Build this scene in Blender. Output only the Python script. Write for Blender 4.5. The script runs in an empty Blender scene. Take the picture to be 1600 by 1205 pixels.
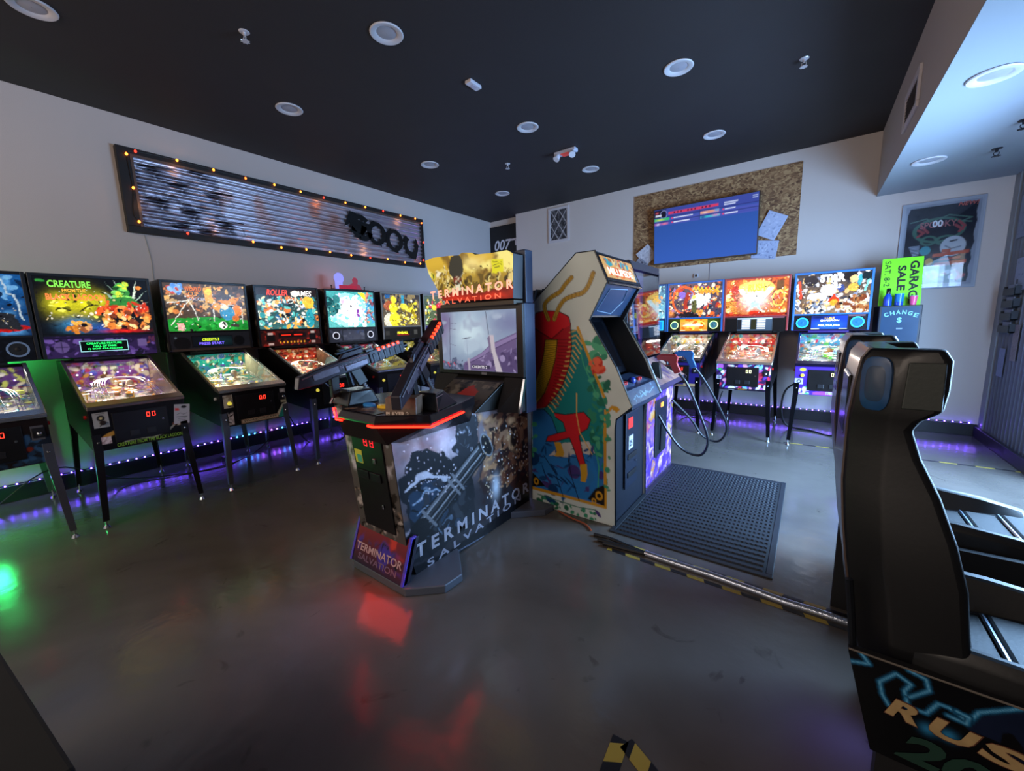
import bpy, bmesh, math, random
import numpy as np
from mathutils import Vector, Matrix, geometry

C = bpy.context.scene.collection
PI = math.pi

# ------------------------------------------------------------------ camera
cam_d = bpy.data.cameras.new('camera')
cam = bpy.data.objects.new('camera', cam_d); C.objects.link(cam)
YAW, PITCH, ROLL, FPX = -0.6388, -0.1533, -0.0284, 623.78
def cam_axes():
    cy, sy, cp, sp = math.cos(YAW), math.sin(YAW), math.cos(PITCH), math.sin(PITCH)
    fwd = Vector((sy*cp, cy*cp, sp)); right = Vector((cy, -sy, 0)); up = right.cross(fwd)
    cr, sr = math.cos(ROLL), math.sin(ROLL)
    return cr*right + sr*up, cr*up - sr*right, fwd
_r, _u, _f = cam_axes()
cam.matrix_world = Matrix(((_r.x, _u.x, -_f.x, 5.6487), (_r.y, _u.y, -_f.y, 0.0), (_r.z, _u.z, -_f.z, 1.45), (0, 0, 0, 1)))
cam_d.sensor_width = 36.0; cam_d.lens = FPX/1600*36.0
cam_d.clip_start = 0.02
bpy.context.scene.camera = cam

# ------------------------------------------------------------------ world, view, big lights
w = bpy.data.worlds.new('world'); bpy.context.scene.world = w; w.use_nodes = True
w.node_tree.nodes['Background'].inputs[0].default_value = (1.0, 0.86, 0.76, 1)
w.node_tree.nodes['Background'].inputs[1].default_value = 0.5
vs = bpy.context.scene.view_settings
vs.view_transform = 'Standard'; vs.look = 'None'; vs.gamma = 1; vs.use_curve_mapping = False
vs.exposure = 0.0
cy_ = bpy.context.scene.cycles
try:
    cy_.use_denoising = True; cy_.max_bounces = 6; cy_.diffuse_bounces = 3; cy_.glossy_bounces = 3
    cy_.transparent_max_bounces = 8; cy_.sample_clamp_indirect = 4.0; cy_.caustics_reflective = False; cy_.caustics_refractive = False
except Exception: pass

def area(name, loc, target, sx, sy, power, col, spread=180):
    l = bpy.data.lights.new(name, 'AREA'); l.shape = 'RECTANGLE'; l.size = sx; l.size_y = sy; l.energy = power; l.color = col
    l.spread = math.radians(spread)
    o = bpy.data.objects.new(name, l); C.objects.link(o); o.location = loc
    o.rotation_euler = (Vector(target)-Vector(loc)).to_track_quat('-Z', 'Y').to_euler(); return o
def point(name, loc, power, col, r=0.02):
    l = bpy.data.lights.new(name, 'POINT'); l.energy = power; l.color = col; l.shadow_soft_size = r
    o = bpy.data.objects.new(name, l); C.objects.link(o); o.location = loc; return o
# daylight through the glass door in the right-hand wall, followed by three added fill lights
area('daylight_glass_door', (7.50, 4.1, 1.20), (3.5, 4.0, 0.0), 2.2, 2.2, 380, (0.33, 0.60, 1.0), 165)
area('door_floor_fill', (7.46, 4.2, 2.15), (5.7, 3.9, 0), 2.0, .4, 110, (0.36, 0.62, 1.0), 110)  # extra light at the door, added to brighten the floor
area('door_wall_fill', (7.42, 3.6, 1.35), (5.6, 6.8, 1.5), .8, 1.8, 95, (0.36, 0.60, 1.0))  # extra light at the door, added to make the back wall bluer
area('front_fill', (3.2, -2.7, 2.85), (2.6, 3.0, 1.6), 6.0, 1.1, 100, (1.0, 0.82, 0.69))  # unseen warm fill added behind the camera to lift the room
# LED tape light along the foot of the walls
area('led_wash_left', (0.06, 3.2, 0.15), (0.5, 3.2, 0.0), 0.02, 6.9, 2.5, (0.22, 0.10, 1.0)).rotation_euler = (0, -PI/2+0.5, 0)
area('led_wash_back', (5.6, 6.77, 0.15), (5.6, 6.2, 0.0), 3.5, 0.02, 2.5*0.7, (0.24, 0.10, 1.0))
point('corner_lamp', (0.75, 6.35, 1.30), 14, (0.30, 0.28, 1.0), 0.15)
# green lamp behind the left-most machine, and one on the floor beside it
point('green_lamp_wall', (0.07, 0.14, 1.42), 11.0*0.6, (0.02, 1.0, 0.16), 0.05)
point('green_lamp_low', (1.0, -0.10, 0.31), 11.0*0.8, (0.02, 1.0, 0.20), 0.05)

# ------------------------------------------------------------------ colour + materials
def lin(c):
    if isinstance(c, str):
        c = c.lstrip('#'); c = [int(c[i:i+2], 16)/255 for i in (0, 2, 4)]
        return tuple(x/12.92 if x <= 0.04045 else ((x+0.055)/1.055)**2.4 for x in c)
    return tuple(c)
_mc = {}
def mat(col='#808080', rough=0.5, metal=0.0, emis=0.0, noise=0.0, nscale=8.0, bump=0.0, bscale=60.0, coat=0.0, spec=0.5, ecol=None):
    key = (col, rough, metal, emis, noise, nscale, bump, bscale, coat, spec, ecol)
    if key in _mc: return _mc[key]
    m = bpy.data.materials.new('surface'); m.use_nodes = True; nt = m.node_tree; b = nt.nodes['Principled BSDF']
    c = lin(col); b.inputs['Base Color'].default_value = (*c, 1); b.inputs['Roughness'].default_value = rough
    b.inputs['Metallic'].default_value = metal; b.inputs['Specular IOR Level'].default_value = spec
    b.inputs['Coat Weight'].default_value = coat; b.inputs['Coat Roughness'].default_value = 0.1
    if emis:
        b.inputs['Emission Color'].default_value = (*lin(ecol or col), 1); b.inputs['Emission Strength'].default_value = emis
    tc = nt.nodes.new('ShaderNodeTexCoord')
    n = nt.nodes.new('ShaderNodeTexNoise'); n.inputs['Scale'].default_value = nscale; n.inputs['Detail'].default_value = 5
    nt.links.new(tc.outputs['Object'], n.inputs['Vector'])
    mr = nt.nodes.new('ShaderNodeMapRange'); nt.links.new(n.outputs['Fac'], mr.inputs['Value'])
    mr.inputs['To Min'].default_value = max(0.02, rough-0.06-noise*0.2); mr.inputs['To Max'].default_value = min(1, rough+0.06+noise*0.2)
    nt.links.new(mr.outputs['Result'], b.inputs['Roughness'])
    if noise:
        mx = nt.nodes.new('ShaderNodeMix'); mx.data_type = 'RGBA'
        mx.inputs['A'].default_value = (*[x*(1-noise) for x in c], 1); mx.inputs['B'].default_value = (*[min(1, x*(1+noise)) for x in c], 1)
        nt.links.new(n.outputs['Fac'], mx.inputs['Factor']); nt.links.new(mx.outputs['Result'], b.inputs['Base Color'])
    if bump:
        n2 = nt.nodes.new('ShaderNodeTexNoise'); n2.inputs['Scale'].default_value = bscale; n2.inputs['Detail'].default_value = 4
        nt.links.new(tc.outputs['Object'], n2.inputs['Vector'])
        bp = nt.nodes.new('ShaderNodeBump'); bp.inputs['Strength'].default_value = bump; bp.inputs['Distance'].default_value = 0.01
        nt.links.new(n2.outputs['Fac'], bp.inputs['Height']); nt.links.new(bp.outputs['Normal'], b.inputs['Normal'])
    _mc[key] = m; return m
_ac = {}
def amat(strength=0.0, rough=0.3, metal=0.0):
    """printed art: colour comes from the mesh's own colour attribute; backlit when strength > 0"""
    key = (strength, rough, metal)
    if key in _ac: return _ac[key]
    m = bpy.data.materials.new('printed_art'); m.use_nodes = True; nt = m.node_tree; b = nt.nodes['Principled BSDF']
    a = nt.nodes.new('ShaderNodeAttribute'); a.attribute_name = 'Col'
    nt.links.new(a.outputs['Color'], b.inputs['Base Color']); b.inputs['Roughness'].default_value = rough; b.inputs['Metallic'].default_value = metal; b.inputs['Specular IOR Level'].default_value = 0.25
    if strength:
        nt.links.new(a.outputs['Color'], b.inputs['Emission Color']); b.inputs['Emission Strength'].default_value = strength
        mx = nt.nodes.new('ShaderNodeMix'); mx.data_type = 'RGBA'; mx.inputs['Factor'].default_value = 0.7
        nt.links.new(a.outputs['Color'], mx.inputs['A']); mx.inputs['B'].default_value = (0, 0, 0, 1)
        nt.links.new(mx.outputs['Result'], b.inputs['Base Color'])
    _ac[key] = m; return m
def glass(tint=(1, 1, 1), refl=0.08, rough=0.02):
    key = ('glass', tint, refl, rough)
    if key in _mc: return _mc[key]
    m = bpy.data.materials.new('clear_glass'); m.use_nodes = True; nt = m.node_tree; nt.nodes.remove(nt.nodes['Principled BSDF'])
    out = nt.nodes['Material Output']; t = nt.nodes.new('ShaderNodeBsdfTransparent'); g = nt.nodes.new('ShaderNodeBsdfGlossy')
    t.inputs[0].default_value = (*tint, 1); g.inputs['Roughness'].default_value = rough
    f = nt.nodes.new('ShaderNodeLayerWeight'); pw_ = nt.nodes.new('ShaderNodeMath'); pw_.operation = 'POWER'; pw_.inputs[1].default_value = 5.0
    nt.links.new(f.outputs['Facing'], pw_.inputs[0])
    ad = nt.nodes.new('ShaderNodeMath'); ad.operation = 'MULTIPLY_ADD'; ad.inputs[1].default_value = 0.8; ad.inputs[2].default_value = refl*0.5; ad.use_clamp = True
    nt.links.new(pw_.outputs[0], ad.inputs[0])
    mx = nt.nodes.new('ShaderNodeMixShader'); nt.links.new(ad.outputs[0], mx.inputs[0]); nt.links.new(t.outputs[0], mx.inputs[1]); nt.links.new(g.outputs[0], mx.inputs[2])
    nt.links.new(mx.outputs[0], out.inputs[0]); _mc[key] = m; return m

# ------------------------------------------------------------------ object helpers
def tag(o, label=None, cat=None, group=None, kind=None):
    if label: o['label'] = label
    if cat: o['category'] = cat
    if group: o['group'] = group
    if kind: o['kind'] = kind
    return o
def thing(name, label, cat, loc=(0, 0, 0), rz=0.0, group=None):
    o = bpy.data.objects.new(name, None); C.objects.link(o); o.empty_display_size = 0.1
    o.location = loc; o.rotation_euler = (0, 0, rz); return tag(o, label, cat, group)
def copy_tree(o, parent=None):
    c = o.copy(); C.objects.link(c); c.parent = parent
    for ch in list(o.children): copy_tree(ch, c)
    return c

class MB:
    def __init__(s): s.v = []; s.f = []
    def add(s, vs_, fs):
        b = len(s.v); s.v += [tuple(v) for v in vs_]; s.f += [tuple(i+b for i in f) for f in fs]; return s
    def box(s, x0, x1, y0, y1, z0, z1):
        return s.hexa([(x0, y0, z0), (x1, y0, z0), (x1, y1, z0), (x0, y1, z0), (x0, y0, z1), (x1, y0, z1), (x1, y1, z1), (x0, y1, z1)])
    def hexa(s, p): return s.add(p, [(0, 3, 2, 1), (4, 5, 6, 7), (0, 1, 5, 4), (1, 2, 6, 5), (2, 3, 7, 6), (3, 0, 4, 7)])
    def prism(s, pts, ax, a, b):
        """2D outline extruded along axis ax between a and b; outline coordinates are the other two axes in order"""
        n = len(pts)
        def P(p, t): return {'x': (t, p[0], p[1]), 'y': (p[0], t, p[1]), 'z': (p[0], p[1], t)}[ax]
        return s.add([P(p, a) for p in pts]+[P(p, b) for p in pts], [tuple(range(n))[::-1], tuple(range(n, 2*n))]+[(i, (i+1) % n, (i+1) % n+n, i+n) for i in range(n)])
    def cyl(s, p0, p1, r0, r1=None, n=16, cap=True):
        r1 = r0 if r1 is None else r1; p0 = Vector(p0); p1 = Vector(p1); d = (p1-p0).normalized()
        u = d.orthogonal().normalized(); v = d.cross(u)
        A = [p0+(u*math.cos(2*PI*i/n)+v*math.sin(2*PI*i/n))*r0 for i in range(n)]; B = [p1+(u*math.cos(2*PI*i/n)+v*math.sin(2*PI*i/n))*r1 for i in range(n)]
        f = [(i, (i+1) % n, (i+1) % n+n, i+n) for i in range(n)]
        if cap: f += [tuple(range(n))[::-1], tuple(range(n, 2*n))]
        return s.add(A+B, f)
    def ring(s, c, axis, r0, r1, h, n=24):
        c = Vector(c); d = Vector(axis).normalized(); u = d.orthogonal().normalized(); v = d.cross(u); V = []
        for (r, t) in ((r0, 0), (r1, 0), (r1, h), (r0, h)): V += [c+d*t+(u*math.cos(2*PI*i/n)+v*math.sin(2*PI*i/n))*r for i in range(n)]
        return s.add(V, [(k*n+i, k*n+(i+1) % n, ((k+1) % 4)*n+(i+1) % n, ((k+1) % 4)*n+i) for k in range(4) for i in range(n)])
    def tube(s, pts, r, n=8):
        pts = [Vector(p) for p in pts]; V = []; u = None
        for i, p in enumerate(pts):
            d = (pts[min(i+1, len(pts)-1)]-pts[max(i-1, 0)]).normalized()
            u = d.orthogonal().normalized() if u is None else (u-d*u.dot(d)).normalized(); v = d.cross(u)
            V += [p+(u*math.cos(2*PI*k/n)+v*math.sin(2*PI*k/n))*r for k in range(n)]
        m = len(pts)
        return s.add(V, [(i*n+k, i*n+(k+1) % n, (i+1)*n+(k+1) % n, (i+1)*n+k) for i in range(m-1) for k in range(n)]+[tuple(range(n))[::-1], tuple(range((m-1)*n, m*n))])
    def sphere(s, c, r, n=12, m=8, sz=1.0):
        c = Vector(c); V = [c+Vector((0, 0, r*sz))]
        for j in range(1, m):
            a = PI*j/m; V += [c+Vector((r*math.sin(a)*math.cos(2*PI*i/n), r*math.sin(a)*math.sin(2*PI*i/n), r*sz*math.cos(a))) for i in range(n)]
        V.append(c-Vector((0, 0, r*sz))); L = len(V)-1
        F = [(0, 1+i, 1+(i+1) % n) for i in range(n)]+[(1+j*n+i, 1+(j+1)*n+i, 1+(j+1)*n+(i+1) % n, 1+j*n+(i+1) % n) for j in range(m-2) for i in range(n)]
        return s.add(V, F+[(L, 1+(m-2)*n+(i+1) % n, 1+(m-2)*n+i) for i in range(n)])
    def loft(s, secs, close=True):
        n = len(secs[0]); b = [p for q in secs for p in q]; m = len(secs)
        F = [(i*n+k, i*n+(k+1) % n, (i+1)*n+(k+1) % n, (i+1)*n+k) for i in range(m-1) for k in range(n)]
        if close: F += [tuple(range(n))[::-1], tuple(range((m-1)*n, m*n))]
        return s.add(b, F)
    def xf(s, M): s.v = [tuple(M @ Vector(v)) for v in s.v]; return s
    def build(s, name, m, parent=None, bev=0.0, smooth=False, sub=0):
        me = bpy.data.meshes.new(name); me.from_pydata(s.v, [], s.f)
        bm = bmesh.new(); bm.from_mesh(me); bmesh.ops.recalc_face_normals(bm, faces=bm.faces); bm.to_mesh(me); bm.free()
        me.materials.append(m); o = bpy.data.objects.new(name, me); C.objects.link(o); o.parent = parent
        if smooth:
            me.polygons.foreach_set('use_smooth', [True]*len(me.polygons))
        if bev:
            b = o.modifiers.new('bevel', 'BEVEL'); b.width = bev; b.segments = 2; b.limit_method = 'ANGLE'; b.angle_limit = math.radians(40)
        if sub:
            q = o.modifiers.new('subd', 'SUBSURF'); q.levels = sub; q.render_levels = sub
        elif smooth:
            try: me.set_sharp_from_angle(angle=math.radians(42))
            except Exception: pass
        return o
def smoothpts(pts, k=6):
    """Catmull-Rom through the points"""
    P = [Vector(p) for p in pts]; P = [P[0]*2-P[1]]+P+[P[-1]*2-P[-2]]; out = []
    for i in range(1, len(P)-2):
        for j in range(k):
            t = j/k; a, b, c, d = P[i-1:i+3]
            out.append(0.5*((2*b)+(c-a)*t+(2*a-5*b+4*c-d)*t*t+(3*b-a-3*c+d)*t**3))
    out.append(P[-2]); return out

# ------------------------------------------------------------------ printed art painter (colours stored on mesh vertices)
def vnoise(X, Y, seed):
    r = np.random.RandomState(seed); g = r.rand(64, 64); xi = np.floor(X).astype(int); yi = np.floor(Y).astype(int); fx = X-xi; fy = Y-yi
    fx = fx*fx*(3-2*fx); fy = fy*fy*(3-2*fy); q = lambda a, b: g[a % 64, b % 64]
    return (q(xi, yi)*(1-fx)+q(xi+1, yi)*fx)*(1-fy)+(q(xi, yi+1)*(1-fx)+q(xi+1, yi+1)*fx)*fy
def inpoly(X, Y, pts):
    ins = np.zeros(len(X), bool); n = len(pts)
    for i in range(n):
        x0, y0 = pts[i]; x1, y1 = pts[(i+1) % n]
        if y0 == y1: continue
        c = ((y0 > Y) != (y1 > Y)) & (X < (x1-x0)*(Y-y0)/(y1-y0)+x0); ins ^= c
    return ins
def segd(X, Y, pts):
    d = np.full(len(X), 9e9)
    for (x0, y0), (x1, y1) in zip(pts[:-1], pts[1:]):
        dx, dy = x1-x0, y1-y0; L = dx*dx+dy*dy+1e-12; t = np.clip(((X-x0)*dx+(Y-y0)*dy)/L, 0, 1)
        d = np.minimum(d, np.hypot(X-x0-t*dx, Y-y0-t*dy))
    return d
def paint(P, layers, res, S=(1, 1)):
    X = P[:, 0]; Y = P[:, 1]; col = np.zeros((len(P), 3)); sx, sy = S; so = res*0.6
    def pt(L): return [(L[i]*sx, L[i+1]*sy) for i in range(0, len(L), 2)]
    def mixc(a, c):
        nonlocal col
        a = np.clip(a, 0, 1)[:, None]; col = col*(1-a)+np.array(lin(c))[None]*a
    for L in layers:
        k = L[0]
        if k in ('e', 'b', 'o') and isinstance(L[2], list): L = L[:2]+tuple(L[2])+L[3:]
        if k == 'w':
            _, am, sc, sd = L; X = P[:, 0]+am*(vnoise(P[:, 0]*sc, P[:, 1]*sc, sd)-.5)*2+am*.5*(vnoise(P[:, 0]*sc*3, P[:, 1]*sc*3, sd+4)-.5)*2; Y = P[:, 1]+am*(vnoise(P[:, 0]*sc+9, P[:, 1]*sc, sd+1)-.5)*2+am*.5*(vnoise(P[:, 0]*sc*3+7, P[:, 1]*sc*3, sd+6)-.5)*2
            continue
        if k == 'f': col[:] = lin(L[1])
        elif k == 'g':
            y0, y1 = (L[3]*sy, L[4]*sy) if len(L) > 3 else (Y.min(), Y.max()); t = np.clip((Y-y0)/(y1-y0+1e-9), 0, 1)[:, None]; col = np.array(lin(L[1]))*(1-t)+np.array(lin(L[2]))*t
        elif k == 'r':
            x0, y0, x1, y1 = L[2]*sx, L[3]*sy, L[4]*sx, L[5]*sy; d = np.minimum(np.minimum(X-x0, x1-X), np.minimum(Y-y0, y1-Y)); mixc(d/so+0.5, L[1])
        elif k == 'p':
            p = pt(L[2]); a = inpoly(X, Y, p); d = segd(X, Y, p+[p[0]]); mixc(np.where(a, d, -d)/so+0.5, L[1])
        elif k == 'l': mixc((L[2]-segd(X, Y, pt(L[3])))/so+0.5, L[1])
        elif k == 'e' or k == 'b' or k == 'o':
            cx, cy, rx, ry = L[2]*sx, L[3]*sy, L[4]*sx, L[5]*sy; an = math.radians(L[6]) if len(L) > 6 else 0
            u = (X-cx)*math.cos(an)+(Y-cy)*math.sin(an); v = -(X-cx)*math.sin(an)+(Y-cy)*math.cos(an); q = np.hypot(u/rx, v/ry)
            if k == 'e': mixc((1-q)*min(rx, ry)/so+0.5, L[1])
            elif k == 'b': mixc(np.exp(-q*q*1.6)*0.95, L[1])
            else: mixc((L[7]-np.abs(1-q)*min(rx, ry))/so+0.5, L[1])
        elif k == 's':   # scatter of small dabs
            _, cols, n, size, (x0, y0, x1, y1), seed = L[:6]; rr = random.Random(seed); asp = L[6] if len(L) > 6 else 2.5
            for i in range(n):
                c = rr.choice(cols); cx = rr.uniform(x0, x1)*sx; cy = rr.uniform(y0, y1)*sy; a = rr.uniform(0, PI); r1 = size*rr.uniform(.5, 1.4); r2 = r1/rr.uniform(1, asp)
                m = (np.abs(X-cx) < r1*1.3) & (np.abs(Y-cy) < r1*1.3)
                if not m.any(): continue
                u = (X[m]-cx)*math.cos(a)+(Y[m]-cy)*math.sin(a); v = -(X[m]-cx)*math.sin(a)+(Y[m]-cy)*math.cos(a)
                t = np.clip((1-np.hypot(u/r1, v/r2))*r2/so+0.5, 0, 1)[:, None]; col[m] = col[m]*(1-t)+np.array(lin(c))*t
        elif k == 'n':
            _, amt, sc, seed = L; nn = 0.6*vnoise(X*sc, Y*sc, seed)+0.4*vnoise(X*sc*2.7, Y*sc*2.7, seed+1); col *= (1+amt*(nn-0.5)*2)[:, None]
        elif k == 'c':   # cloud of a colour where noise is high, inside a box
            _, c, th, sc, seed, (x0, y0, x1, y1) = L; nn = 0.55*vnoise(X*sc, Y*sc, seed)+0.45*vnoise(X*sc*2.3, Y*sc*2.3, seed+1)
            e = np.minimum(np.minimum(X-x0*sx, x1*sx-X), np.minimum(Y-y0*sy, y1*sy-Y)); mixc((nn-th)*7*np.clip(e/0.04, 0, 1), c)
    return np.clip(col, 0, 1)
def plane_art(name, layers, o, ux, uy, w_, h_, res, m, parent=None, S=None, thick=0.0, height=None):
    """rectangular printed sheet at origin o spanned by unit vectors ux, uy; optional height(u, v) relief along the normal"""
    nx = max(2, int(w_/res)+1); ny = max(2, int(h_/res)+1); xs = np.linspace(0, w_, nx); ys = np.linspace(0, h_, ny)
    GX, GY = np.meshgrid(xs, ys); P = np.stack([GX.ravel(), GY.ravel()], 1)
    col = paint(P, layers, res, S or (w_, h_)); return _mesh_art(name, P, None, (nx, ny), col, o, ux, uy, m, parent, thick, height)
def _mesh_art(name, P, faces, grid, col, o, ux, uy, m, parent, thick, height=None):
    o = np.array(o, float); ux = np.array(ux, float); uy = np.array(uy, float); nrm = np.cross(ux, uy)
    V = o+P[:, :1]*ux+P[:, 1:]*uy
    if height is not None: V = V+nrm*height(P[:, 0], P[:, 1])[:, None]
    if faces is None:
        nx, ny = grid; i = np.arange((nx-1)*(ny-1)); r = i//(nx-1); c = i % (nx-1); a = r*nx+c
        faces = np.stack([a, a+1, a+nx+1, a+nx], 1).tolist()
    me = bpy.data.meshes.new(name); me.from_pydata(V.tolist(), [], faces); me.update()
    at = me.color_attributes.new('Col', 'FLOAT_COLOR', 'POINT'); at.data.foreach_set('color', np.concatenate([col, np.ones((len(col), 1))], 1).astype(np.float32).ravel())
    me.materials.append(m); ob = bpy.data.objects.new(name, me); C.objects.link(ob); ob.parent = parent
    if height is not None: me.polygons.foreach_set('use_smooth', [True]*len(me.polygons))
    if thick:
        q = ob.modifiers.new('thickness', 'SOLIDIFY'); q.thickness = thick; q.offset = -1
    return ob
def poly_art(name, poly, layers, o, ux, uy, res, m, parent=None, thick=0.0):
    pts = [Vector(p) for p in poly]; xs = [p[0] for p in poly]; ys = [p[1] for p in poly]
    dense = []
    for i in range(len(poly)):
        a, b = Vector(poly[i]), Vector(poly[(i+1) % len(poly)]); k = max(1, int((b-a).length/(res*1.5)))
        dense += [a+(b-a)*j/k for j in range(k)]
    G = np.stack([g.ravel() for g in np.meshgrid(np.arange(min(xs)+res/2, max(xs), res), np.arange(min(ys)+res/2, max(ys), res))], 1)
    ok = inpoly(G[:, 0], G[:, 1], poly) & (segd(G[:, 0], G[:, 1], list(poly)+[poly[0]]) > res*0.45); G = G[ok]
    allp = dense+[Vector(p) for p in G.tolist()]; nb = len(dense)
    r = geometry.delaunay_2d_cdt(allp, [(i, (i+1) % nb) for i in range(nb)], [], 1, 1e-6)
    V = np.array([tuple(v) for v in r[0]]); col = paint(V, layers, res)
    fs = [tuple(f) for f in r[2]]
    if len(fs[0]) >= 3:
        a, b, c = (V[i] for i in fs[0][:3])
        if np.cross(b-a, c-a) < 0: fs = [f[::-1] for f in fs]
    return _mesh_art(name, V, fs, None, col, o, ux, uy, m, parent, thick)
def text(s, o, ux, uy, width, height, m, parent=None, name='lettering', shear=0.0, bold=0.0, ext=0.001, center=False, label=None):
    cu = bpy.data.curves.new(name, 'FONT'); cu.body = s; cu.size = 1; cu.extrude = 0; cu.offset = bold; cu.resolution_u = 3
    t = bpy.data.objects.new(name, cu); C.objects.link(t); me = bpy.data.meshes.new_from_object(t); bpy.data.objects.remove(t); bpy.data.curves.remove(cu)
    V = np.array([v.co[:] for v in me.vertices]); mn = V.min(0); mx = V.max(0); V = V-mn; V[:, 0] *= width/(mx[0]-mn[0]); V[:, 1] *= height/(mx[1]-mn[1]); V[:, 0] += V[:, 1]*shear
    if center: V[:, 0] -= width/2; V[:, 1] -= height/2
    o = np.array(o, float); ux = np.array(ux, float); uy = np.array(uy, float); n = np.cross(ux, uy)
    W = o+V[:, :1]*ux+V[:, 1:2]*uy+n*ext
    for v, c in zip(me.vertices, W): v.co = c
    me.materials.clear(); me.materials.append(m); ob = bpy.data.objects.new(name, me); C.objects.link(ob); ob.parent = parent
    if label: ob['label'] = label
    return ob

BLACK = mat('#0b0b0d', 0.35); BLACKM = mat('#101013', 0.6); CHROME = mat('#b9bcc4', 0.18, 1.0); DARKMET = mat('#2b2e35', 0.35, 0.8); GREYMET = mat('#7d828c', 0.4, 0.7)
WHITEP = mat('#c9c9cc', 0.5)
# ------------------------------------------------------------------ the room
H = 3.6055; BY = 6.836; RY = 6.997; RX = 7.352; SX = 6.204; LH = 2.8616; FY = -3.0
def struct(mb, name, m, parent=None, **k):
    o = mb.build(name, m, parent, **k)
    if parent is None: o['kind'] = 'structure'
    return o
def floor_mat():
    m = bpy.data.materials.new('polished_concrete'); m.use_nodes = True; nt = m.node_tree; b = nt.nodes['Principled BSDF']
    tc = nt.nodes.new('ShaderNodeTexCoord')
    def noise(s, d, dist=0.0):
        n = nt.nodes.new('ShaderNodeTexNoise'); n.inputs['Scale'].default_value = s; n.inputs['Detail'].default_value = d; n.inputs['Distortion'].default_value = dist
        nt.links.new(tc.outputs['Object'], n.inputs['Vector']); return n
    a = noise(0.9, 7, 0.6); r = nt.nodes.new('ShaderNodeValToRGB'); nt.links.new(a.outputs['Fac'], r.inputs['Fac'])
    r.color_ramp.elements[0].position = 0.3; r.color_ramp.elements[0].color = (*lin('#4e4944'), 1); r.color_ramp.elements[1].position = 0.72; r.color_ramp.elements[1].color = (*lin('#6b645e'), 1)
    s = noise(5, 8, 1.5); sr = nt.nodes.new('ShaderNodeValToRGB'); nt.links.new(s.outputs['Fac'], sr.inputs['Fac'])
    sr.color_ramp.elements[0].position = 0.26; sr.color_ramp.elements[0].color = (0.6, 0.57, 0.55, 1); sr.color_ramp.elements[1].position = 0.33; sr.color_ramp.elements[1].color = (1, 1, 1, 1)
    mx = nt.nodes.new('ShaderNodeMix'); mx.data_type = 'RGBA'; mx.blend_type = 'MULTIPLY'; mx.inputs['Factor'].default_value = 0.8
    nt.links.new(r.outputs['Color'], mx.inputs['A']); nt.links.new(sr.outputs['Color'], mx.inputs['B']); nt.links.new(mx.outputs['Result'], b.inputs['Base Color'])
    q = noise(2.2, 6, 1.0); mr = nt.nodes.new('ShaderNodeMapRange'); nt.links.new(q.outputs['Fac'], mr.inputs['Value']); mr.inputs['From Min'].default_value = 0.3; mr.inputs['From Max'].default_value = 0.7
    mr.inputs['To Min'].default_value = 0.11; mr.inputs['To Max'].default_value = 0.24; nt.links.new(mr.outputs['Result'], b.inputs['Roughness'])
    n2 = noise(14, 6); bp = nt.nodes.new('ShaderNodeBump'); bp.inputs['Strength'].default_value = 0.07; bp.inputs['Distance'].default_value = 0.02
    nt.links.new(n2.outputs['Fac'], bp.inputs['Height']); nt.links.new(bp.outputs['Normal'], b.inputs['Normal']); b.inputs['Specular IOR Level'].default_value = 0.5
    return m
WALL = mat('#cdc2bd', 0.75, noise=0.05, nscale=1.2, bump=0.12, bscale=180)
CEIL = mat('#282426', 0.7, noise=0.1, nscale=2, bump=0.1, bscale=150)
struct(MB().box(-0.15, RX+0.15, FY, RY+0.15, -0.1, 0), 'floor', floor_mat())
struct(MB().box(-0.15, SX, FY, RY+0.15, H, H+0.1), 'ceiling', CEIL)
LOWC = mat('#9aa0a8', 0.7, noise=0.03, nscale=2)
struct(MB().prism([(SX, LH+0.012), (RX+0.15, LH+0.012), (RX+0.15, H+0.1), (SX, H+0.1)], 'y', FY, BY), 'trim_1', mat('#b5aaa4', 0.75))     # boxed-in soffit
struct(MB().box(SX, RX, FY, BY, LH, LH+0.012), 'trim_2', LOWC)
struct(MB().box(-0.15, 0, FY, RY+0.15, 0, H), 'wall_left', WALL)
struct(MB().box(0.782, RX+0.15, BY, BY+0.3, 0, H).box(0, 0.782, RY, RY+0.15, 0, H), 'wall_back', WALL)
STEEL = mat('#747d8b', 0.5, 0.0, noise=0.08, nscale=3)
WY0, WY1, WZ1 = 3.0, 5.2, 2.4
sh = MB()
# right-hand wall of corrugated sheet, with the opening for the glass door
def corr(mb, y0, y1, z0, z1, pitch=0.09, dep=0.018):
    n = int((y1-y0)/pitch*6); prof = [(RX+dep*math.sin(2*PI*(y0+(y1-y0)*i/n)/pitch)-dep, y0+(y1-y0)*i/n) for i in range(n+1)]
    b = len(mb.v); mb.add([(x, y, z) for x, y in prof for z in (z0, z1)], [(2*i, 2*i+2, 2*i+3, 2*i+1) for i in range(n)])
corr(sh, FY, WY0-0.06, 0, LH); corr(sh, WY1+0.06, BY-0.14, 0, LH); corr(sh, WY0-0.06, WY1+0.06, WZ1+0.06, LH)
sh.box(RX+0.001, RX+0.1, FY, WY0, 0, H).box(RX+0.001, RX+0.1, WY1, BY, 0, H).box(RX+0.001, RX+0.1, WY0, WY1, WZ1, H)
struct(sh, 'wall_right', STEEL)
struct(MB().box(RX-0.045, RX, BY-0.14, BY, 0, LH), 'trim_3', mat('#8d949d', 0.5))
dr = struct(MB().box(RX-0.02, RX+0.08, WY0-0.06, WY0, 0, WZ1+0.06).box(RX-0.02, RX+0.08, WY1, WY1+0.06, 0, WZ1+0.06).box(RX-0.02, RX+0.08, WY0, WY1, WZ1, WZ1+0.06).box(RX, RX+0.06, 4.07, 4.13, 0, WZ1), 'door_1', DARKMET)
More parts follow.
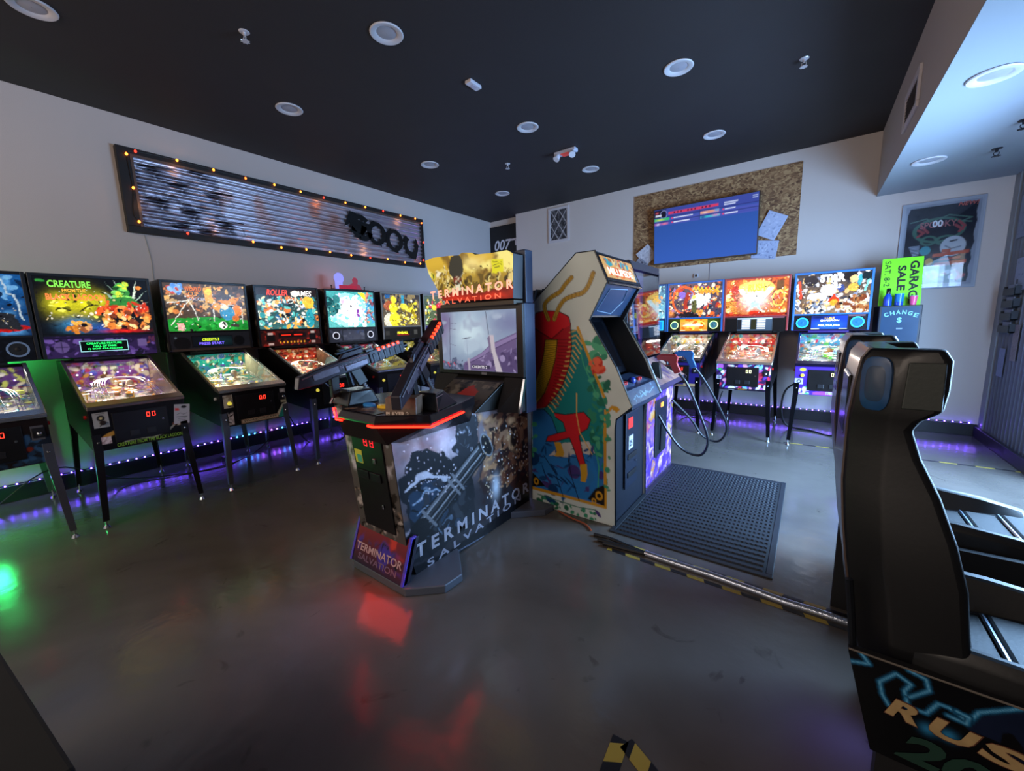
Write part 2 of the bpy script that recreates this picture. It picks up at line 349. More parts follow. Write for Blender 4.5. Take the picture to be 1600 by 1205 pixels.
MB().box(RX+0.028, RX+0.034, WY0, 4.07, 0, WZ1).box(RX+0.028, RX+0.034, 4.13, WY1, 0, WZ1).build('pane', glass(refl=0.06), dr)
BB = mat('#131319', 0.45)
struct(MB().box(0, 0.016, FY, RY, 0, 0.14), 'baseboard_left', BB, bev=0.003)
struct(MB().box(0.782, RX-0.05, BY-0.016, BY, 0, 0.14), 'baseboard_back', BB, bev=0.003)
struct(MB().box(RX-0.08, RX-0.05, WY1+0.06, BY-0.016, 0, 0.12), 'baseboard_right', mat('#2a2733', 0.4), bev=0.003)
# black recess panel with the white numerals
struct(MB().box(0.0, 0.774, RY-0.03, RY-0.001, 0.0, H-0.12), 'trim_4', mat('#0c0c12', 0.6))

# LED tapes
def leds(name, label, pts, axis, cols):
    t = thing(name, label, 'light strip', pts[0])
    p0 = Vector(pts[0]); p1 = Vector(pts[1]); n = pts[2]
    d = (p1-p0)/(n-1); nrm = Vector(axis)
    MB().box(*sorted((0, (p1-p0).x+nrm.x*0.004+0.0001)), *sorted((0, (p1-p0).y+nrm.y*0.004)), -0.005, 0.005).build('tape', mat('#3a3550', 0.4), t)
    me = None
    base = {}
    for i in range(n):
        c = cols(i)
        if c not in base:
            o = MB().box(-0.005, 0.005, -0.005, 0.005, -0.004, 0.004).build('diode', mat(c, 0.3, emis=60.0, ecol=c), t); base[c] = o
        else:
            o = base[c].copy(); C.objects.link(o); o.parent = t
        o.location = d*i+nrm*0.007
VIO, CYA, MAG = '#5a38ff', '#2f8dff', '#a04dff'
leds('led_strip', 'violet blue LED light strip along the baseboard of the left wall under the pinball machines', ((0.017, -0.38, 0.155), (0.017, -0.38+99*0.0667, 0.155), 100), (1, 0, 0),
     lambda i: CYA if 33 <= i <= 36 or 41 <= i <= 42 else MAG if 37 <= i <= 40 else VIO)
leds('led_strip', 'violet LED light strip along the baseboard of the back wall, ending by the metal wall', ((3.83, BY-0.017, 0.155), (3.83+51*0.0667, BY-0.017, 0.155), 52), (0, -1, 0), lambda i: VIO)

# ceiling fittings
DLR = mat('#cfcbd0', 0.5)
def downlight(x, y, z=H, label='', first=[]):
    if not first:
        t = thing('recessed_downlight', label, 'ceiling light', (x, y, z), group='recessed ceiling downlights')
        prof = [(0.118, 0), (0.122, -0.006), (0.116, -0.012), (0.085, -0.010), (0.072, 0.0)]
        n = 32; secs = [[(r*math.cos(2*PI*i/n), r*math.sin(2*PI*i/n), zz) for i in range(n)] for r, zz in prof]
        MB().loft(secs, False).build('trim_ring', DLR, t, smooth=True)
        MB().loft([[(r*math.cos(2*PI*i/n), r*math.sin(2*PI*i/n), zz) for i in range(n)] for r, zz in ((0.072, -0.0005), (0.062, 0.0-0.002), (0.03, -0.0065), (0.002, -0.007))], False).build('lens', mat('#a7a4ad', 0.35), t, smooth=True)
        first.append(t); return t
    c = copy_tree(first[0]); c.location = (x, y, z); c['label'] = label; return c
DLL = [('nearest the left wall, at the top left corner of the photo', 1.38, .56), ('second from the left end of the row nearest the left wall', 1.38, 2.2),
       ('third from the left of the row by the left wall', 1.38, 4.03), ('smallest and farthest of the row by the left wall', 1.38, 5.63),
       ('large, at top centre, closest of the middle row', 2.98, 2.16), ('second of the middle row, between the sensor and the emergency light', 2.98, 4.02),
       ('farthest of the middle row, above the wall vent', 2.98, 5.62), ('at upper right, nearest of the row toward the soffit', 4.585, 3.98), ('above the television, farthest of the row toward the soffit', 4.585, 5.6)]
for s_, x, y in DLL: downlight(x, y, H, 'white downlight '+s_)
downlight(6.45, 3.92, LH, 'large round white downlight in the bright low ceiling at the top right')
downlight(6.45, 5.61, LH, 'faint white downlight in the low ceiling just above the framed poster')
def sprinkler(x, y, z, label, m, first=[]):
    t = thing('fire_sprinkler', label, 'sprinkler', (x, y, z), group='ceiling fire sprinklers')
    MB().cyl((0, 0, 0), (0, 0, -0.006), 0.036, 0.03, 20).build('escutcheon', m, t, smooth=True)
    b = MB().cyl((0, 0, -0.006), (0, 0, -0.03), 0.011, 0.009, 10)
    b.tube([(-0.014, 0, -0.028), (-0.017, 0, -0.045), (0, 0, -0.06)], 0.003, 6).tube([(0.014, 0, -0.028), (0.017, 0, -0.045), (0, 0, -0.06)], 0.003, 6); b.build('frame', m, t, smooth=True)
    d = MB().cyl((0, 0, -0.06), (0, 0, -0.064), 0.024, 0.024, 12)
    for k in range(8): d.box(0.02, 0.03, -0.003, 0.003, -0.064, -0.061) if k == 0 else d.cyl((0.018*math.cos(k*PI/4), 0.018*math.sin(k*PI/4), -0.062), (0.03*math.cos(k*PI/4), 0.03*math.sin(k*PI/4), -0.062), 0.003, n=5)
    d.build('deflector', m, t)
for x, y, s_ in ((2.19, 1.51, 'at the upper left'), (5.46, 4.55, 'at the upper right beside the soffit'), (2.19, 4.7, 'small and far, above the back corner')):
    sprinkler(x, y, H, 'white fire sprinkler on the black ceiling '+s_, mat('#d5d3da', 0.3, 0.3))
sprinkler(6.88, 5.64, LH, 'dark pendent fire sprinkler under the bright low ceiling above the poster', DARKMET)
sprinkler(6.85, 4.96, LH, 'dark pendent fire sprinkler at the right edge of the low ceiling', DARKMET)
t = thing('motion_sensor', 'small white rectangular detector box on the black ceiling', 'detector', (3.06, 3.03, H), 0.0)
MB().box(-0.035, 0.035, -0.075, 0.075, -0.03, 0).build('housing', mat('#cfc9d2', 0.5), t, bev=0.006); MB().box(-0.02, 0.02, -0.03, 0.03, -0.034, -0.03).build('lens', mat('#b9b3c0', 0.3), t, bev=0.002)
t = thing('emergency_light', 'white emergency light with two round lamps and a red middle on the ceiling', 'emergency light', (3.01, 4.84, H))
MB().box(-0.15, 0.15, -0.045, 0.045, -0.045, 0).build('housing', mat('#c9cbdc', 0.45), t, bev=0.01)
MB().box(-0.055, 0.055, -0.047, 0.047, -0.05, -0.044).build('front_label', mat('#d24a46', 0.5, emis=0.3), t)
for s_ in (-1, 1): MB().cyl((s_*0.105, -0.02, -0.05), (s_*0.115, -0.05, -0.095), 0.032, 0.042, 16).build('lamp_head', mat('#d8dae6', 0.3), t, bev=0.003)

def vent(name, loc, rz, w_, h_, label, diamonds=True):
    t = thing(name, label, 'vent', loc, rz); f = 0.045
    MB().box(-w_/2, w_/2, -0.02, 0, 0, f).box(-w_/2, w_/2, -0.02, 0, h_-f, h_).box(-w_/2, -w_/2+f, -0.02, 0, f, h_-f).box(w_/2-f, w_/2, -0.02, 0, f, h_-f).build('frame', mat('#c9c2c6', 0.5), t, bev=0.004)
    if diamonds:
        plane_art('filter_grille', [('f', '#3d3c40'), ('s', ['#66656a', '#2e2d31', '#58575c'], 260, 0.02, (0, 0, 1, 1), 4)]+[('l', '#c3bec4', 0.006, [a, 0, b, 1]) for a, b in ((-.5, .5), (0, 1), (.5, 1.5), (.5, -.5), (1, 0), (1.5, .5))],
                  (-w_/2+f, -0.008, f), (1, 0, 0), (0, 0, 1), w_-2*f, h_-2*f, 0.007, amat(0, 0.6), t)
    else:
        g = MB().box(-w_/2+f, w_/2-f, -0.004, -0.001, f, h_-f)
        for k in range(int((h_-2*f)/0.025)): z = f+0.005+k*0.025; g.hexa([(-w_/2+f, -0.014, z), (w_/2-f, -0.014, z), (w_/2-f, -0.003, z+0.01), (-w_/2+f, -0.003, z+0.01), (-w_/2+f, -0.014, z+0.004), (w_/2-f, -0.014, z+0.004), (w_/2-f, -0.003, z+0.014), (-w_/2+f, -0.003, z+0.014)])
        g.build('louvres', mat('#6d625c', 0.5), t)
vent('wall_vent', (1.765, BY, 2.94), 0, 0.44, 0.62, 'white framed return vent with a diamond mesh filter high on the back wall')
vent('wall_vent', (SX, 4.83, 3.0), -PI/2, 0.6, 0.3, 'beige slatted vent on the side face of the soffit', False)

# ------------------------------------------------------------------ numerals and picture in the recess
text('007', (0.10, RY-0.031, 2.99), (1, 0, 0), (0, 0, 1), 0.42, 0.21, mat('#d8d8e2', 0.5), None, 'numerals', shear=0.2, bold=0.02)
tag(bpy.data.objects['numerals'], 'large white slanted numerals on the black recess panel in the corner', 'lettering')
MB().box(0.52, 0.72, RY-0.036, RY-0.032, 3.15, 3.19).box(0.66, 0.70, RY-0.036, RY-0.032, 3.05, 3.16).build('emblem', mat('#d8d8e2', 0.5), bpy.data.objects['numerals'])
p = plane_art('picture', [('f', '#8f86b8'), ('s', ['#b8a8d8', '#4b406a', '#c05a80', '#d9d4ee', '#2a2440'], 60, 0.03, (0, 0, 1, 1), 3), ('r', '#d8d4e4', 0, .93, 1, 1)], (0.06, RY-0.036, 2.42), (1, 0, 0), (0, 0, 1), 0.36, 0.36, 0.012, amat(0, 0.4), None, thick=0.006)
tag(p, 'small violet and pink picture under the white numerals in the corner recess', 'picture')
# ------------------------------------------------------------------ corrugated sign on the left wall
sg = thing('corrugated_wall_sign', 'long corrugated metal sign in a black wooden frame on the left wall', 'sign', (0.0, 3.07, 2.48))
FRM = mat('#17110f', 0.6, noise=0.3, nscale=12)
L0, L1, Z0, Z1 = -1.95, 1.955, 0.0, 0.815
for nm, b in (('frame_board', (0, .075, L0, L1, Z1-.06, Z1)), ('frame_board', (0, .075, L0, L1, Z0, Z0+.06)), ('frame_board', (0, .075, L0, L0+.10, Z0+.06, Z1-.06)), ('frame_board', (0, .075, L1-.05, L1, Z0+.06, Z1-.06))):
    MB().box(*b).build(nm, FRM, sg, bev=0.003)
MB().box(0.060, 0.078, L0+.10, L0+.122, Z0+.06, Z1-.06).box(0.060, 0.078, L0+.122, L1-.05, Z1-.08, Z1-.06).build('inner_strip', mat('#5c4a40', 0.5), sg)
cw, ch = (L1-.05)-(L0+.1), Z1-Z0-.12
skl = [('f', '#e2dbe4'), ('n', .12, 3, 5), ('c', '#d8b4ae', .62, 2.6, 9, (.0, 0, .75, 1))]
# faded grey stencil patches at the left end
PA = [(a*.72, b) for a, b in [(0.02, .86), (.17, .98), (.10, .72), (.22, .66), (.03, .42), (.13, .34), (.25, .22), (.09, .10), (.18, .06)]]
skl += [('p', '#b4afba', [0, 0, .24, 0, .225, .18, .21, .33, .195, .45, .18, .6, .16, .75, .14, .9, .11, .99, 0, .8])]
skl += [('s', ['#cbc5d0', '#8b8792', '#9c97a3', '#d8d2dc'], 70, .05, (0, 0, .19, .9), 12, 2.0)]
for i, (a, b) in enumerate(PA):
    skl += [('p', '#3f3c44', [a+.0, b-.02, a+.03, b+.03, a+.055, b+.012, a+.04, b-.03, a+.015, b-.05]), ('l', '#2b2930', .006, [a, b+.02, a+.045, b+.05, a+.075, b+.055]), ('b', '#57535d', a+.035, b-.09, .018, .10),
            ('o', '#b5afb8', a+.055, b-.10, .022, .09, 0, .006)]
plane_art('corrugated_panel', skl, (0.045, L0+.1, Z0+.06), (0, 1, 0), (0, 0, 1), cw, ch, 0.0055, amat(0, 0.3, 0.88), sg, height=lambda X, Y: 0.0175*np.cos(2*PI*Y/0.0635))
# cut-out black lettering, leaning, in a spiky hand-cut style
LT = []
def rg(cy, cz, ry, rz_, hy, hz, tilt=0.0, gap=None, th=0.006, n=28):
    out, inn = [], []; LB = MB(); LT.append(LB)
    for i in range(n+1):
        a = 2*PI*i/n if gap is None else math.radians(gap[0])+(2*PI-math.radians(gap[1]-gap[0]) if False else math.radians(gap[1]-gap[0]))*i/n
        for L, (r1, r2) in ((out, (ry, rz_)), (inn, (hy, hz))): L.append((cy+math.cos(a)*r1+math.sin(a)*r2*tilt, cz+math.sin(a)*r2))
    for i in range(n): LB.prism([out[i], out[i+1], inn[i+1], inn[i]], 'x', 0.064, 0.064+th)
def spike(p, c):
    LT[c].prism(p, 'x', 0.0635, 0.0705)
cvt = lambda L: [(L[i]-3.07, L[i+1]-2.48) for i in range(0, len(L), 2)]
A_ = cvt([3.795,2.957,4.051,2.913,4.374,2.853,4.707,2.817]); 
rg(A_[0][0], A_[0][1], .19, .19, .10, .12, -.15, (40, 340)); rg(A_[1][0]+.01, A_[1][1], .172, .172, .095, .115); rg(A_[2][0]+.02, A_[2][1]+.005, .172, .172, .095, .115); rg(A_[3][0]+.03, A_[3][1], .150, .185, .085, .10, 0, (-215, 45))
for P_ in ([3.509,2.936,3.614,3.17,3.666,3.162,3.737,3.14,3.638,3.094,3.585,2.976], [3.622,3.037,3.709,3.071,3.902,3.031,3.918,2.968,3.796,2.845,3.755,2.876,3.629,2.893], [3.799,2.995,3.885,2.972,3.824,2.793,3.748,2.801], [3.949,3.058,4.01,3.097,4.088,3.063,4.013,3.003], [4.248,2.973,4.315,3.033,4.375,3.003,4.294,2.941], [4.574,2.923,4.632,2.972,4.708,2.911,4.608,2.845], [4.06,2.76,4.14,2.722,4.116,2.855], [4.383,2.672,4.46,2.661,4.446,2.802],
           [4.685,2.635,4.821,2.597,4.899,2.842,4.815,2.863,4.804,2.723], [3.597,2.888,3.789,2.779,3.761,2.831,3.636,2.967]): q_ = cvt(P_); spike(q_, min(range(4), key=lambda k: abs(A_[k][0]-sum(v[0] for v in q_)/len(q_))))
for k_, P_ in enumerate(LT): P_.build('sign_letter', mat('#08080a', 0.35), sg)
# string of little bulbs stapled round the frame
sl = thing('string_lights', 'string of small amber and red bulbs around the corrugated sign frame', 'string lights', (0.08, 3.07, 2.48))
BP = [(1.193, 3.219, 0), (1.265, 3.264, 1), (1.598, 3.276, 0), (1.926, 3.268, 0), (2.249, 3.262, 2), (2.574, 3.269, 0), (2.9, 3.261, 0), (3.216, 3.258, 1), (3.544, 3.26, 0), (3.871, 3.265, 0), (4.193, 3.273, 1), (4.528, 3.268, 0), (4.839, 3.275, 0), (4.976, 3.226, 2), (4.994, 2.907, 1), (4.97, 2.60, 1),
      (4.892, 2.538, 0), (4.557, 2.525, 0), (4.211, 2.54, 0), (3.89, 2.525, 1), (3.564, 2.526, 0), (3.235, 2.532, 0), (2.898, 2.524, 0), (2.574, 2.507, 0), (2.248, 2.533, 0), (1.6, 2.53, 1), (1.206, 2.581, 0), (1.204, 2.905, 0)]
wp = [(0.004, y-3.07, z-2.48) for y, z, c in BP]; MB().tube(smoothpts(wp+[wp[0]], 4), 0.0028, 5).build('wire', mat('#1c140f', 0.5), sl)
BM = [('#ff8a2c', 6.0), ('#ff3a28', 3.0), ('#ff6a28', 5.0)]; proto = {}
for y, z, c in BP:
    if c not in proto:
        proto[c] = MB().sphere((0, 0, 0), 0.0115, 10, 8, 1.25).build('bulb', mat(BM[c][0], 0.3, emis=BM[c][1], ecol=BM[c][0]), sl, smooth=True); o = proto[c]
    else: o = proto[c].copy(); C.objects.link(o); o.parent = sl
    o.location = (0.014, y-3.07, z-2.48)
for y, z in ((1.6, 3.2), (3.2, 3.2), (4.6, 3.2), (1.9, 2.6), (3.9, 2.6), (1.25, 2.75)): point('sign_bulb_glow', (0.16, y, z), 0.25, (1.0, 0.45, 0.15), 0.02)
tag(MB().tube(smoothpts([(0.004, 1.25, 2.47), (0.004, 1.262, 2.36), (0.004, 1.275, 2.2), (0.004, 1.268, 2.05), (0.004, 1.28, 1.9), (0.004, 1.275, 1.2), (0.006, 1.27, 0.3)]), 0.003, 6).build('hanging_wire', mat('#a79f98', 0.6), None, smooth=True), 'thin white cord hanging down the left wall from the corrugated sign', 'cord')

# ------------------------------------------------------------------ chipboard panel and television
def osb_mat():
    m = bpy.data.materials.new('strand_board'); m.use_nodes = True; nt = m.node_tree; b = nt.nodes['Principled BSDF']; tc = nt.nodes.new('ShaderNodeTexCoord')
    mp = nt.nodes.new('ShaderNodeMapping'); mp.inputs['Scale'].default_value = (1.0, 1, 1.6); nt.links.new(tc.outputs['Object'], mp.inputs['Vector'])
    d = nt.nodes.new('ShaderNodeTexNoise'); d.inputs['Scale'].default_value = 9; nt.links.new(mp.outputs[0], d.inputs['Vector'])
    ad = nt.nodes.new('ShaderNodeMix'); ad.data_type = 'VECTOR'; ad.inputs['Factor'].default_value = 0.12; nt.links.new(mp.outputs[0], ad.inputs[4]); nt.links.new(d.outputs['Color'], ad.inputs[5])
    v = nt.nodes.new('ShaderNodeTexVoronoi'); v.inputs['Scale'].default_value = 36; nt.links.new(ad.outputs[1], v.inputs['Vector'])
    r = nt.nodes.new('ShaderNodeValToRGB'); nt.links.new(v.outputs['Color'], r.inputs['Fac']); e = r.color_ramp.elements
    e[0].position = 0.1; e[0].color = (*lin('#5a3b26'), 1); e[1].position = 0.9; e[1].color = (*lin('#b89468'), 1); k = e.new(0.5); k.color = (*lin('#8c6746'), 1)
    nt.links.new(r.outputs['Color'], b.inputs['Base Color']); b.inputs['Roughness'].default_value = 0.65
    bp = nt.nodes.new('ShaderNodeBump'); bp.inputs['Strength'].default_value = 0.3; bp.inputs['Distance'].default_value = 0.004; nt.links.new(v.outputs['Distance'], bp.inputs['Height']); nt.links.new(bp.outputs['Normal'], b.inputs['Normal']); return m
osb = thing('chipboard_panel', 'big rectangular panel of raw chipboard on the back wall behind the television', 'wall panel', (4.32, BY-.001, 2.27))
MB().box(-1.12, 0.0, -0.015, 0, 0, 1.18).build('board', osb_mat(), osb); MB().box(0.0015, 1.12, -0.015, 0, 0, 1.18).build('board', osb_mat(), osb)
tv = thing('television', 'wide flat television showing a blue list screen on the back wall', 'television', (4.27, BY-0.018, 2.74))
tv.rotation_euler = (0.0, 0, 0)
MB().box(-0.2, 0.2, -0.06, 0, -0.15, 0.15).build('wall_bracket', DARKMET, tv)
tl = Matrix.Translation((0, -0.075, 0)) @ Matrix.Rotation(math.radians(4), 4, 'X')
TW, TH = 1.44, 0.84
def tvx(mb): return mb.xf(tl)
tvx(MB().box(-TW/2, TW/2, -0.015, 0.02, -TH/2, TH/2)).build('housing', mat('#0a0b12', 0.3), tv, bev=0.004)
so = tl @ Vector((-TW/2+.014, -0.0155, -TH/2+.02)); ty = tl.to_3x3() @ Vector((0, 0, 1))
lay = [('g', '#3560b8', '#28509c'), ('r', '#3c4a9e', 0, .83, 1, 1), ('r', '#4a56b0', 0, .70, 1, .82), ('r', '#4a56b0', 0, .775, 1, .81), ('r', '#3b3f98', 0, .725, 1, .73), ('r', '#25306e', 0, .76, 1, .772), ('r', '#25306e', 0, .845, 1, .855), ('r', '#25306e', .462, .70, .47, .95),
       ('r', '#0d1026', .0, .855, .125, .99), ('o', '#8e96d0', .10, .90, .035, .07, 0, .004), ('r', '#dadce8', .012, .87, .075, .905), ('b', '#d85a6a', .03, .94, .02, .02), ('r', '#dc3c64', .15, .885, .645, .93)]+[('r', '#5a1838', .17+.035*k, .892, .185+.035*k, .922) for k in range(13) if k % 4]+[('r', '#3c4a9e', 2, 2, 3, 3),
       ('r', '#cfd6ef', .695, .91, .82, .93), ('r', '#cfd6ef', .695, .878, .80, .898), ('r', '#30c070', 0, .79, .16, .838), ('b', '#e0e070', .06, .81, .05, .02), ('r', '#9a5fb0', 0, .715, .15, .757), ('b', '#f08090', .11, .73, .03, .02), ('b', '#e8e8ff', .04, .73, .02, .02),
       ('r', '#e89a80', .475, .79, .65, .838), ('b', '#3ba0e0', .63, .82, .03, .03), ('b', '#f8d0c0', .52, .81, .03, .02), ('r', '#38b8c8', .475, .715, .66, .757), ('b', '#e080c0', .62, .74, .04, .02), ('b', '#283090', .5, .735, .03, .03),
       ('e', '#ff5070', .19, .812, .008, .012), ('e', '#ff5070', .19, .737, .008, .012), ('e', '#ff5070', .69, .812, .008, .012), ('e', '#ff5070', .69, .737, .008, .012),
       ('r', '#eef0ff', .205, .803, .40, .82), ('r', '#eef0ff', .205, .728, .37, .745), ('r', '#eef0ff', .705, .803, .80, .82), ('r', '#eef0ff', .705, .728, .82, .745), ('r', '#b8c4e8', .945, .95, .99, .962), ('r', '#b8c4e8', .945, .92, .99, .932)]
plane_art('screen', lay, so, (1, 0, 0), ty, TW-.028, TH-.034, 0.008, amat(0.72, 0.55), tv)
text('HOLIDAY MOVIES AND SHOWS TOURNAMENT', tl @ Vector((-TW/2+.014+.155*1.412, -.0165, -TH/2+.02+.893*.806)), (1, 0, 0), ty, .68, .026, mat('#5a1236', .5, emis=.2), tv) if False else None
MB().box(0.76, 0.762, -0.003, -0.001, 0, 0.01)
tag(MB().box(0, .06, -.03, 0, 0, .06).build('camera_box', mat('#d9dbe6', 0.5), None, bev=0.004), 'tiny white square camera box with a black lens on the back wall below the television', 'camera')
bpy.data.objects['camera_box'].location = (4.16, BY, 2.075)
MB().box(.013, .047, -.032, -.03, .013, .047).build('lens', BLACK, bpy.data.objects['camera_box'])
tag(MB().tube([(4.37, BY-.003, 2.28), (4.37, BY-.003, 1.98)], .003, 6).build('hanging_wire', mat('#77717a', .6), None), 'thin dark cord running down the back wall under the television', 'cord')
# loose papers pinned to the chipboard
def paper(name, label, cx, cz, w_, h_, rot, cols, seed, y=BY-0.02, curl=0.02, cat='paper'):
    t = math.radians(rot); ux = Vector((math.cos(t), 0, math.sin(t))); uy = Vector((-math.sin(t), 0, math.cos(t)))
    o = Vector((cx, y, cz))-ux*w_/2-uy*h_/2
    p = plane_art(name, [('f', cols[0]), ('n', .08, 5, seed), ('s', cols[1:], 70, .012, (.08, .08, .92, .92), seed, 4)], o, ux, uy, w_, h_, 0.008, amat(0, 0.6), None, thick=0.001, height=lambda X, Y: curl*(Y/h_)**2)
    return tag(p, label, cat)
paper('printed_sheet', 'pale sheet of paper tilted right beside the television, upper one of the right pair', 5.135, 2.69, .25, .33, -27, ['#b3bbd8', '#8d96b6', '#c5cbe2', '#9aa4c4'], 2, curl=.04)
paper('printed_sheet', 'printed sheet under the lower right corner of the television, lower of the right pair', 5.07, 2.38, .30, .24, -8, ['#aab2cf', '#6f7698', '#8d94b4', '#c4cae0'], 3)
paper('printed_sheet', 'pale crumpled sheet left of the television, upper one of the left pair', 3.42, 2.50, .24, .24, 35, ['#b4acb2', '#958e96', '#c9c2c6'], 4, curl=.05)
paper('printed_sheet', 'dark topped sheet hanging left of the television, lower one of the left pair', 3.30, 2.33, .20, .24, -40, ['#8f8f9c', '#3f424f', '#565969', '#2c2e38'], 5)

# ------------------------------------------------------------------ framed poster
po = thing('framed_poster', 'dark torn-edged pinball poster in a pale frame on the back wall at right', 'poster', (6.785, BY, 1.72))
MB().box(-.335, .335, -.02, 0, 0, .99).build('frame', mat('#9aa2b2', 0.4), po, bev=0.003)
Lp = [('f', '#8d95a6'), ('p', '#171a28', [.03, .02, .93, .03, .95, .1, .93, .2, .96, .3, .94, .4, .97, .5, .945, .6, .97, .75, .95, .85, .96, .975, .06, .97, .03, .9]), ('n', .2, 6, 3),
      ('o', '#3f6458', .48, .68, .33, .14, 0, .012), ('l', '#4a6a60', .006, [.08, .80, .30, .83, .36, .78, .60, .85, .90, .79, .78, .76, .90, .74]), ('o', '#3f6458', .36, .56, .10, .05, 0, .010), ('o', '#3f6458', .60, .55, .13, .05, 0, .010),
      ('l', '#8d4046', .012, [.20, .70, .28, .66, .20, .62]), ('l', '#8d4046', .012, [.24, .74, .34, .66]), ('l', '#8d4046', .012, [.70, .72, .80, .66]), ('l', '#8d4046', .012, [.74, .76, .82, .70, .76, .64]),
      ('e', '#3c8896', .33, .44, .075, .055), ('e', '#a9b2bf', .70, .47, .17, .12), ('l', '#20242f', .008, [.66, .53, .74, .54]), ('l', '#6a7280', .007, [.60, .48, .68, .44, .80, .46]), ('r', '#a2412f', .56, .40, .68, .44),
      ('p', '#b4492e', [.44, .35, .92, .375, .92, .415, .44, .39]), ('p', '#8d3a30', [.54, .30, .82, .315, .82, .345, .54, .33]), ('p', '#a2412f', [.48, .235, .90, .255, .90, .30, .48, .28]), ('e', '#c79a4e', .40, .30, .055, .045),
      ('l', '#5a6478', .004, [.10, .33, .34, .345]), ('r', '#27404a', .3, .04, .9, .2), ('s', ['#6d8a90', '#a7b0be', '#8d4046', '#1b222c', '#4d6b70'], 30, .03, (.32, .06, .88, .18), 5)]
for k in range(7): Lp.append(('l', '#8d96aa', .005, [.10+.01*k, .50-.018*k, .24, .505-.018*k]))
plane_art('print', Lp, (-.30, -.021, .035), (1, 0, 0), (0, 0, 1), .60, .92, .007, amat(0, .25), po)
text('SPOOKY', (-.17, -.022, .035+.655), (1, 0, 0), (0, 0, 1), .30, .07, mat('#8a464c', .4), po, bold=.02); text('00', (-.068, -.023, .035+.66), (1, 0, 0), (0, 0, 1), .085, .075, mat('#cfd3de', .4), po, bold=.03)
text('NEW!', (.12, -.022, .035+.86), (1, 0, 0), (0, 0, 1), .15, .045, mat('#a04038', .4), po, shear=.3, bold=.03)
text('PINBALL', (-.12, -.022, .28), (1, 0, 0), (0, 0, 1), .20, .03, mat('#c79a4e', .4), po, bold=.03) if False else None
MB().box(-.32, .32, -.0245, -.0235, .015, .975).build('glazing', glass(refl=0.07), po)

# ------------------------------------------------------------------ sheets and file pockets on the metal wall
def wsheet(name, label, cy_, cz, w_, h_, cols, seed, cat='paper'):
    p = plane_art(name, [('f', cols[0]), ('s', cols[1:], 50, .01, (.08, .08, .92, .92), seed, 4)], (RX-.045, cy_+w_/2, cz-h_/2), (0, -1, 0), (0, 0, 1), w_, h_, .01, amat(0, .6), None, thick=.001)
    return tag(p, label, cat)
wsheet('notice_sheet', 'pale notice high on the metal wall at the right edge', 6.46, 2.38, .22, .42, ['#8f9bb4', '#76839e', '#a5b0c8'], 1)
wsheet('notice_sheet', 'white printed notice on the metal wall above the black file pockets', 6.30, 1.80, .28, .32, ['#a3adc4', '#7a86a2', '#8f9bb4'], 2)
wsheet('notice_sheet', 'small hanging tag sheet on the metal wall below the file pockets', 6.46, .90, .16, .30, ['#8d98b8', '#76839e', '#9aa6c0'], 3)
wsheet('notice_sheet', 'beige sheet at the right frame edge on the metal wall', 6.18, 1.12, .14, .36, ['#9c9498', '#857c80'], 4)
t = thing('file_pockets', 'black wire file pockets in a column on the metal wall at the right edge', 'file holder', (RX-.04, 6.36, 1.2))
for k in range(4):
    z = .02+k*.125
    b = MB()
    b.box(-.05, 0, -.14, .14, z, z+.01).box(-.055, -.045, -.14, .14, z, z+.07).box(-.05, 0, -.14, -.13, z, z+.09).box(-.05, 0, .13, .14, z, z+.09); b.build('pocket', mat('#141420', .45), t)
    MB().box(-.035, -.03, -.11, .09, z+.01, z+.105).build('papers', mat('#8f97aa', .6), t)
MB().box(-.008, 0, -.015, .015, 0, .55).build('back_strip', mat('#141420', .45), t)
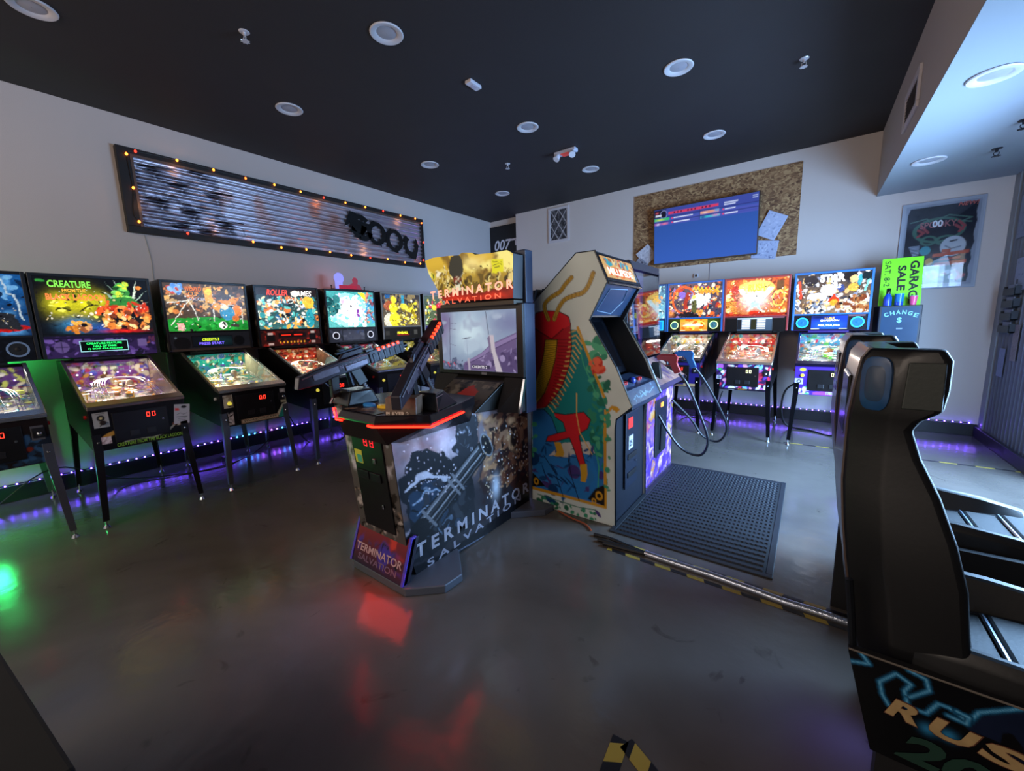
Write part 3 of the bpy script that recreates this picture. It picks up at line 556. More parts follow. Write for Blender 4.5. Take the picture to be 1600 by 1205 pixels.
# ------------------------------------------------------------------ pinball machines
CW = 0.285          # half width of the cabinet
BW = 0.378          # half width of the backbox
def gl(y): return 0.925+(-1.40-y)*-0.36   # height of the playfield glass at depth y (front is y=-1.40)
def pf(y): return 0.835+(y+1.36)*0.20      # playfield height
def pinball(name, label, loc, rz, sp, group):
    rnd = random.Random(sp['seed']); T = thing(name, label, 'pinball machine', loc, rz, group)
    cab = mat(sp.get('cab', '#08080a'), .45); trim = mat(sp.get('trim', '#101014'), .35); rail = mat(sp.get('rail', '#a9adb6'), .25, .9)
    # cabinet: two side boards, front board, bottom, back
    side = [(-1.40, .585), (-1.40, .905), (-.52, 1.235), (-.20, 1.235), (-.20, .665)]
    c = MB(); c.prism(side, 'x', -CW, -CW+.018); c.prism(side, 'x', CW-.018, CW)
    c.box(-CW+.018, CW-.018, -1.40, -1.38, .585, .875); c.hexa([(-CW+.018, -1.38, .59), (CW-.018, -1.38, .59), (CW-.018, -.20, .67), (-CW+.018, -.20, .67), (-CW+.018, -1.38, .61), (CW-.018, -1.38, .61), (CW-.018, -.20, .69), (-CW+.018, -.20, .69)])
    c.box(-CW+.018, CW-.018, -.22, -.20, .69, 1.235); c.build('cabinet', cab, T, bev=.002)
    # art on the side boards
    if sp.get('side'):
        for sx in (-1, 1):
            sd = [(-p[0] if sx < 0 else p[0], p[1]) for p in side]
            poly_art('side_art', sd if sx > 0 else sd[::-1], sp['side'], (sx*(CW+.0008), 0, 0), (0, sx, 0), (0, 0, 1), .014, amat(0, .35), T)
    # front art
    fa = sp.get('front', [('f', '#0c0c10')])
    plane_art('front_art', fa, (-CW+.004, -1.4010, .590), (1, 0, 0), (0, 0, 1), 2*CW-.008, .31, .007, amat(0, .35), T)
    # lockdown bar and side rails
    MB().hexa([(-CW-.004, -1.415, .90), (CW+.004, -1.415, .90), (CW+.004, -1.33, .915), (-CW-.004, -1.33, .915), (-CW-.004, -1.415, .928), (CW+.004, -1.415, .928), (CW+.004, -1.33, .958), (-CW-.004, -1.33, .958)]).build('lockdown_bar', rail, T, bev=.005)
    for sx in (-1, 1):
        x0, x1 = sorted((sx*(CW-.016), sx*(CW+.005)))
        MB().hexa([(x0, -1.33, .915), (x1, -1.33, .915), (x1, -.52, 1.225), (x0, -.52, 1.225), (x0, -1.33, .945), (x1, -1.33, .945), (x1, -.52, 1.25), (x0, -.52, 1.25)]).build('side_rail', rail, T, bev=.002)
    # playfield
    y0, y1 = -1.345, -.53; pw = 2*(CW-.02); pl = math.hypot(y1-y0, pf(y1)-pf(y0)); uy = Vector((0, y1-y0, pf(y1)-pf(y0))).normalized(); pc = sp['pf']; nrm = Vector((1, 0, 0)).cross(uy)
    lay = [('w', .006, 45, sp['seed']), ('f', pc[0]), ('c', pc[1], .5, 6, sp['seed'], (-1, -1, 2, 2)), ('s', pc, 170, .034, (0, .12, 1, 1), sp['seed'], 4), ('s', pc[1:]+['#f4efe2'], 200, .016, (0, .12, 1, 1), sp['seed']+9, 3),
           ('s', ['#111111', '#1a1820'], 60, .018, (0, .1, 1, 1), sp['seed']+5, 6), ('s', ['#ffffff', '#ffe9b0', pc[2], pc[3]], 90, .009, (0, .12, 1, .95), sp['seed']+3, 1.3)]
    lay += [('p', sp.get('apron', '#7a5a2c'), [0, 0, 1, 0, 1, .05, .68, .14, .32, .14, 0, .05]), ('l', '#e6dcc0', .004, [.04, .05, .3, .05]), ('l', '#e6dcc0', .004, [.7, .05, .96, .05])]
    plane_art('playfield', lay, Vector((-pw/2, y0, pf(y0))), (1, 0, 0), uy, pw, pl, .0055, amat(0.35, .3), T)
    def at(u, v, h=0.0): return Vector((-pw/2, y0, pf(y0)))+Vector((u*pw, 0, 0))+uy*(v*pl)+nrm*h
    # rear board of the playfield, with its art
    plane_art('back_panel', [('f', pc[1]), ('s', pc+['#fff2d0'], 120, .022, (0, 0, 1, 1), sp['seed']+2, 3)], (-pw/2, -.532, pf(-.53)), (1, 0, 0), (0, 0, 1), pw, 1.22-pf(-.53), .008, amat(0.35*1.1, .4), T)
    # inner side art blades
    for sx in (-1, 1):
        MB().add([(sx*(CW-.0185), -1.34, .84), (sx*(CW-.0185), -.53, 1.0), (sx*(CW-.0185), -.53, 1.22), (sx*(CW-.0185), -1.34, .925)], [(0, 1, 2, 3)]).build('side_blade', mat(sp.get('blade', '#4a4034'), .25), T)
    # flippers, slingshots, bumpers, ramps, targets
    wh = mat(pc[3], .35); rd = mat(sp.get('cap', pc[2]), .3, emis=.6)
    for sx in (-1, 1):
        a = at(.5+sx*.17, .20, .02); b = at(.5+sx*.055, .155, .02)
        MB().cyl(a-nrm*.012, a+nrm*.008, .012, n=12).cyl(b-nrm*.010, b+nrm*.006, .006, n=8).tube([a, b], .008, 8).build('flipper', wh, T)
        q = [at(.5+sx*.22, .27, .02), at(.5+sx*.34, .33, .02), at(.5+sx*.34, .44, .02)]
        m_ = MB(); m_.add([p for p in q]+[p+nrm*.006 for p in q], [(0, 1, 2), (5, 4, 3), (0, 3, 4, 1), (1, 4, 5, 2), (2, 5, 3, 0)])
        for p in q: m_.cyl(p-nrm*.02, p, .005, n=8)
        m_.build('slingshot', rd, T)
    for k in range(3):
        u, v = [(.36, .70), (.58, .76), (.50, .62)][k]; u += rnd.uniform(-.08, .12)
        MB().cyl(at(u, v), at(u, v, .035), .012, n=12).cyl(at(u, v, .035), at(u, v, .043), .034, .030, 16).cyl(at(u, v, .006), at(u, v, .012), .028, n=16).build('pop_bumper', rd if k != 1 else wh, T)
    for k in range(2):
        s_ = rnd.choice((-1, 1)) if k else -1; u0 = .5+s_*(.30 if k == 0 else .22)
        path = smoothpts([at(u0, .42, .03), at(u0-.02*s_, .58, .05), at(u0-.05*s_, .78, .085), at(.5+s_*.05, .88, .095), at(.5-s_*.28, .82, .09), at(.5-s_*.36, .62, .07), at(.5-s_*.38, .36, .035)], 4)
        m_ = MB(); off = Vector((.016, 0, 0))
        for o_ in (-off, off): m_.tube([p+o_ for p in path], .0032, 5)
        m_.tube(path, .0022, 4); m_.build('wire_ramp', mat(sp.get('ramp', '#c9ccd2'), .2, .8), T, smooth=True)
    pcs = [mat(c_, .3, emis=.35) for c_ in (pc[2], pc[3], pc[1], '#e9e4d8')]
    for k in range(9):
        u, v = rnd.uniform(.08, .92), rnd.uniform(.40, .95); h = rnd.uniform(.03, .07); s1, s2, an = rnd.uniform(.02, .05), rnd.uniform(.012, .03), rnd.uniform(0, PI); n_ = rnd.choice((4, 5, 6)); m_ = MB()
        pts = [at(u, v, h)+Vector((math.cos(an+2*PI*i/n_)*s1, 0, 0))+uy*(math.sin(an+2*PI*i/n_)*s2) for i in range(n_)]
        m_.add(pts+[p+nrm*.003 for p in pts], [tuple(range(n_))[::-1], tuple(range(n_, 2*n_))]+[(i, (i+1) % n_, (i+1) % n_+n_, i+n_) for i in range(n_)]); m_.cyl(at(u, v), at(u, v, h), .004, n=6)
        m_.build('plastic', pcs[k % 4], T)
    toy = sp.get('toy', (pc[3], pc[2]))
    m_ = MB().sphere(at(.66, .80, .05), .028, 12, 8, 1.2).cyl(at(.66, .80), at(.66, .80, .03), .02, .026, 10).cyl(at(.60, .80, .02), at(.64, .80, .05), .008, .010, 8).cyl(at(.72, .80, .02), at(.68, .80, .05), .008, .010, 8); m_.build('playfield_figure', mat(toy[0], .35), T, smooth=True)
    b0 = {}
    for k in range(16):
        c_ = sp['bulbs'][k % len(sp['bulbs'])]; u, v = (rnd.uniform(.06, .94), rnd.uniform(.3, .97)) if k > 5 else (.1+.16*k, .985)
        if c_ not in b0: b0[c_] = o = MB().sphere((0, 0, 0), .0058, 8, 6).build('lamp_bulb', mat(c_, .3, emis=14.0, ecol=c_), T)
        else: o = b0[c_].copy(); C.objects.link(o); o.parent = T
        o.location = at(u, v, rnd.uniform(.01, .05) if k > 5 else .12)
    MB().hexa([(-CW+.017, -1.335, .944), (CW-.017, -1.335, .944), (CW-.017, -.53, 1.232), (-CW+.017, -.53, 1.232), (-CW+.017, -1.335, .948), (CW-.017, -1.335, .948), (CW-.017, -.53, 1.236), (-CW+.017, -.53, 1.236)]).build('playfield_glass', glass(refl=.07), T)
    # backbox
    z0, z1, zs = 1.262, 1.975, 1.462
    bb = MB(); bb.box(-BW, -BW+.02, -.50, -.20, z0, z1).box(BW-.02, BW, -.50, -.20, z0, z1).box(-BW+.02, BW-.02, -.50, -.20, z1-.02, z1).box(-BW+.02, BW-.02, -.50, -.20, z0, z0+.02).box(-BW+.02, BW-.02, -.22, -.20, z0+.02, z1-.02)
    bb.box(-.2, .2, -.46, -.22, 1.235, z0); bb.build('backbox', cab, T, bev=.003)
    if sp.get('bside'):
        for sx in (-1, 1): plane_art('backbox_art', sp['bside'], (sx*(BW+.0006), -.498 if sx > 0 else -.202, z0+.002), (0, sx, 0), (0, 0, 1), .296, z1-z0-.004, .012, amat(0, .35), T)
    for nm, b in (('frame_rail', (-BW+.001, -BW+.024)), ('frame_rail', (BW-.024, BW-.001))): MB().box(b[0], b[1], -.512, -.50, z0+.003, z1-.003).build(nm, trim, T, bev=.003)
    MB().box(-BW+.024, BW-.024, -.508, -.50, z1-.026, z1-.003).build('frame_bar', trim, T, bev=.002); MB().box(-BW+.024, BW-.024, -.508, -.50, zs-.012, zs+.006).build('frame_bar', trim, T, bev=.002)
    gw, gh = 2*BW-.048, z1-.026-zs-.006
    go = (-gw/2, -.5025, zs+.006)
    gseed = sp['seed']
    plane_art('backglass', [('w', .006, 34, gseed)]+sp['glass']+[('s', ['#141018', '#0e1014'], 50, .013, (0, .0, 1, .8), gseed+8, 8), ('s', ['#fff6e0', '#ffe0a0', '#f8f8ff'], 60, .006, (.05, .05, .95, .8), gseed+18, 3), ('n', .30, 55, gseed), ('n', .22, 130, gseed+1)], go, (1, 0, 0), (0, 0, 1), gw, gh, .0052, amat(sp.get('gs', 2.2)*0.6, .2), T)
    for (s_, u, v, wd, ht, colr, es, *rest) in sp.get('titles', []):
        text(s_, (go[0]+u*gw, -.5035, go[2]+v*gh), (1, 0, 0), (0, 0, 1), wd*gw, ht*gh, mat(colr, .4, emis=es*0.6, ecol=colr), T, 'title_lettering', shear=rest[0] if rest else 0, bold=rest[1] if len(rest) > 1 else .02)
    # speaker panel
    ph = zs-.012-z0-.004
    plane_art('speaker_panel', sp.get('panel', [('f', '#101014')]), (-gw/2, -.5022, z0+.004), (1, 0, 0), (0, 0, 1), gw, ph, .0055, amat(sp.get('ps', .0), .35), T)
    pz = z0+.004+ph/2
    if sp.get('speakers'):
        c1, es, r_ = sp['speakers']
        for sx in (-1, 1):
            s_ = MB().ring((sx*.265, -.503, pz), (0, -1, 0), r_, r_*.80, .006, 28).build('speaker', mat(c1, .4, emis=es), T, smooth=True)
            MB().cyl((sx*.265, -.503, pz), (sx*.265, -.5045, pz), r_*.80, n=24).cyl((sx*.265, -.5045, pz), (sx*.265, -.509, pz), r_*.28, r_*.12, n=16).build('cone', mat(sp.get('cone', '#0a0a0c'), .6, emis=sp.get('conee', 0)), s_)
    if sp.get('display'):
        dl, dw, dh, ds, dz = sp['display']
        d_ = MB().box(-dw/2-.006, dw/2+.006, -.5055, -.502, pz+dz-dh/2-.006, pz+dz+dh/2+.006).build('display_bezel', mat(sp.get('bezel', '#08080a'), .3, emis=sp.get('beze', 0)), T, bev=.002)
        plane_art('display', dl, (-dw/2, -.5062, pz+dz-dh/2), (1, 0, 0), (0, 0, 1), dw, dh, .004, amat(ds, .2), d_)
        for (s_, u, v, wd, ht, colr, es) in sp.get('dtext', []):
            text(s_, (-dw/2+u*dw, -.5067, pz+dz-dh/2+v*dh), (1, 0, 0), (0, 0, 1), wd*dw, ht*dh, mat(colr, .4, emis=es, ecol=colr), d_, bold=.015)
    # coin door
    cd = MB().box(-.165, .165, -1.409, -1.401, .635, .865).build('coin_door', mat('#08080a', .35), T, bev=.006)
    MB().box(.02, .105, -1.4105, -1.409, .795, .840).build('credit_window', mat('#140406', .3), cd)
    cc = sp.get('credit', '#ff2a1c')
    for sx in (.034, .068):
        m_ = MB(); X0, X1, Zm = sx, sx+.02, .8175; y_ = -1.4112
        m_.box(X0, X1, y_, y_+.0006, .832, .835).box(X0, X1, y_, y_+.0006, .800, .803).box(X0, X0+.003, y_, y_+.0006, .803, .832).box(X1-.003, X1, y_, y_+.0006, .803, .832); m_.build('credit_digit', mat(cc, .4, emis=6, ecol=cc), cd)
    for sx in (-.05, .05): MB().box(sx-.028, sx+.028, -1.415, -1.409, .665, .71).build('coin_return', mat('#1a1a1e', .4), cd, bev=.003)
    MB().cyl((.13, -1.409, .765), (.13, -1.417, .765), .008, n=12).build('lock', CHROME, cd)
    MB().cyl((-.215, -1.402, .80), (-.215, -1.416, .80), .018, .015, 16).build('start_button', mat(sp.get('start', '#d8c84a'), .3, emis=sp.get('se', .8)), T)
    if sp.get('plunger', 1): 
        MB().cyl((.235, -1.402, .80), (.235, -1.44, .80), .008, n=10).sphere((.235, -1.452, .80), .016, 12, 8).build('plunger', CHROME, T, smooth=True)
        MB().box(.205, .265, -1.408, -1.401, .765, .835).build('plunger_plate', mat('#24242a', .4, .5), T, bev=.004)
    for sx in (-1, 1): MB().cyl((sx*CW, -1.31, .845), (sx*(CW+.014), -1.31, .845), .014, n=14).build('flipper_button', mat(sp.get('fb', '#c02020'), .3), T)
    for st in sp.get('stickers', []): plane_art('sticker', st[4], (st[0], -1.4020, st[1]), (math.cos(st[5]) if len(st) > 5 else 1, 0, math.sin(st[5]) if len(st) > 5 else 0), (-math.sin(st[5]) if len(st) > 5 else 0, 0, math.cos(st[5]) if len(st) > 5 else 1), st[2], st[3], .005, amat(0, .5), T)
    for (s_, x_, z_, wd, ht, colr, ro) in sp.get('ftext', []):
        text(s_, (x_, -1.4018, z_), (math.cos(ro), 0, math.sin(ro)), (-math.sin(ro), 0, math.cos(ro)), wd, ht, mat(colr, .5), T, 'front_lettering', bold=.015)
    # legs: angled steel, splayed a little, on levellers
    lm = mat(sp.get('leg', '#8d9199'), .35, .9) if sp.get('leg', '#8') != '#0a0a0c' else mat('#0b0b0e', .35)
    for sx in (-1, 1):
        for fy in (-1, 1):
            yt, yb = (-1.402, -1.435) if fy < 0 else (-.20, -.17); zt = .715 if fy < 0 else .77; xt, xb = sx*(CW+.003), sx*(CW+.030)
            def LS(x, y, z, w_, t_): return [(x, y, z), (x-sx*w_, y, z), (x-sx*w_, y-fy*t_, z), (x-sx*t_, y-fy*t_, z), (x-sx*t_, y-fy*w_, z), (x, y-fy*w_, z)]
            g = MB().loft([LS(xt, yt, zt, .050, .005), LS(xt, yt, .60, .050, .005), LS(xb, yb, .055, .036, .005)])
            lg = g.build('leg', lm, T, bev=.0015)
            xc, yc = xb-sx*.015, yb-fy*.015
            MB().cyl((xc, yc, .022), (xc, yc, .075), .006, n=8).cyl((xc, yc, 0), (xc, yc, .022), .022, .012, 14).build('leveller', CHROME, lg)
            if fy < 0: MB().sphere((xt-sx*.028, yt-.004, .655), .009, 10, 6).build('leg_bolt', CHROME, lg)
    # lamp strip under the backbox, shining down on the playfield
    l = bpy.data.lights.new('playfield_lamp', 'AREA'); l.shape = 'RECTANGLE'; l.size = .46; l.size_y = .03; l.energy = 3.0*sp.get('lp', 1); l.color = sp.get('lc', (1, .85, .65))
    o = bpy.data.objects.new('playfield_lamp', l); C.objects.link(o); o.parent = T; o.location = (0, -.56, 1.205); o.rotation_euler = (math.radians(-48), 0, 0)
    return T

RING = lambda u, v, r, c, t_: ('o', c, u, v, r, r*3.6, 0, t_)
SP = {}
# 0: blue game at the left edge
SP[0] = dict(seed=11, leg='#767a82', pf=['#20262a', '#5c3a7a', '#2fb8c8', '#d8e070', '#e8e4da', '#804828'], bulbs=['#fff0c8', '#ffffff', '#8a5cff'], blade='#2a2f38', lc=(1, .9, .8),
    glass=[('g', '#1a3a68', '#1f66b0'), ('c', '#5aa6e8', .52, 5, 3, (0, 0, 1, 1)), ('s', ['#2a78c8', '#123058', '#7ac0ff'], 60, .03, (0, .3, 1, 1), 8), ('e', '#d81f1c', .80, .13, .20, .07), ('p', '#2c3038', [.4, .1, .95, .1, .9, .35, .7, .42, .5, .3]), ('l', '#d8f0ff', .005, [.70, .95, .85, .93, .88, .70, .93, .68, .96, .25]), ('l', '#e8f6ff', .006, [.72, .35, .72, .5]), ('l', '#e8f6ff', .006, [.78, .3, .78, .47])],
    panel=[('f', '#0b0c12'), ('s', ['#14161f', '#1b2030'], 30, .03, (0, 0, 1, 1), 1)], speakers=('#6f86a8', .15, .062), gs=1.0, display=([('f', '#0b1020')], .28, .10, .2, 0),
    front=[('f', '#1b1210'), ('s', ['#233a52', '#31557a', '#1a2432'], 60, .03, (.55, 0, 1, .55), 4), ('e', '#7a2a1c', .82, .34, .03, .05)], stickers=[(.20, .75, .06, .10, [('f', '#55555c'), ('r', '#111114', .2, .2, .8, .8), ('r', '#77777c', .35, .3, .65, .7)])], gs_=1)
# 1: black game with the green lettering
SP[1] = dict(seed=23, leg='#0a0a0c', rail='#8a7f74', pf=['#4a3a2c', '#8a4c9a', '#e0a04a', '#e8dcc8', '#c03a50', '#5a5ac8', '#d0c8a0', '#6b4a30'], bulbs=['#ffffff', '#c8a0ff', '#fff2d0', '#b080ff'], blade='#6b584a', lc=(1, .85, .75), lp=1.2, apron='#8a6038', start='#2a2018', se=.05, fb='#c02020', plunger=0,
    glass=[('f', '#0c0d12'), ('b', '#e8e028', .20, .52, .14, .22), ('b', '#d8d020', .40, .55, .13, .26), ('b', '#c8c424', .54, .60, .08, .16), ('s', ['#3a3a10', '#6a6a18', '#f4f060'], 22, .018, (.10, .30, .50, .72), 5, 4), ('l', '#28280c', .005, [.14, .42, .20, .46, .26, .42]), ('l', '#2c2c10', .005, [.34, .40, .42, .50, .50, .52]),
           ('b', '#3a8ac0', .30, .16, .16, .14), ('s', ['#c87828', '#e0a040', '#8a4a18'], 16, .03, (.22, .06, .40, .20), 2), ('b', '#2c50a0', .50, .10, .12, .10),
           ('p', '#8fae9a', [.74, .62, .60, .95, .73, .68]), ('p', '#a8c4b4', [.78, .62, .68, .99, .79, .70]), ('p', '#c8d8c4', [.82, .62, .90, .99, .86, .66]), ('p', '#a8c4b4', [.84, .55, .99, .82, .86, .62]), ('p', '#8fae9a', [.84, .45, .99, .60, .86, .52]), ('p', '#8fae9a', [.66, .60, .56, .78, .70, .62]),
           ('e', '#2f7a34', .74, .74, .075, .20), ('e', '#4aa048', .74, .86, .05, .08), ('s', ['#1c4a20', '#7ad060', '#2f7a34', '#d0e040'], 40, .018, (.67, .55, .82, .95), 6), ('e', '#2f7a34', .74, .58, .15, .10), ('s', ['#e85c28', '#f09048', '#c03018'], 34, .03, (.50, .34, .95, .56), 7, 3), ('s', ['#f0a850', '#d87830', '#f8d090', '#7a3820'], 60, .026, (.52, .08, .96, .42), 9, 3),
           ('b', '#e02018', .72, .04, .20, .035), ('e', '#ffe0c0', .44, .36, .014, .022), ('e', '#e08838', .91, .86, .025, .04), ('r', '#2a7a30', .03, .90, .10, .945)],
    titles=[('CREATURE', .11, .82, .36, .12, '#7ad848', 2.0, 0, .03), ('FROM THE', .22, .745, .20, .055, '#f0a838', 2.0, 0, .02), ('BLACK LAGOON', .08, .60, .50, .11, '#f0783a', 2.2, 0, .03)],
    panel=[('f', '#3c2860'), ('s', ['#6a4aa0', '#1c1430', '#8a68c8', '#2a1c48'], 110, .026, (0, 0, 1, 1), 3, 3), ('r', '#241640', 0, .86, 1, 1), ('e', '#7a62a8', .13, .5, .062, .26), ('l', '#2a1c48', .003, [.08, .5, .18, .5]), ('l', '#2a1c48', .003, [.13, .28, .13, .72]), ('r', '#8a72b8', .82, .42, .91, .78), ('s', ['#b0604a', '#7a3a5a'], 8, .012, (.92, .4, .99, .9), 2)], ps=.45,
    display=([('f', '#04140c')], .30, .085, .3, 0), bezel='#a8e8f0', beze=.7, dtext=[('CREATURE FEATURE', .12, .68, .76, .2, '#20e060', 2.5), ('HALL OF FAME', .25, .40, .5, .2, '#20e060', 2.5), ('1) BOB 424,322,060', .14, .10, .74, .2, '#20e060', 2.5)],
    side=[('f', '#0a0b0d')], front=[('f', '#0b0a0c'), ('l', '#a8a090', .006, [.30, .12, .45, .16, .60, .10, .78, .22, .90, .42]), ('s', ['#c8b8a0', '#8a4a38', '#d8a060'], 24, .014, (.86, .30, .99, .55), 4), ('e', '#c08a38', .16, .36, .09, .05, 25)],
    ftext=[('CREATURE FROM THE BLACK LAGOON', -.16, .598, .40, .028, '#8ab830', .0)], stickers=[(-.265, .765, .085, .115, [('f', '#a8a8a8'), ('e', '#2a2a2c', .5, .62, .26, .20), ('e', '#d8c890', .5, .62, .10, .08), ('l', '#3a3a3c', .004, [.4, .1, .6, .35]), ('r', '#5a5a5c', .2, .88, .8, .92)]), (-.24, .635, .055, .055, [('f', '#b8a0a4'), ('s', ['#7a4a58', '#e0d0d4'], 12, .01, (0, 0, 1, 1), 2)]), (.196, .70, .105, .165, [('f', '#b8b4ba'), ('e', '#141416', .62, .86, .18, .07), ('p', '#d84a4a', [.05, .68, .35, .68, .28, .80, .05, .82]), ('l', '#3a3a44', .0016, [.2, .48, .4, .55, .6, .48, .8, .54]), ('r', '#4a4a52', .15, .34, .85, .37), ('r', '#4a4a52', .25, .25, .75, .28), ('r', '#4a4a52', .25, .16, .75, .19)], -.12)])
SOC = [('g', '#2a2420', '#3c3430'), ('s', ['#8a5a3a', '#6a5040', '#a88860', '#4a3a34', '#c07840'], 160, .022, (0, .30, 1, .98), 3), ('g', '#1f7a2a', '#1f7a2a', -9, -8)]
SP[2] = dict(seed=31, leg='#767a82', rail='#b5b0a8', pf=['#4a5a38', '#1fb0a0', '#e8c850', '#e8e8d8', '#7a4ac0', '#4888c8', '#c8b878', '#30604a'], bulbs=['#fff6c8', '#ffffff', '#ffe89a', '#40e0d0', '#a060ff'], blade='#8a8a78', lc=(1, .93, .65), lp=1.4, apron='#6a6a3a', fb='#d0d0d0',
    glass=[('f', '#4a3a30'), ('s', ['#8a5a3a', '#6a5040', '#b89868', '#3a2e2a', '#c87840', '#d8a860'], 170, .022, (0, .34, 1, .98), 3), ('p', '#1f8a30', [0, 0, 1, 0, 1, .22, .5, .30, 0, .26]), ('s', ['#28a03c', '#147024'], 30, .03, (0, 0, 1, .2), 5), ('s', ['#5a90d8', '#c04a3a', '#8ab0e0'], 20, .024, (.04, .80, .22, .96), 6),
           ('l', '#f0ece0', .003, [.04, .14, .28, .66, .36, .22]), ('l', '#f0ece0', .003, [.02, .58, .28, .66]), ('l', '#f0ece0', .003, [.56, .20, .56, .62, .94, .52, .94, .16]), ('r', '#e8a030', .47, .60, .57, .94), ('e', '#f0c840', .53, .84, .045, .06), ('p', '#e88828', [.62, .66, .80, .70, .92, .74, .86, .58, .74, .56]), ('e', '#e89030', .62, .52, .07, .09), ('e', '#e07820', .88, .44, .06, .13), ('e', '#3a88b0', .74, .38, .10, .16), ('e', '#e8d8b8', .71, .52, .05, .06), ('e', '#c86820', .84, .26, .05, .07),
           ('e', '#f0f0ea', .66, .12, .055, .085), ('s', ['#141414'], 6, .011, (.62, .06, .70, .18), 3, 1.2), ('r', '#e8a8a0', .10, .02, .18, .18), ('e', '#3a3630', .82, .10, .06, .04)],
    titles=[('WORLD', .24, .84, .20, .10, '#e87838', 1.6), ('CUP', .28, .74, .12, .09, '#f09848', 1.6), ('SOCCER', .28, .65, .20, .06, '#c8c8d8', 1.2)],
    panel=[('f', '#2c2c34'), ('e', '#1a1a1e', .13, .42, .10, .36), ('e', '#141418', .85, .48, .075, .30), ('r', '#4a3a34', 0, .0, 1, .12), ('e', '#8aa0b0', .06, .74, .015, .05)], ps=.25,
    display=([('f', '#12141c'), ('b', '#1f3a40', .7, .5, .5, .6)], .36, .105, .5, 0), dtext=[('CREDITS 3', .24, .55, .42, .26, '#c8e028', 2.2), ('PRESS START', .16, .16, .62, .26, '#6a58e8', 2.2)],
    bside=[('f', '#141418'), ('s', ['#8a8478', '#4a4a44', '#2a5a50'], 26, .03, (0, 0, 1, 1), 7)], side=[('f', '#101416'), ('s', ['#5a7a7a', '#8a9a94', '#2a4a4c', '#1a2a2c'], 46, .09, (-1.4, .58, -.2, 1.2), 4, 3)],
    front=[('f', '#0c0c0f'), ('p', '#2a8a84', [.86, 0, 1, 0, 1, .42, .93, .36, .80, .06]), ('p', '#c8c8b8', [.84, .05, .93, .36, 1, .42, 1, .46, .92, .42, .80, .08])], stickers=[(-.262, .76, .075, .12, [('f', '#b8b0a4'), ('s', ['#2a2a2c', '#8a8070'], 14, .016, (0, 0, 1, 1), 3)]), (-.245, .60, .05, .12, [('f', '#a09898'), ('s', ['#1c1c20', '#c8c0c0'], 16, .012, (0, 0, 1, 1), 5)]), (.225, .83, .05, .045, [('f', '#9a9a9e'), ('r', '#c8c8cc', .2, .3, .8, .7)]), (.232, .795, .03, .03, [('f', '#0c0c0f'), ('e', '#1f9a50', .5, .5, .48, .48)]), (.225, .735, .052, .05, [('f', '#a8a48c'), ('r', '#2a2a2a', 0, .48, 1, .52)]),
        (-.14, .592, .33, .04, [('f', '#a89c84'), ('r', '#7a2a24', .01, .08, .99, .92), ('r', '#b8ac94', .02, .14, .98, .86)])],
    ftext=[('WorldCupUSA94', -.12, .600, .29, .024, '#3a2a22', 0)])
SP[3] = dict(seed=42, leg='#767a82', pf=['#4a2c22', '#c8402c', '#f07040', '#e8d8b0', '#d8b060', '#7a2a20', '#a85a30'], bulbs=['#ffb040', '#fff0c0', '#ff5038'], blade='#54463a', lc=(1, .75, .5), apron='#4a4034',
    glass=[('g', '#3a6a6a', '#1c1a1c'), ('s', ['#3a9aa0', '#d8e8e0', '#e8b050', '#2a6a98', '#f0dca8', '#1a1a20', '#d87838', '#60c0b8'], 190, .03, (0, .02, 1, .78), 3, 3), ('e', '#f0c040', .84, .66, .10, .16), ('e', '#2a98a8', .85, .26, .07, .24), ('s', ['#f8f8f0'], 16, .022, (.1, .1, .8, .6), 4), ('r', '#241a1c', 0, .82, 1, 1), ('e', '#fff8e0', .62, .88, .07, .08)],
    titles=[('ROLLER', .16, .82, .34, .14, '#e84838', 2.2, .2, .03), ('GAMES', .56, .82, .34, .14, '#f0e8e0', 2.0, .2, .03)],
    panel=[('f', '#35120f'), ('s', ['#7a1c16', '#1a0c0c', '#a02a20', '#4a1a16'], 60, .02, (0, 0, 1, 1), 4), ('r', '#0c0a0c', .28, .52, .74, .82), ('r', '#100c0c', .08, .30, .22, .75), ('r', '#100c0c', .80, .30, .92, .75), ('r', '#c8a8a0', .11, .72, .19, .86), ('r', '#c8a8a0', .11, .06, .19, .2), ('r', '#c8b8b0', .83, .78, .9, .92), ('r', '#c8a8a0', .83, .12, .9, .26)]+[('e', '#ffb030', .30+.058*k, .22, .012, .07) for k in range(8)], ps=.8,
    display=([('f', '#1a0606'), ('r', '#e02818', .05, .3, .45, .7), ('r', '#e02818', .58, .3, .95, .7)], .28, .035, 1.6, .035), side=[('f', '#0e0c0c'), ('s', ['#5a6a7a', '#3a2420'], 16, .08, (-1.4, .58, -.2, 1.2), 4, 3)], bside=[('f', '#1a1614'), ('s', ['#4a3a34', '#7a6a64', '#2c2420'], 30, .03, (0, 0, 1, 1), 7)])
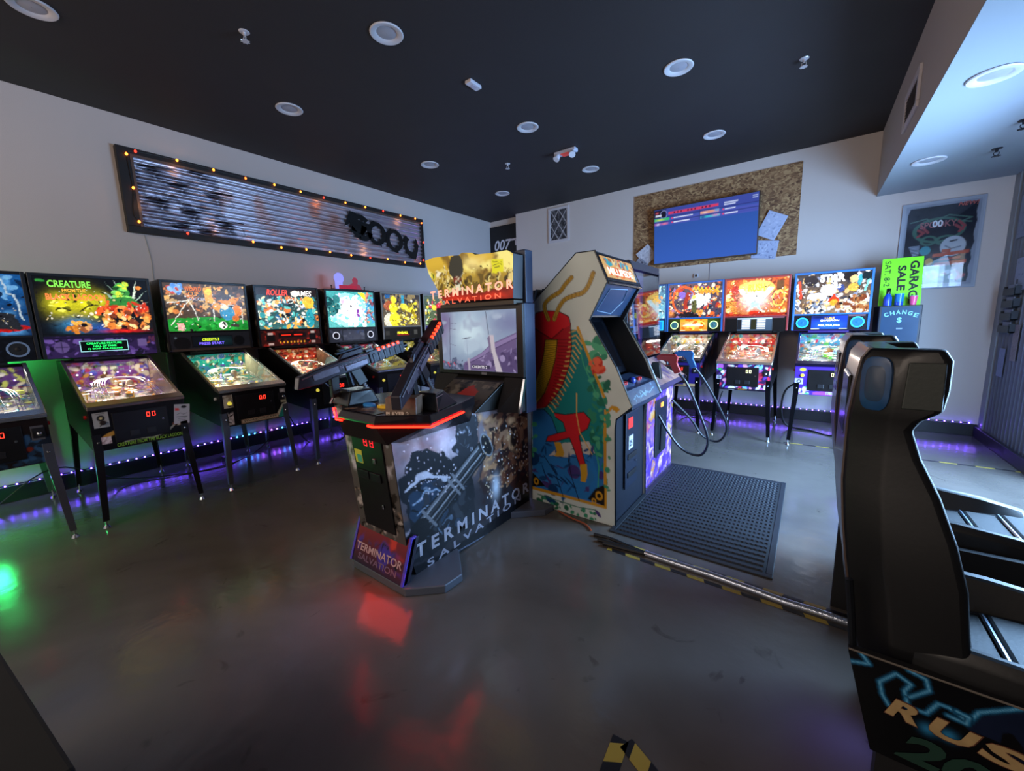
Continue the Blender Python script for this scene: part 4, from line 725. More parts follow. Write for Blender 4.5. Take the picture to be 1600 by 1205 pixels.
SP[4] = dict(seed=57, leg='#767a82', pf=['#30343c', '#d03048', '#60c8e0', '#f0f0f8', '#2850a0', '#30b878'], bulbs=['#ffffff', '#d0f0ff', '#ff3050'], lc=(.85, .95, 1), apron='#d8c040', trim='#2c3038',
    glass=[('g', '#4a9a98', '#3a8a8c'), ('e', '#8ee0d8', .42, .48, .42, .48), ('e', '#e8fffa', .45, .50, .30, .38), ('s', ['#ffffff', '#d8f4f8', '#c8a8d8', '#70c8c8'], 120, .028, (.1, .05, .9, .9), 3, 3), ('e', '#1f5a5c', .12, .55, .10, .2), ('s', ['#2a6a6c', '#103c40'], 26, .04, (0, .35, .22, .8), 4), ('p', '#e8d028', [.66, .98, .80, .98, .86, .74, .80, .76]), ('s', ['#a05a58', '#6a3a4a', '#3a88b0', '#c87860'], 50, .03, (.80, .1, 1, .95), 5), ('r', '#6a2c8a', .60, .28, .66, .5), ('e', '#f4f4ff', .44, .50, .16, .2)], gs=3.4,
    panel=[('f', '#3c4050'), ('s', ['#474c5e', '#343848', '#5a5f78'], 30, .04, (0, 0, 1, 1), 3)], ps=.35, speakers=('#d8dcf0', .9, .05), cone='#2a1c24', display=([('g', '#565c74', '#454a60'), ('b', '#3a5a9a', .8, .8, .2, .2), ('s', ['#6a7088', '#4a5068'], 12, .03, (0, 0, 1, 1), 4)], .33, .14, .5, 0), bside=[('f', '#2a1f1e'), ('s', ['#5a443c', '#1a1414', '#7a6458'], 40, .03, (0, 0, 1, 1), 7)])
SP[5] = dict(seed=63, leg='#767a82', trim='#a8a49c', rail='#6a6458', pf=['#5a5a24', '#d8c840', '#e8e0a0', '#f8f0c0', '#3a9a50', '#8a8038'], bulbs=['#fff8c0', '#ffe870', '#ffffff'], lc=(1, .95, .55), apron='#c8b830', lp=1.3,
    glass=[('g', '#6a5c40', '#2c2e38'), ('s', ['#4a4a58', '#2a2c38', '#6a5a48', '#8a7a58'], 60, .04, (0, .5, 1, 1), 3), ('e', '#a85838', .20, .62, .16, .16), ('e', '#e8d828', .28, .56, .11, .16), ('e', '#f0e040', .30, .82, .07, .10), ('e', '#d8d4c0', .22, .18, .20, .24), ('e', '#e8d828', .30, .20, .14, .24), ('s', ['#f0e040', '#b8a020', '#8a7818', '#fff890', '#d0c050'], 110, .024, (.38, .02, .90, .74), 5, 3), ('r', '#3a98b8', .50, .70, .58, .98), ('r', '#2a5a90', .08, .86, .2, .98), ('e', '#e0dcc8', .78, .80, .03, .05), ('e', '#e0d040', .56, .62, .10, .10)],
    panel=[('f', '#2a2620'), ('r', '#383430', 0, .9, 1, 1), ('r', '#5a564e', .04, .35, .14, .7), ('r', '#77736a', .80, .35, .90, .75)], ps=.3, display=([('f', '#1c1408'), ('r', '#c02818', .05, .05, .95, .2)], .26, .075, .8, 0), dtext=[('PINBALL', .06, .3, .78, .5, '#e8e028', 2.4)])
SP[6] = dict(seed=71, leg='#767a82', trim='#a8a49c', pf=['#5a4a34', '#e8c890', '#f8e0b0', '#ffffff', '#c04a38'], bulbs=['#ffe8b0', '#ffffff'], lc=(1, .85, .65),
    glass=[('g', '#5a6a40', '#4a5a58'), ('s', ['#c8b8a0', '#d84858', '#e8d048', '#a8c890', '#3a4a30', '#e8e0d0'], 120, .028, (0, 0, 1, .9), 3, 4), ('e', '#c83048', .48, .58, .14, .2), ('e', '#e0d040', .3, .6, .07, .1)], panel=[('f', '#28203a'), ('r', '#3a58b0', .35, .4, .95, .6), ('r', '#b02a50', .35, .15, .95, .3), ('b', '#4038ff', .15, .5, .14, .5), ('r', '#c0f4ff', .10, .30, .18, .72)], ps=1.6)
SP[7] = dict(seed=77, leg='#0a0a0c', trim='#1f5f9c', pf=['#3a3a44', '#58b0c8', '#e85040', '#f0f0e8'], bulbs=['#ffffff', '#ffd8a0'],
    glass=[('g', '#7ab8c8', '#3a6a88'), ('s', ['#d8f0f0', '#f09858', '#3a5a78', '#8ad0d8', '#1c2c3c'], 120, .03, (0, 0, 1, 1), 3, 4)], panel=[('f', '#0a1420'), ('r', '#1ea8f0', .80, .12, .97, .92), ('r', '#0c6cb8', .82, .2, .95, .84)], ps=2.0, lc=(1, .9, .8))
SP[8] = dict(seed=85, leg='#16181e', trim='#2f6fb8', cab='#241c50', rail='#3a3f4c', pf=['#5a504a', '#d8d4c4', '#c84038', '#f0f0e8', '#e8c048', '#3a6a40', '#a89888'], bulbs=['#ffffff', '#fff0d0', '#ffd8b0'], lc=(1, .95, .9), lp=1.6, apron='#5a504a',
    glass=[('g', '#4a3848', '#5a4a58'), ('s', ['#e86830', '#f0a048', '#2a2434', '#8a70b0', '#c83828', '#f4e0c0', '#3a4a60'], 200, .026, (0, 0, 1, 1), 3, 3), ('o', '#e05a28', .30, .52, .22, .40, 10, .014), ('e', '#8a68c8', .26, .68, .07, .11), ('p', '#a82c20', [.30, .15, .36, .3, .38, .55, .44, .72, .36, .76, .30, .5]), ('e', '#f8ffff', .58, .50, .12, .20), ('s', ['#ffffff', '#e8f0f8'], 30, .03, (.42, .3, .78, .62), 4, 4), ('e', '#e8e070', .49, .60, .035, .07), ('p', '#5a5a30', [.44, .12, .54, .12, .55, .5, .45, .5]), ('s', ['#181420'], 20, .03, (.1, .0, .6, .15), 6), ('b', '#f08838', .05, .14, .07, .12)]
          +[('l', '#f0c030', .009, [.46+.07*k, .80-.012*k, .49+.07*k, .90-.012*k, .52+.07*k, .78-.012*k]) for k in range(7)]+[('l', '#f09828', .010, [.60+.065*k, .70, .62+.065*k, .78, .65+.065*k, .69]) for k in range(5)], gs=2.0,
    panel=[('f', '#14160e'), ('b', '#4a6a18', .8, .8, .2, .5), ('b', '#4a5a18', .3, .9, .3, .3)], ps=.6, speakers=('#c8e890', 1.4, .058), cone='#3a6a70', conee=.3, display=([('g', '#f08828', '#c8a028'), ('b', '#f8f0b0', .5, .55, .4, .25), ('s', ['#e86818', '#f8d858'], 20, .03, (0, 0, 1, 1), 5), ('r', '#fff8d8', .2, .52, .75, .60), ('r', '#fff8d8', .12, .42, .85, .50), ('r', '#f8e8c8', .02, .03, .2, .08), ('r', '#f8e8c8', .78, .03, .98, .08)], .37, .17, 1.3, 0),
    side=[('f', '#1a1624'), ('s', ['#5a3a70', '#8a5a48', '#2a2050', '#3a3450'], 60, .07, (-1.4, .58, -.2, 1.2), 4, 3)], front=[('f', '#2c2068'), ('r', '#8a6a48', 0, 0, 1, .08)], stickers=[(.1, .60, .16, .03, [('f', '#b89468')])])
SP[9] = dict(seed=97, leg='#16181e', trim='#b03a3c', cab='#101014', rail='#c8b8a8', pf=['#7a3028', '#e84038', '#f08848', '#f0e8e0', '#58b8b0', '#c82c30', '#e8b060', '#603838'], bulbs=['#ffffff', '#fff0e8', '#ff8060'], lc=(1, .85, .75), lp=1.5, apron='#e87838', start='#d8d8d0',
    glass=[('g', '#c06828', '#c85a28'), ('s', ['#f0a040', '#e87828', '#f8d070', '#8a2c18', '#e84828', '#f8e8a8'], 150, .03, (0, 0, 1, 1), 3, 4), ('e', '#f8c860', .50, .74, .30, .22), ('o', '#c8381c', .50, .70, .40, .42, 0, .006), ('e', '#c02820', .16, .72, .05, .13), ('b', '#ffffff', .48, .46, .24, .30), ('p', '#e0ffff', [.20, .72, .28, .74, .46, .40, .52, .40, .70, .76, .78, .74, .56, .26, .44, .26]), ('e', '#b8f0f0', .49, .30, .07, .08), ('l', '#b8f0f0', .012, [.46, .26, .38, .14]), ('l', '#b8f0f0', .012, [.53, .26, .60, .14]), ('e', '#e03018', .48, .08, .09, .045), ('r', '#6a4428', .82, .68, .93, .92), ('o', '#f0d060', .86, .45, .09, .2, 0, .008), ('p', '#a82818', [0, 0, 1, 0, 1, .06, .6, .09, .4, .04, 0, .07])]
          +[('l', '#e8a040', .006, [.02, .12+.05*k, .18, .14+.05*k]) for k in range(6)], titles=[('RUSH', .37, .66, .27, .20, '#f0b030', 3.2, 0, .04)], gs=2.2,
    panel=[('f', '#16161a'), ('r', '#b8788a', .74, .90, .97, .98), ('r', '#4a3038', .02, .88, .2, .98)], ps=.35, display=([('g', '#3a5068', '#4a6078'), ('r', '#c8e0f0', 0, .90, 1, 1), ('r', '#2a2c1c', .40, .1, .56, .9), ('r', '#1c2028', 0, .1, .12, .9)]+[('r', '#f0f4f8', .14 if k % 2 else .58, .14+.13*(k//2), .38 if k % 2 else .82, .22+.13*(k//2)) for k in range(12)], .40, .17, 1.1, -.005),
    front=[('f', '#38204a'), ('s', ['#f0a0b0', '#88c8f0', '#d83050', '#f0e8f0', '#6a3ab0', '#c060c0'], 110, .03, (0, 0, 1, 1), 5, 4), ('r', '#14141a', 0, 0, 1, .06)], ftext=[('RUSH', -.04, .594, .09, .02, '#b87a28', 0)], credit='#e8f0a0',
    stickers=[(-.275, .71, .05, .05, [('f', '#b8b8c0'), ('r', '#1c1c24', .2, .2, .8, .8), ('r', '#c8c8d0', .35, .4, .65, .6)]), (-.262, .815, .04, .035, [('f', '#1c1c24'), ('e', '#38b860', .5, .5, .46, .46)])], cab_=1)
SP[10] = dict(seed=103, leg='#16181e', trim='#2878c8', cab='#4a2c90', rail='#2c2a50', pf=['#38444c', '#58a8c0', '#70d050', '#e8f0f0', '#e8a050', '#d03838', '#9ab0b8'], bulbs=['#ffffff', '#e8f8ff', '#fff0d0'], lc=(.9, .95, 1), lp=1.6, apron='#8a6a4a', start='#d8c83a', plunger=0,
    glass=[('g', '#8a7058', '#282830'), ('s', ['#f8f8f8', '#c8c0b8', '#3a3a44', '#e8b878', '#8890a8', '#e8e8f0', '#6a5040'], 220, .028, (0, 0, 1, 1), 3, 3), ('p', '#e04830', [.02, .82, .06, .84, .10, .40, .06, .38]), ('e', '#1c1c28', .20, .84, .10, .14), ('e', '#181820', .72, .9, .1, .1), ('e', '#f8fcff', .46, .58, .10, .14), ('e', '#f8f8ff', .30, .42, .14, .10), ('e', '#3a4a88', .62, .62, .05, .09), ('p', '#d83818', [.44, .28, .54, .48, .64, .28]), ('e', '#e8a030', .54, .27, .06, .08), ('e', '#fff8f0', .70, .22, .10, .10), ('e', '#f0c080', .78, .82, .05, .09), ('e', '#f0b048', .78, .62, .07, .10), ('e', '#3aa0b0', .86, .80, .03, .14), ('e', '#10242c', .94, .88, .06, .1), ('l', '#80e8e8', .010, [.97, .78, .93, .54]), ('s', ['#e8c898', '#a86838', '#f8e8d0', '#7a3c20'], 60, .028, (.60, .02, 1, .4), 6), ('s', ['#e8e8e8', '#7a88a0', '#d8a868', '#2a3040'], 50, .022, (0, .02, .45, .35), 7)],
    titles=[('STAR', .33, .78, .34, .19, '#ffffff', 3.6, 0, .05), ('WARS', .36, .62, .26, .10, '#ffffff', 3.2, 0, .04)], gs=2.4,
    panel=[('f', '#1c1c26'), ('r', '#b88a9a', .74, .88, .97, .97)], ps=.35, speakers=('#20b0f0', 2.2, .064), cone='#0f5ec0', conee=1.2, display=([('g', '#1838a8', '#2048c8'), ('b', '#3880f0', .5, .3, .5, .4), ('b', '#101c50', .2, .9, .4, .2), ('r', '#e8f0ff', .0, .0, .24, .06), ('r', '#e8f0ff', .78, 0, 1, .06)], .35, .16, 1.0, 0),
    dtext=[('LUKE', .38, .76, .26, .15, '#f0c020', 2.4), ('CHAMPION', .25, .58, .52, .13, '#f0e8a0', 2.2), ('905,750,750', .2, .20, .6, .14, '#e8f0ff', 2.4)],
    front=[('f', '#4a2a98'), ('p', '#a048b8', [.30, 0, .9, 0, .85, .14, .6, .2, .3, .1]), ('s', ['#d8a0b8', '#58a868', '#e8e0f0'], 14, .022, (.04, 0, .24, .25), 4), ('e', '#d8c838', .12, .88, .05, .06)], ftext=[('STAR WARS', .0, .60, .10, .03, '#c8e058', 0)], credit='#c8c870',
    stickers=[(-.28, .70, .075, .065, [('f', '#b8b4c8'), ('e', '#2a2a34', .5, .5, .3, .3), ('e', '#c8c4d8', .5, .5, .15, .15)])])
LBL = {0: 'pinball machine with a blue back glass, cut off by the left edge of the photo', 1: 'black pinball machine with a purple speaker panel and green lettering on its back glass', 2: 'pinball machine with a soccer goal and ball on its back glass and chrome legs',
       3: 'pinball machine with a red score panel above a row of amber lamps', 4: 'pinball machine with a glowing white and teal back glass and a grey speaker panel', 5: 'pinball machine with golden figures on a pale framed back glass',
       6: 'pinball machine with pale framed floral back glass, mostly behind the screen of the gun game', 7: 'pinball machine with cyan lit panel, mostly behind the cabinet with the two pistols', 8: 'pinball machine with a yellow screen between two pale green speaker rings',
       9: 'pinball machine with red side rails and an orange back glass, left of the purple one', 10: 'purple pinball machine with blue side rails and blue speaker rings on the back wall'}
for i, yc in enumerate((-.03, .735, 1.56, 2.385, 3.225, 4.08, 4.90)): pinball('pinball_machine', LBL[i], (0.02, yc, 0), PI/2, SP[i], 'pinball machines along the left wall')
for i, xc in zip((7, 8, 9, 10), (3.53, 4.29, 5.05, 5.84)): pinball('pinball_machine', LBL[i], (xc, BY-.03, 0), 0, SP[i], 'pinball machines along the back wall')
# little acrylic topper with two heads on the fourth machine's neighbour
tp = thing('topper', 'clear acrylic topper with a violet dome and a red figure on a black shelf', 'topper', (0.36, 3.27, 1.977))
MB().box(-.10, .10, -.26, .30, 0, .014).build('shelf', BLACK, tp, bev=.003)
MB().cyl((-.004, -.10, .165), (.004, -.10, .165), .072, n=28).box(-.004, .004, -.16, -.05, .014, .12).build('dome_plate', mat('#8f8ff0', .3, emis=.9), tp)
MB().prism([(.02, .014), (.25, .014), (.22, .08), (.18, .10), (.19, .15), (.165, .185), (.13, .19), (.105, .16), (.11, .11), (.03, .075)], 'x', -.004, .004).build('figure_plate', mat('#b8384c', .35, emis=.35), tp)
MB().box(.006, .012, -.11, .16, .016, .075).build('red_plate', mat('#c8203c', .35, emis=.4), tp)
for y in (-.22, .29): MB().cyl((0, y, .014), (0, y, .05), .006, n=8).sphere((0, y, .058), .010, 8, 6).build('finial', BLACK, tp)
point('topper_glow', (.25, 3.2, 2.12), .5, (1, .25, .22), .05)
# ------------------------------------------------------------------ the two-player rifle game in the middle
TC = 3.72; TS = 3.94
def off(mb, loc): return mb.xf(Matrix.Translation(-Vector(loc)))
tr_ = (TC, 1.80, 0.0); TR = Vector(tr_)
tg = thing('rifle_arcade_game', 'tall rifle shooting game with a glowing yellow marquee, big screen and red neon console', 'arcade game', tr_)
sideP = [(1.225, .955), (1.285, .245), (1.345, .006), (2.49, .006), (2.49, .84), (2.04, .885), (1.72, .89)]
navy = mat('#1b2a44', .35, .2)
off(MB().prism(sideP, 'x', 2*TC-TS+.001, TS-.001), TR).build('body', mat('#15151b', .4), tg, bev=.004)
mg = lambda L: L
side_lay = [('f', '#6a6468'), ('w', .03, 9, 4),
  ('g', '#2c2a30', '#988c94', .35, .95), ('c', '#cfc8d4', .54, 7, 3, (1.2, .3, 1.8, .96)), ('c', '#7a5440', .48, 6, 9, (1.25, .40, 2.6, 1.0)), ('c', '#5a3a34', .55, 10, 19, (1.25, .5, 1.9, .95)),
  ('p', '#9c7458', [2.072,0.873,2.356,0.819,2.49,0.768,2.496,0.484,2.274,0.446,2.092,0.594,1.997,0.755]), ('c', '#4a2820', .55, 10, 5, (2.0, .2, 2.6, .84)), ('p', '#3c1d18', [2.201,0.564,2.498,0.535,2.498,0.057,2.309,0.151,2.116,0.374]),
  ('c', '#b89068', .56, 12, 8, (1.9, .35, 2.5, .9)), ('e', '#5a2c20', [2.289,0.759], .07, .04), ('c', '#2a1c1c', .60, 9, 11, (1.9, .1, 2.55, .6)), ('b', '#e8e4f0', [1.61,0.765], .10, .14), ('b', '#c8c4d0', [1.386,0.713], .10, .18),
  # big dark mass with cold highlights
  ('p', '#15181f', [1.345,0.755,1.413,0.761,1.474,0.763,1.58,0.714,1.646,0.667,1.722,0.549,1.849,0.464,1.875,0.366,1.84,0.13,1.704,0.125,1.59,0.115,1.483,0.117,1.337,0.121,1.277,0.114,1.305,0.444,1.263,0.553,1.293,0.651]),
  ('p', '#20242c', [1.707,0.822,1.767,0.87,1.875,0.868,1.92,0.794,1.895,0.692,1.827,0.602,1.728,0.631,1.677,0.708]), ('s', ['#8a90a0', '#2c3038', '#14161c', '#c0c4d0', '#4a4e58'], 60, .012, (1.70, .66, 1.92, .90), 3, 5),
  ('p', '#22384e', [1.326,0.529,1.422,0.581,1.567,0.539,1.625,0.457,1.605,0.319,1.495,0.264,1.353,0.309,1.315,0.402]), ('s', ['#5a6e84', '#1c2836', '#0a1018', '#76889c', '#2c4054', '#0a0c12'], 90, .022, (1.40, .20, 1.80, .55), 6, 8), ('s', ['#0c0e14', '#1a1e26', '#30343c'], 60, .04, (1.34, .12, 1.85, .62), 16, 4),
  ('l', '#c8ccd8', .010, [1.316,0.57,1.386,0.601,1.48,0.592,1.62,0.533]), ('l', '#9ab0c8', .005, [1.343,0.466,1.416,0.514,1.564,0.5]), ('l', '#9ab0c8', .005, [1.351,0.402,1.449,0.443,1.582,0.452]),
  ('s', ['#8a5c40', '#4c241a', '#6e4028', '#b08058', '#1c0c0a', '#2c1410'], 130, .035, (2.02, .25, 2.5, .86), 31, 3), ('c', '#c89a70', .58, 7, 18, (1.85, .45, 2.5, .9)), ('w', .002, 30, 2)]
def barrel_layers():
    a = [1.374,0.291,1.99,0.644]; ax, ay, bx, by = a; dx, dy = bx-ax, by-ay; L = math.hypot(dx, dy); nx_, ny_ = -dy/L, dx/L; out = []
    def strip(o, w_, c, t0=0, t1=1): out.append(('l', c, w_, [ax+dx*t0+nx_*o, ay+dy*t0+ny_*o, ax+dx*t1+nx_*o, ay+dy*t1+ny_*o]))
    for o, w_, c in ((0, .072, '#08090c'), (.046, .016, '#2a2c30'), (.050, .007, '#6e7278'), (.038, .004, '#b4b6ba'), (.018, .010, '#34373c'), (-.014, .005, '#a8abb0'), (-.030, .008, '#24262a'), (-.052, .004, '#5c6066')): strip(o, w_, c, 0, .90 if c != '#0f1116' else .95)
    for t in (.12, .46, .52): out.append(('l', '#7c8086', .009, [ax+dx*t+nx_*.08, ay+dy*t+ny_*.08, ax+dx*(t+.03)-nx_*.08, ay+dy*(t+.03)-ny_*.08]))
    an = math.degrees(math.atan2(dy, dx))
    out += [('e', '#8c9096', bx, by, .050, .098, an), ('e', '#0a0b10', bx, by, .040, .084, an), ('l', '#0c0c10', .07, [ax, ay, ax+dx*.02, ay+dy*.02])]
    return out
side_lay += barrel_layers()+[('c', '#e8d0a0', .80, 60, 7, (1.95, .25, 2.5, .7)), ('s', ['#f0d8b0', '#ffffff', '#d8b080'], 130, .006, (1.95, .25, 2.48, .75), 21, 1.5), ('s', ['#f0ecf4', '#d8d0dc'], 90, .005, (1.30, .45, 1.70, .9), 22, 1.5), ('b', '#e0ecfa', [2.077,0.316], .05, .10),
  ('p', '#0a0a10', [1.277,0.114,1.586,0.065,2.509,0.107,2.503,-0.054,1.326,-0.013,1.27,0.021]), ('l', '#8890a8', .0025, [1.54,0.037,2.059,-0.006]), ('n', .15, 30, 2)]
poly_art('side_art', sideP, side_lay, (TS+.0006-TR.x, -TR.y, 0), (0, 1, 0), (0, 0, 1), .006, amat(0, .38), tg)
poly_art('side_art', [(-y, z) for y, z in sideP][::-1], [('f', '#4a4448'), ('c', '#a8a2ae', .5, 6, 3, (-3, 0, 0, 1)), ('c', '#15181f', .5, 5, 6, (-3, 0, 0, 1))], (2*TC-TS-.0006-TR.x, TR.y*-1, 0), (0, -1, 0), (0, 0, 1), .02, amat(0, .22), tg)
def ter_text(s_, a, b, h, col, up_=.02, **k):
    # baseline from a to b (y, z) on the side panel
    d = Vector((b[0]-a[0], b[1]-a[1])); L = d.length; d /= L
    return text(s_, (TS+.0012-TR.x, a[0]-TR.y, a[1]+up_), (0, d.x, d.y), (0, -d.y, d.x), L, h, mat(col, .4), tg, **k)
tA = [1.337,0.124,2.482,0.112]; ter_text('T E R M I N A T O R', tA[:2], (tA[2], tA[3]), .085, '#b9b6c2', bold=.03)
sA = [1.419,0.007,2.373,0.058]; ter_text('S A L V A T I O N', sA[:2], (sA[2], sA[3]), .050, '#a3a1b0', up_=.04, bold=.02)
# front face with the coin door
fu = Vector((0, 1.225-1.285, .955-.245)).normalized(); fo = Vector((2*TC-TS, 1.285, .245))-TR
plane_art('front_art', [('f', '#55504e'), ('w', .02, 20, 5), ('c', '#c0bcc4', .5, 9, 3, (0, .5, 1, 1)), ('s', ['#2a2420', '#8a7466', '#b8aca8', '#15120f'], 60, .025, (0, 0, 1, .4), 4, 4)], fo+Vector((.004, -.0012, 0)), (1, 0, 0), fu, .432, .712, .01, amat(0, .25), tg)
fn = Vector((1, 0, 0)).cross(fu)
def onf(x0, x1, v0, v1, n0, n1):
    P = [(x, v, n) for n in (n0, n1) for x, v in ((x0, v0), (x1, v0), (x1, v1), (x0, v1))]
    return MB().hexa([fo+Vector((x, 0, 0))+fu*v+fn*n for x, v, n in P])
cd = onf(.085, .365, .05, .67, .002, .012).build('coin_door', mat('#0a0a0e', .3), tg, bev=.004)
for sx in (.205, .262):
    m_ = MB()
    for (a, b, c_, d) in ((0, .03, 0, .004), (0, .03, .021, .025), (0, .03, .042, .046), (0, .004, 0, .046), (.026, .03, 0, .046)): q = onf(sx+a, sx+b, .565+c_, .565+d, .0125, .0135); m_.add(q.v, q.f)
    m_.build('credit_digit', mat('#d8202c', .4, emis=1.6, ecol='#ff1c2c'), cd)
onf(.10, .17, .45, .53, .0125, .0135).build('yellow_sticker', mat('#c8c840', .5), cd)
onf(.12, .165, .455, .50, .0136, .0142).build('green_stamp', mat('#48a888', .5), cd)
for sx in (.11, .22): onf(sx, sx+.10, .36, .41, .012, .020).build('coin_slot', mat('#1c1d24', .35, .4), cd, bev=.003)
onf(.27, .295, .47, .50, .0125, .02).build('lock', CHROME, cd, bev=.004); onf(.29, .305, .20, .225, .0125, .02).build('lock', CHROME, cd, bev=.004)
# toe panel
tu = Vector((0, 1.30-1.215, .29-.05)).normalized(); to = Vector((2*TC-TS-.03, 1.215, .052))-TR; TWd = .50
MB().hexa([to+Vector((x, y, 0))+tu*v for v in (0, .255) for x, y in ((0, 0), (TWd, 0), (TWd, .05), (0, .05))]).build('toe_panel', mat('#201a30', .4), tg, bev=.004)
tn = Vector((1, 0, 0)).cross(tu)
plane_art('toe_art', [('g', '#2c2038', '#8a2c34'), ('w', .02, 12, 2), ('c', '#d04038', .5, 9, 3, (0, .5, 1, 1)), ('c', '#4a38a8', .5, 8, 5, (0, .1, 1, .7)), ('s', ['#1a1420', '#4a3868'], 40, .012, (0, .3, 1, .6), 3, 4)], to+tn*.0012+Vector((.022, 0, 0)), (1, 0, 0), tu, TWd-.044, .25, .008, amat(0, .3), tg)
text('TERMINATOR', to+tn*.002+Vector((.035, 0, 0))+tu*.075, (1, 0, 0), tu, .43, .045, mat('#c8a0a8', .4), tg, bold=.02); text('SALVATION', to+tn*.002+Vector((.07, 0, 0))+tu*.025, (1, 0, 0), tu, .36, .036, mat('#7a5a78', .4), tg, bold=.02)
for x in (0.0, TWd-.018): MB().hexa([to+Vector((x+dx, y, 0))+tu*v for v in (0, .262) for dx, y in ((0, -.006), (.018, -.006), (.018, .03), (0, .03))]).build('toe_trim', mat('#5a46c8', .35), tg, bev=.003)  # violet of the LED glow is put into the edge colour
# floor plates
pl = mat('#5f6570', .4, .3, noise=.05)
off(MB().prism([(3.50, 1.215), (3.985, 1.215), (4.145, 1.36), (4.15, 1.49), (3.96, 1.66), (3.48, 1.66), (3.29, 1.49), (3.30, 1.36)], 'z', 0, .05), TR).build('floor_plate', pl, tg, bev=.006)
off(MB().prism([(3.52, 2.22), (3.92, 2.22), (4.13, 2.42), (4.14, 2.53), (3.30, 2.53), (3.31, 2.42)], 'z', 0, .05), TR).build('floor_plate', pl, tg, bev=.006)
# console
def plan(h, wf, yo=0.0, g=1.0): return [(TC+sx*x*g*wf, y+yo, h) for sx, x, y in ((-1, .47, 1.66), (-1, .47, 1.335), (-1, .17, 1.175), (1, .17, 1.175), (1, .42, 1.335), (1, .33, 1.66), (1, .25, 1.86), (-1, .25, 1.86))]
low = [(TC+x, y, .84) for x, y in ((-.221, 1.62), (-.221, 1.30), (-.20, 1.222), (.20, 1.222), (.221, 1.30), (.221, 1.62), (.221, 1.84), (-.221, 1.84))]
off(MB().loft([low, plan(.955, 1.0), plan(.965, 1.0), plan(1.0, .93, .02)]), TR).build('console', mat('#1a1518', .25), tg, bev=.006)
red = mat('#ff2010', .3, emis=16.0, ecol='#ff1408')
for s_, pts in ((1, [(TC+.12, 1.170, .948), (TC+.17, 1.165, .948), (TC+.43, 1.325, .948), (TC+.335, 1.665, .948)]), (-1, [(TC-.12, 1.170, .948), (TC-.17, 1.165, .948), (TC-.48, 1.325, .948), (TC-.48, 1.60, .948)])):
    off(MB().tube(pts, .0055, 8), TR).build('neon_tube', red, tg, smooth=True)
plane_art('console_art', [('f', '#241d1a'), ('w', .02, 20, 5), ('s', ['#8a6a50', '#3c302a', '#5c4a40', '#a8907c'], 60, .03, (0, 0, 1, 1), 4, 5)], Vector((TC-.16, 1.20, 1.0025))-TR, (1, 0, 0), Vector((0, 1, .0)), .30, .34, .01, amat(0, .25), tg)
for x, y, c_ in ((-.10, 1.335, '#2f78b8'), (.02, 1.345, '#d8a828')):
    n = 20; off(MB().loft([[(TC+x+.048*math.cos(2*PI*i/n)*k, y+.026*math.sin(2*PI*i/n)*k, z) for i in range(n)] for k, z in ((1, 1.003), (1, 1.012), (.8, 1.017))]), TR).build('start_button', mat(c_, .3, emis=.15), tg, smooth=True)
blk = mat('#0d0d11', .3)
off(MB().loft([[(TC+x, y, 1.0) for x, y in ((-.40, 1.27), (-.19, 1.25), (-.17, 1.46), (-.38, 1.52))], [(TC+x, y, 1.085) for x, y in ((-.37, 1.31), (-.21, 1.29), (-.20, 1.43), (-.36, 1.46))]]), TR).build('gun_pedestal', blk, tg, bev=.01)
off(MB().tube([(TC-.40, 1.265, 1.0), (TC-.37, 1.305, 1.09), (TC-.22, 1.285, 1.09)], .006, 6), TR).build('chrome_edge', CHROME, tg)
off(MB().loft([[(TC+x, y, 1.0) for x, y in ((.18, 1.40), (.38, 1.42), (.30, 1.66), (.17, 1.66))], [(TC+x, y, 1.09) for x, y in ((.20, 1.44), (.33, 1.46), (.26, 1.58), (.19, 1.58))]]), TR).build('gun_pedestal', blk, tg, bev=.01)
off(MB().tube([(TC+.385, 1.415, 1.0), (TC+.335, 1.455, 1.067), (TC+.265, 1.585, 1.067)], .005, 6), TR).build('chrome_edge', CHROME, tg)
# front pocket marked PLAYER 2
off(MB().hexa([(TC+.17, 1.245, .985), (TC+.32, 1.325, .985), (TC+.29, 1.40, .985), (TC+.14, 1.34, .985), (TC+.165, 1.255, 1.085), (TC+.315, 1.335, 1.085), (TC+.29, 1.40, 1.095), (TC+.14, 1.34, 1.095)]), TR).build('gun_holster', mat('#6a5140', .4, noise=.5, nscale=40), tg, bev=.004)
_hx = Vector((.15, .08, 0)).normalized()
text('PLAYER 2', Vector((TC+.178, 1.2465, .992))-TR, _hx, (0, 0, 1), .125, .022, mat('#e0c8b8', .4), tg, bold=.03)
text('PLAYER 1', Vector((TC-.445, 1.318, .972))-TR, Vector((.27, -.145, 0)).normalized(), (0, 0, 1), .125, .018, mat('#b8a094', .4), tg, bold=.03)
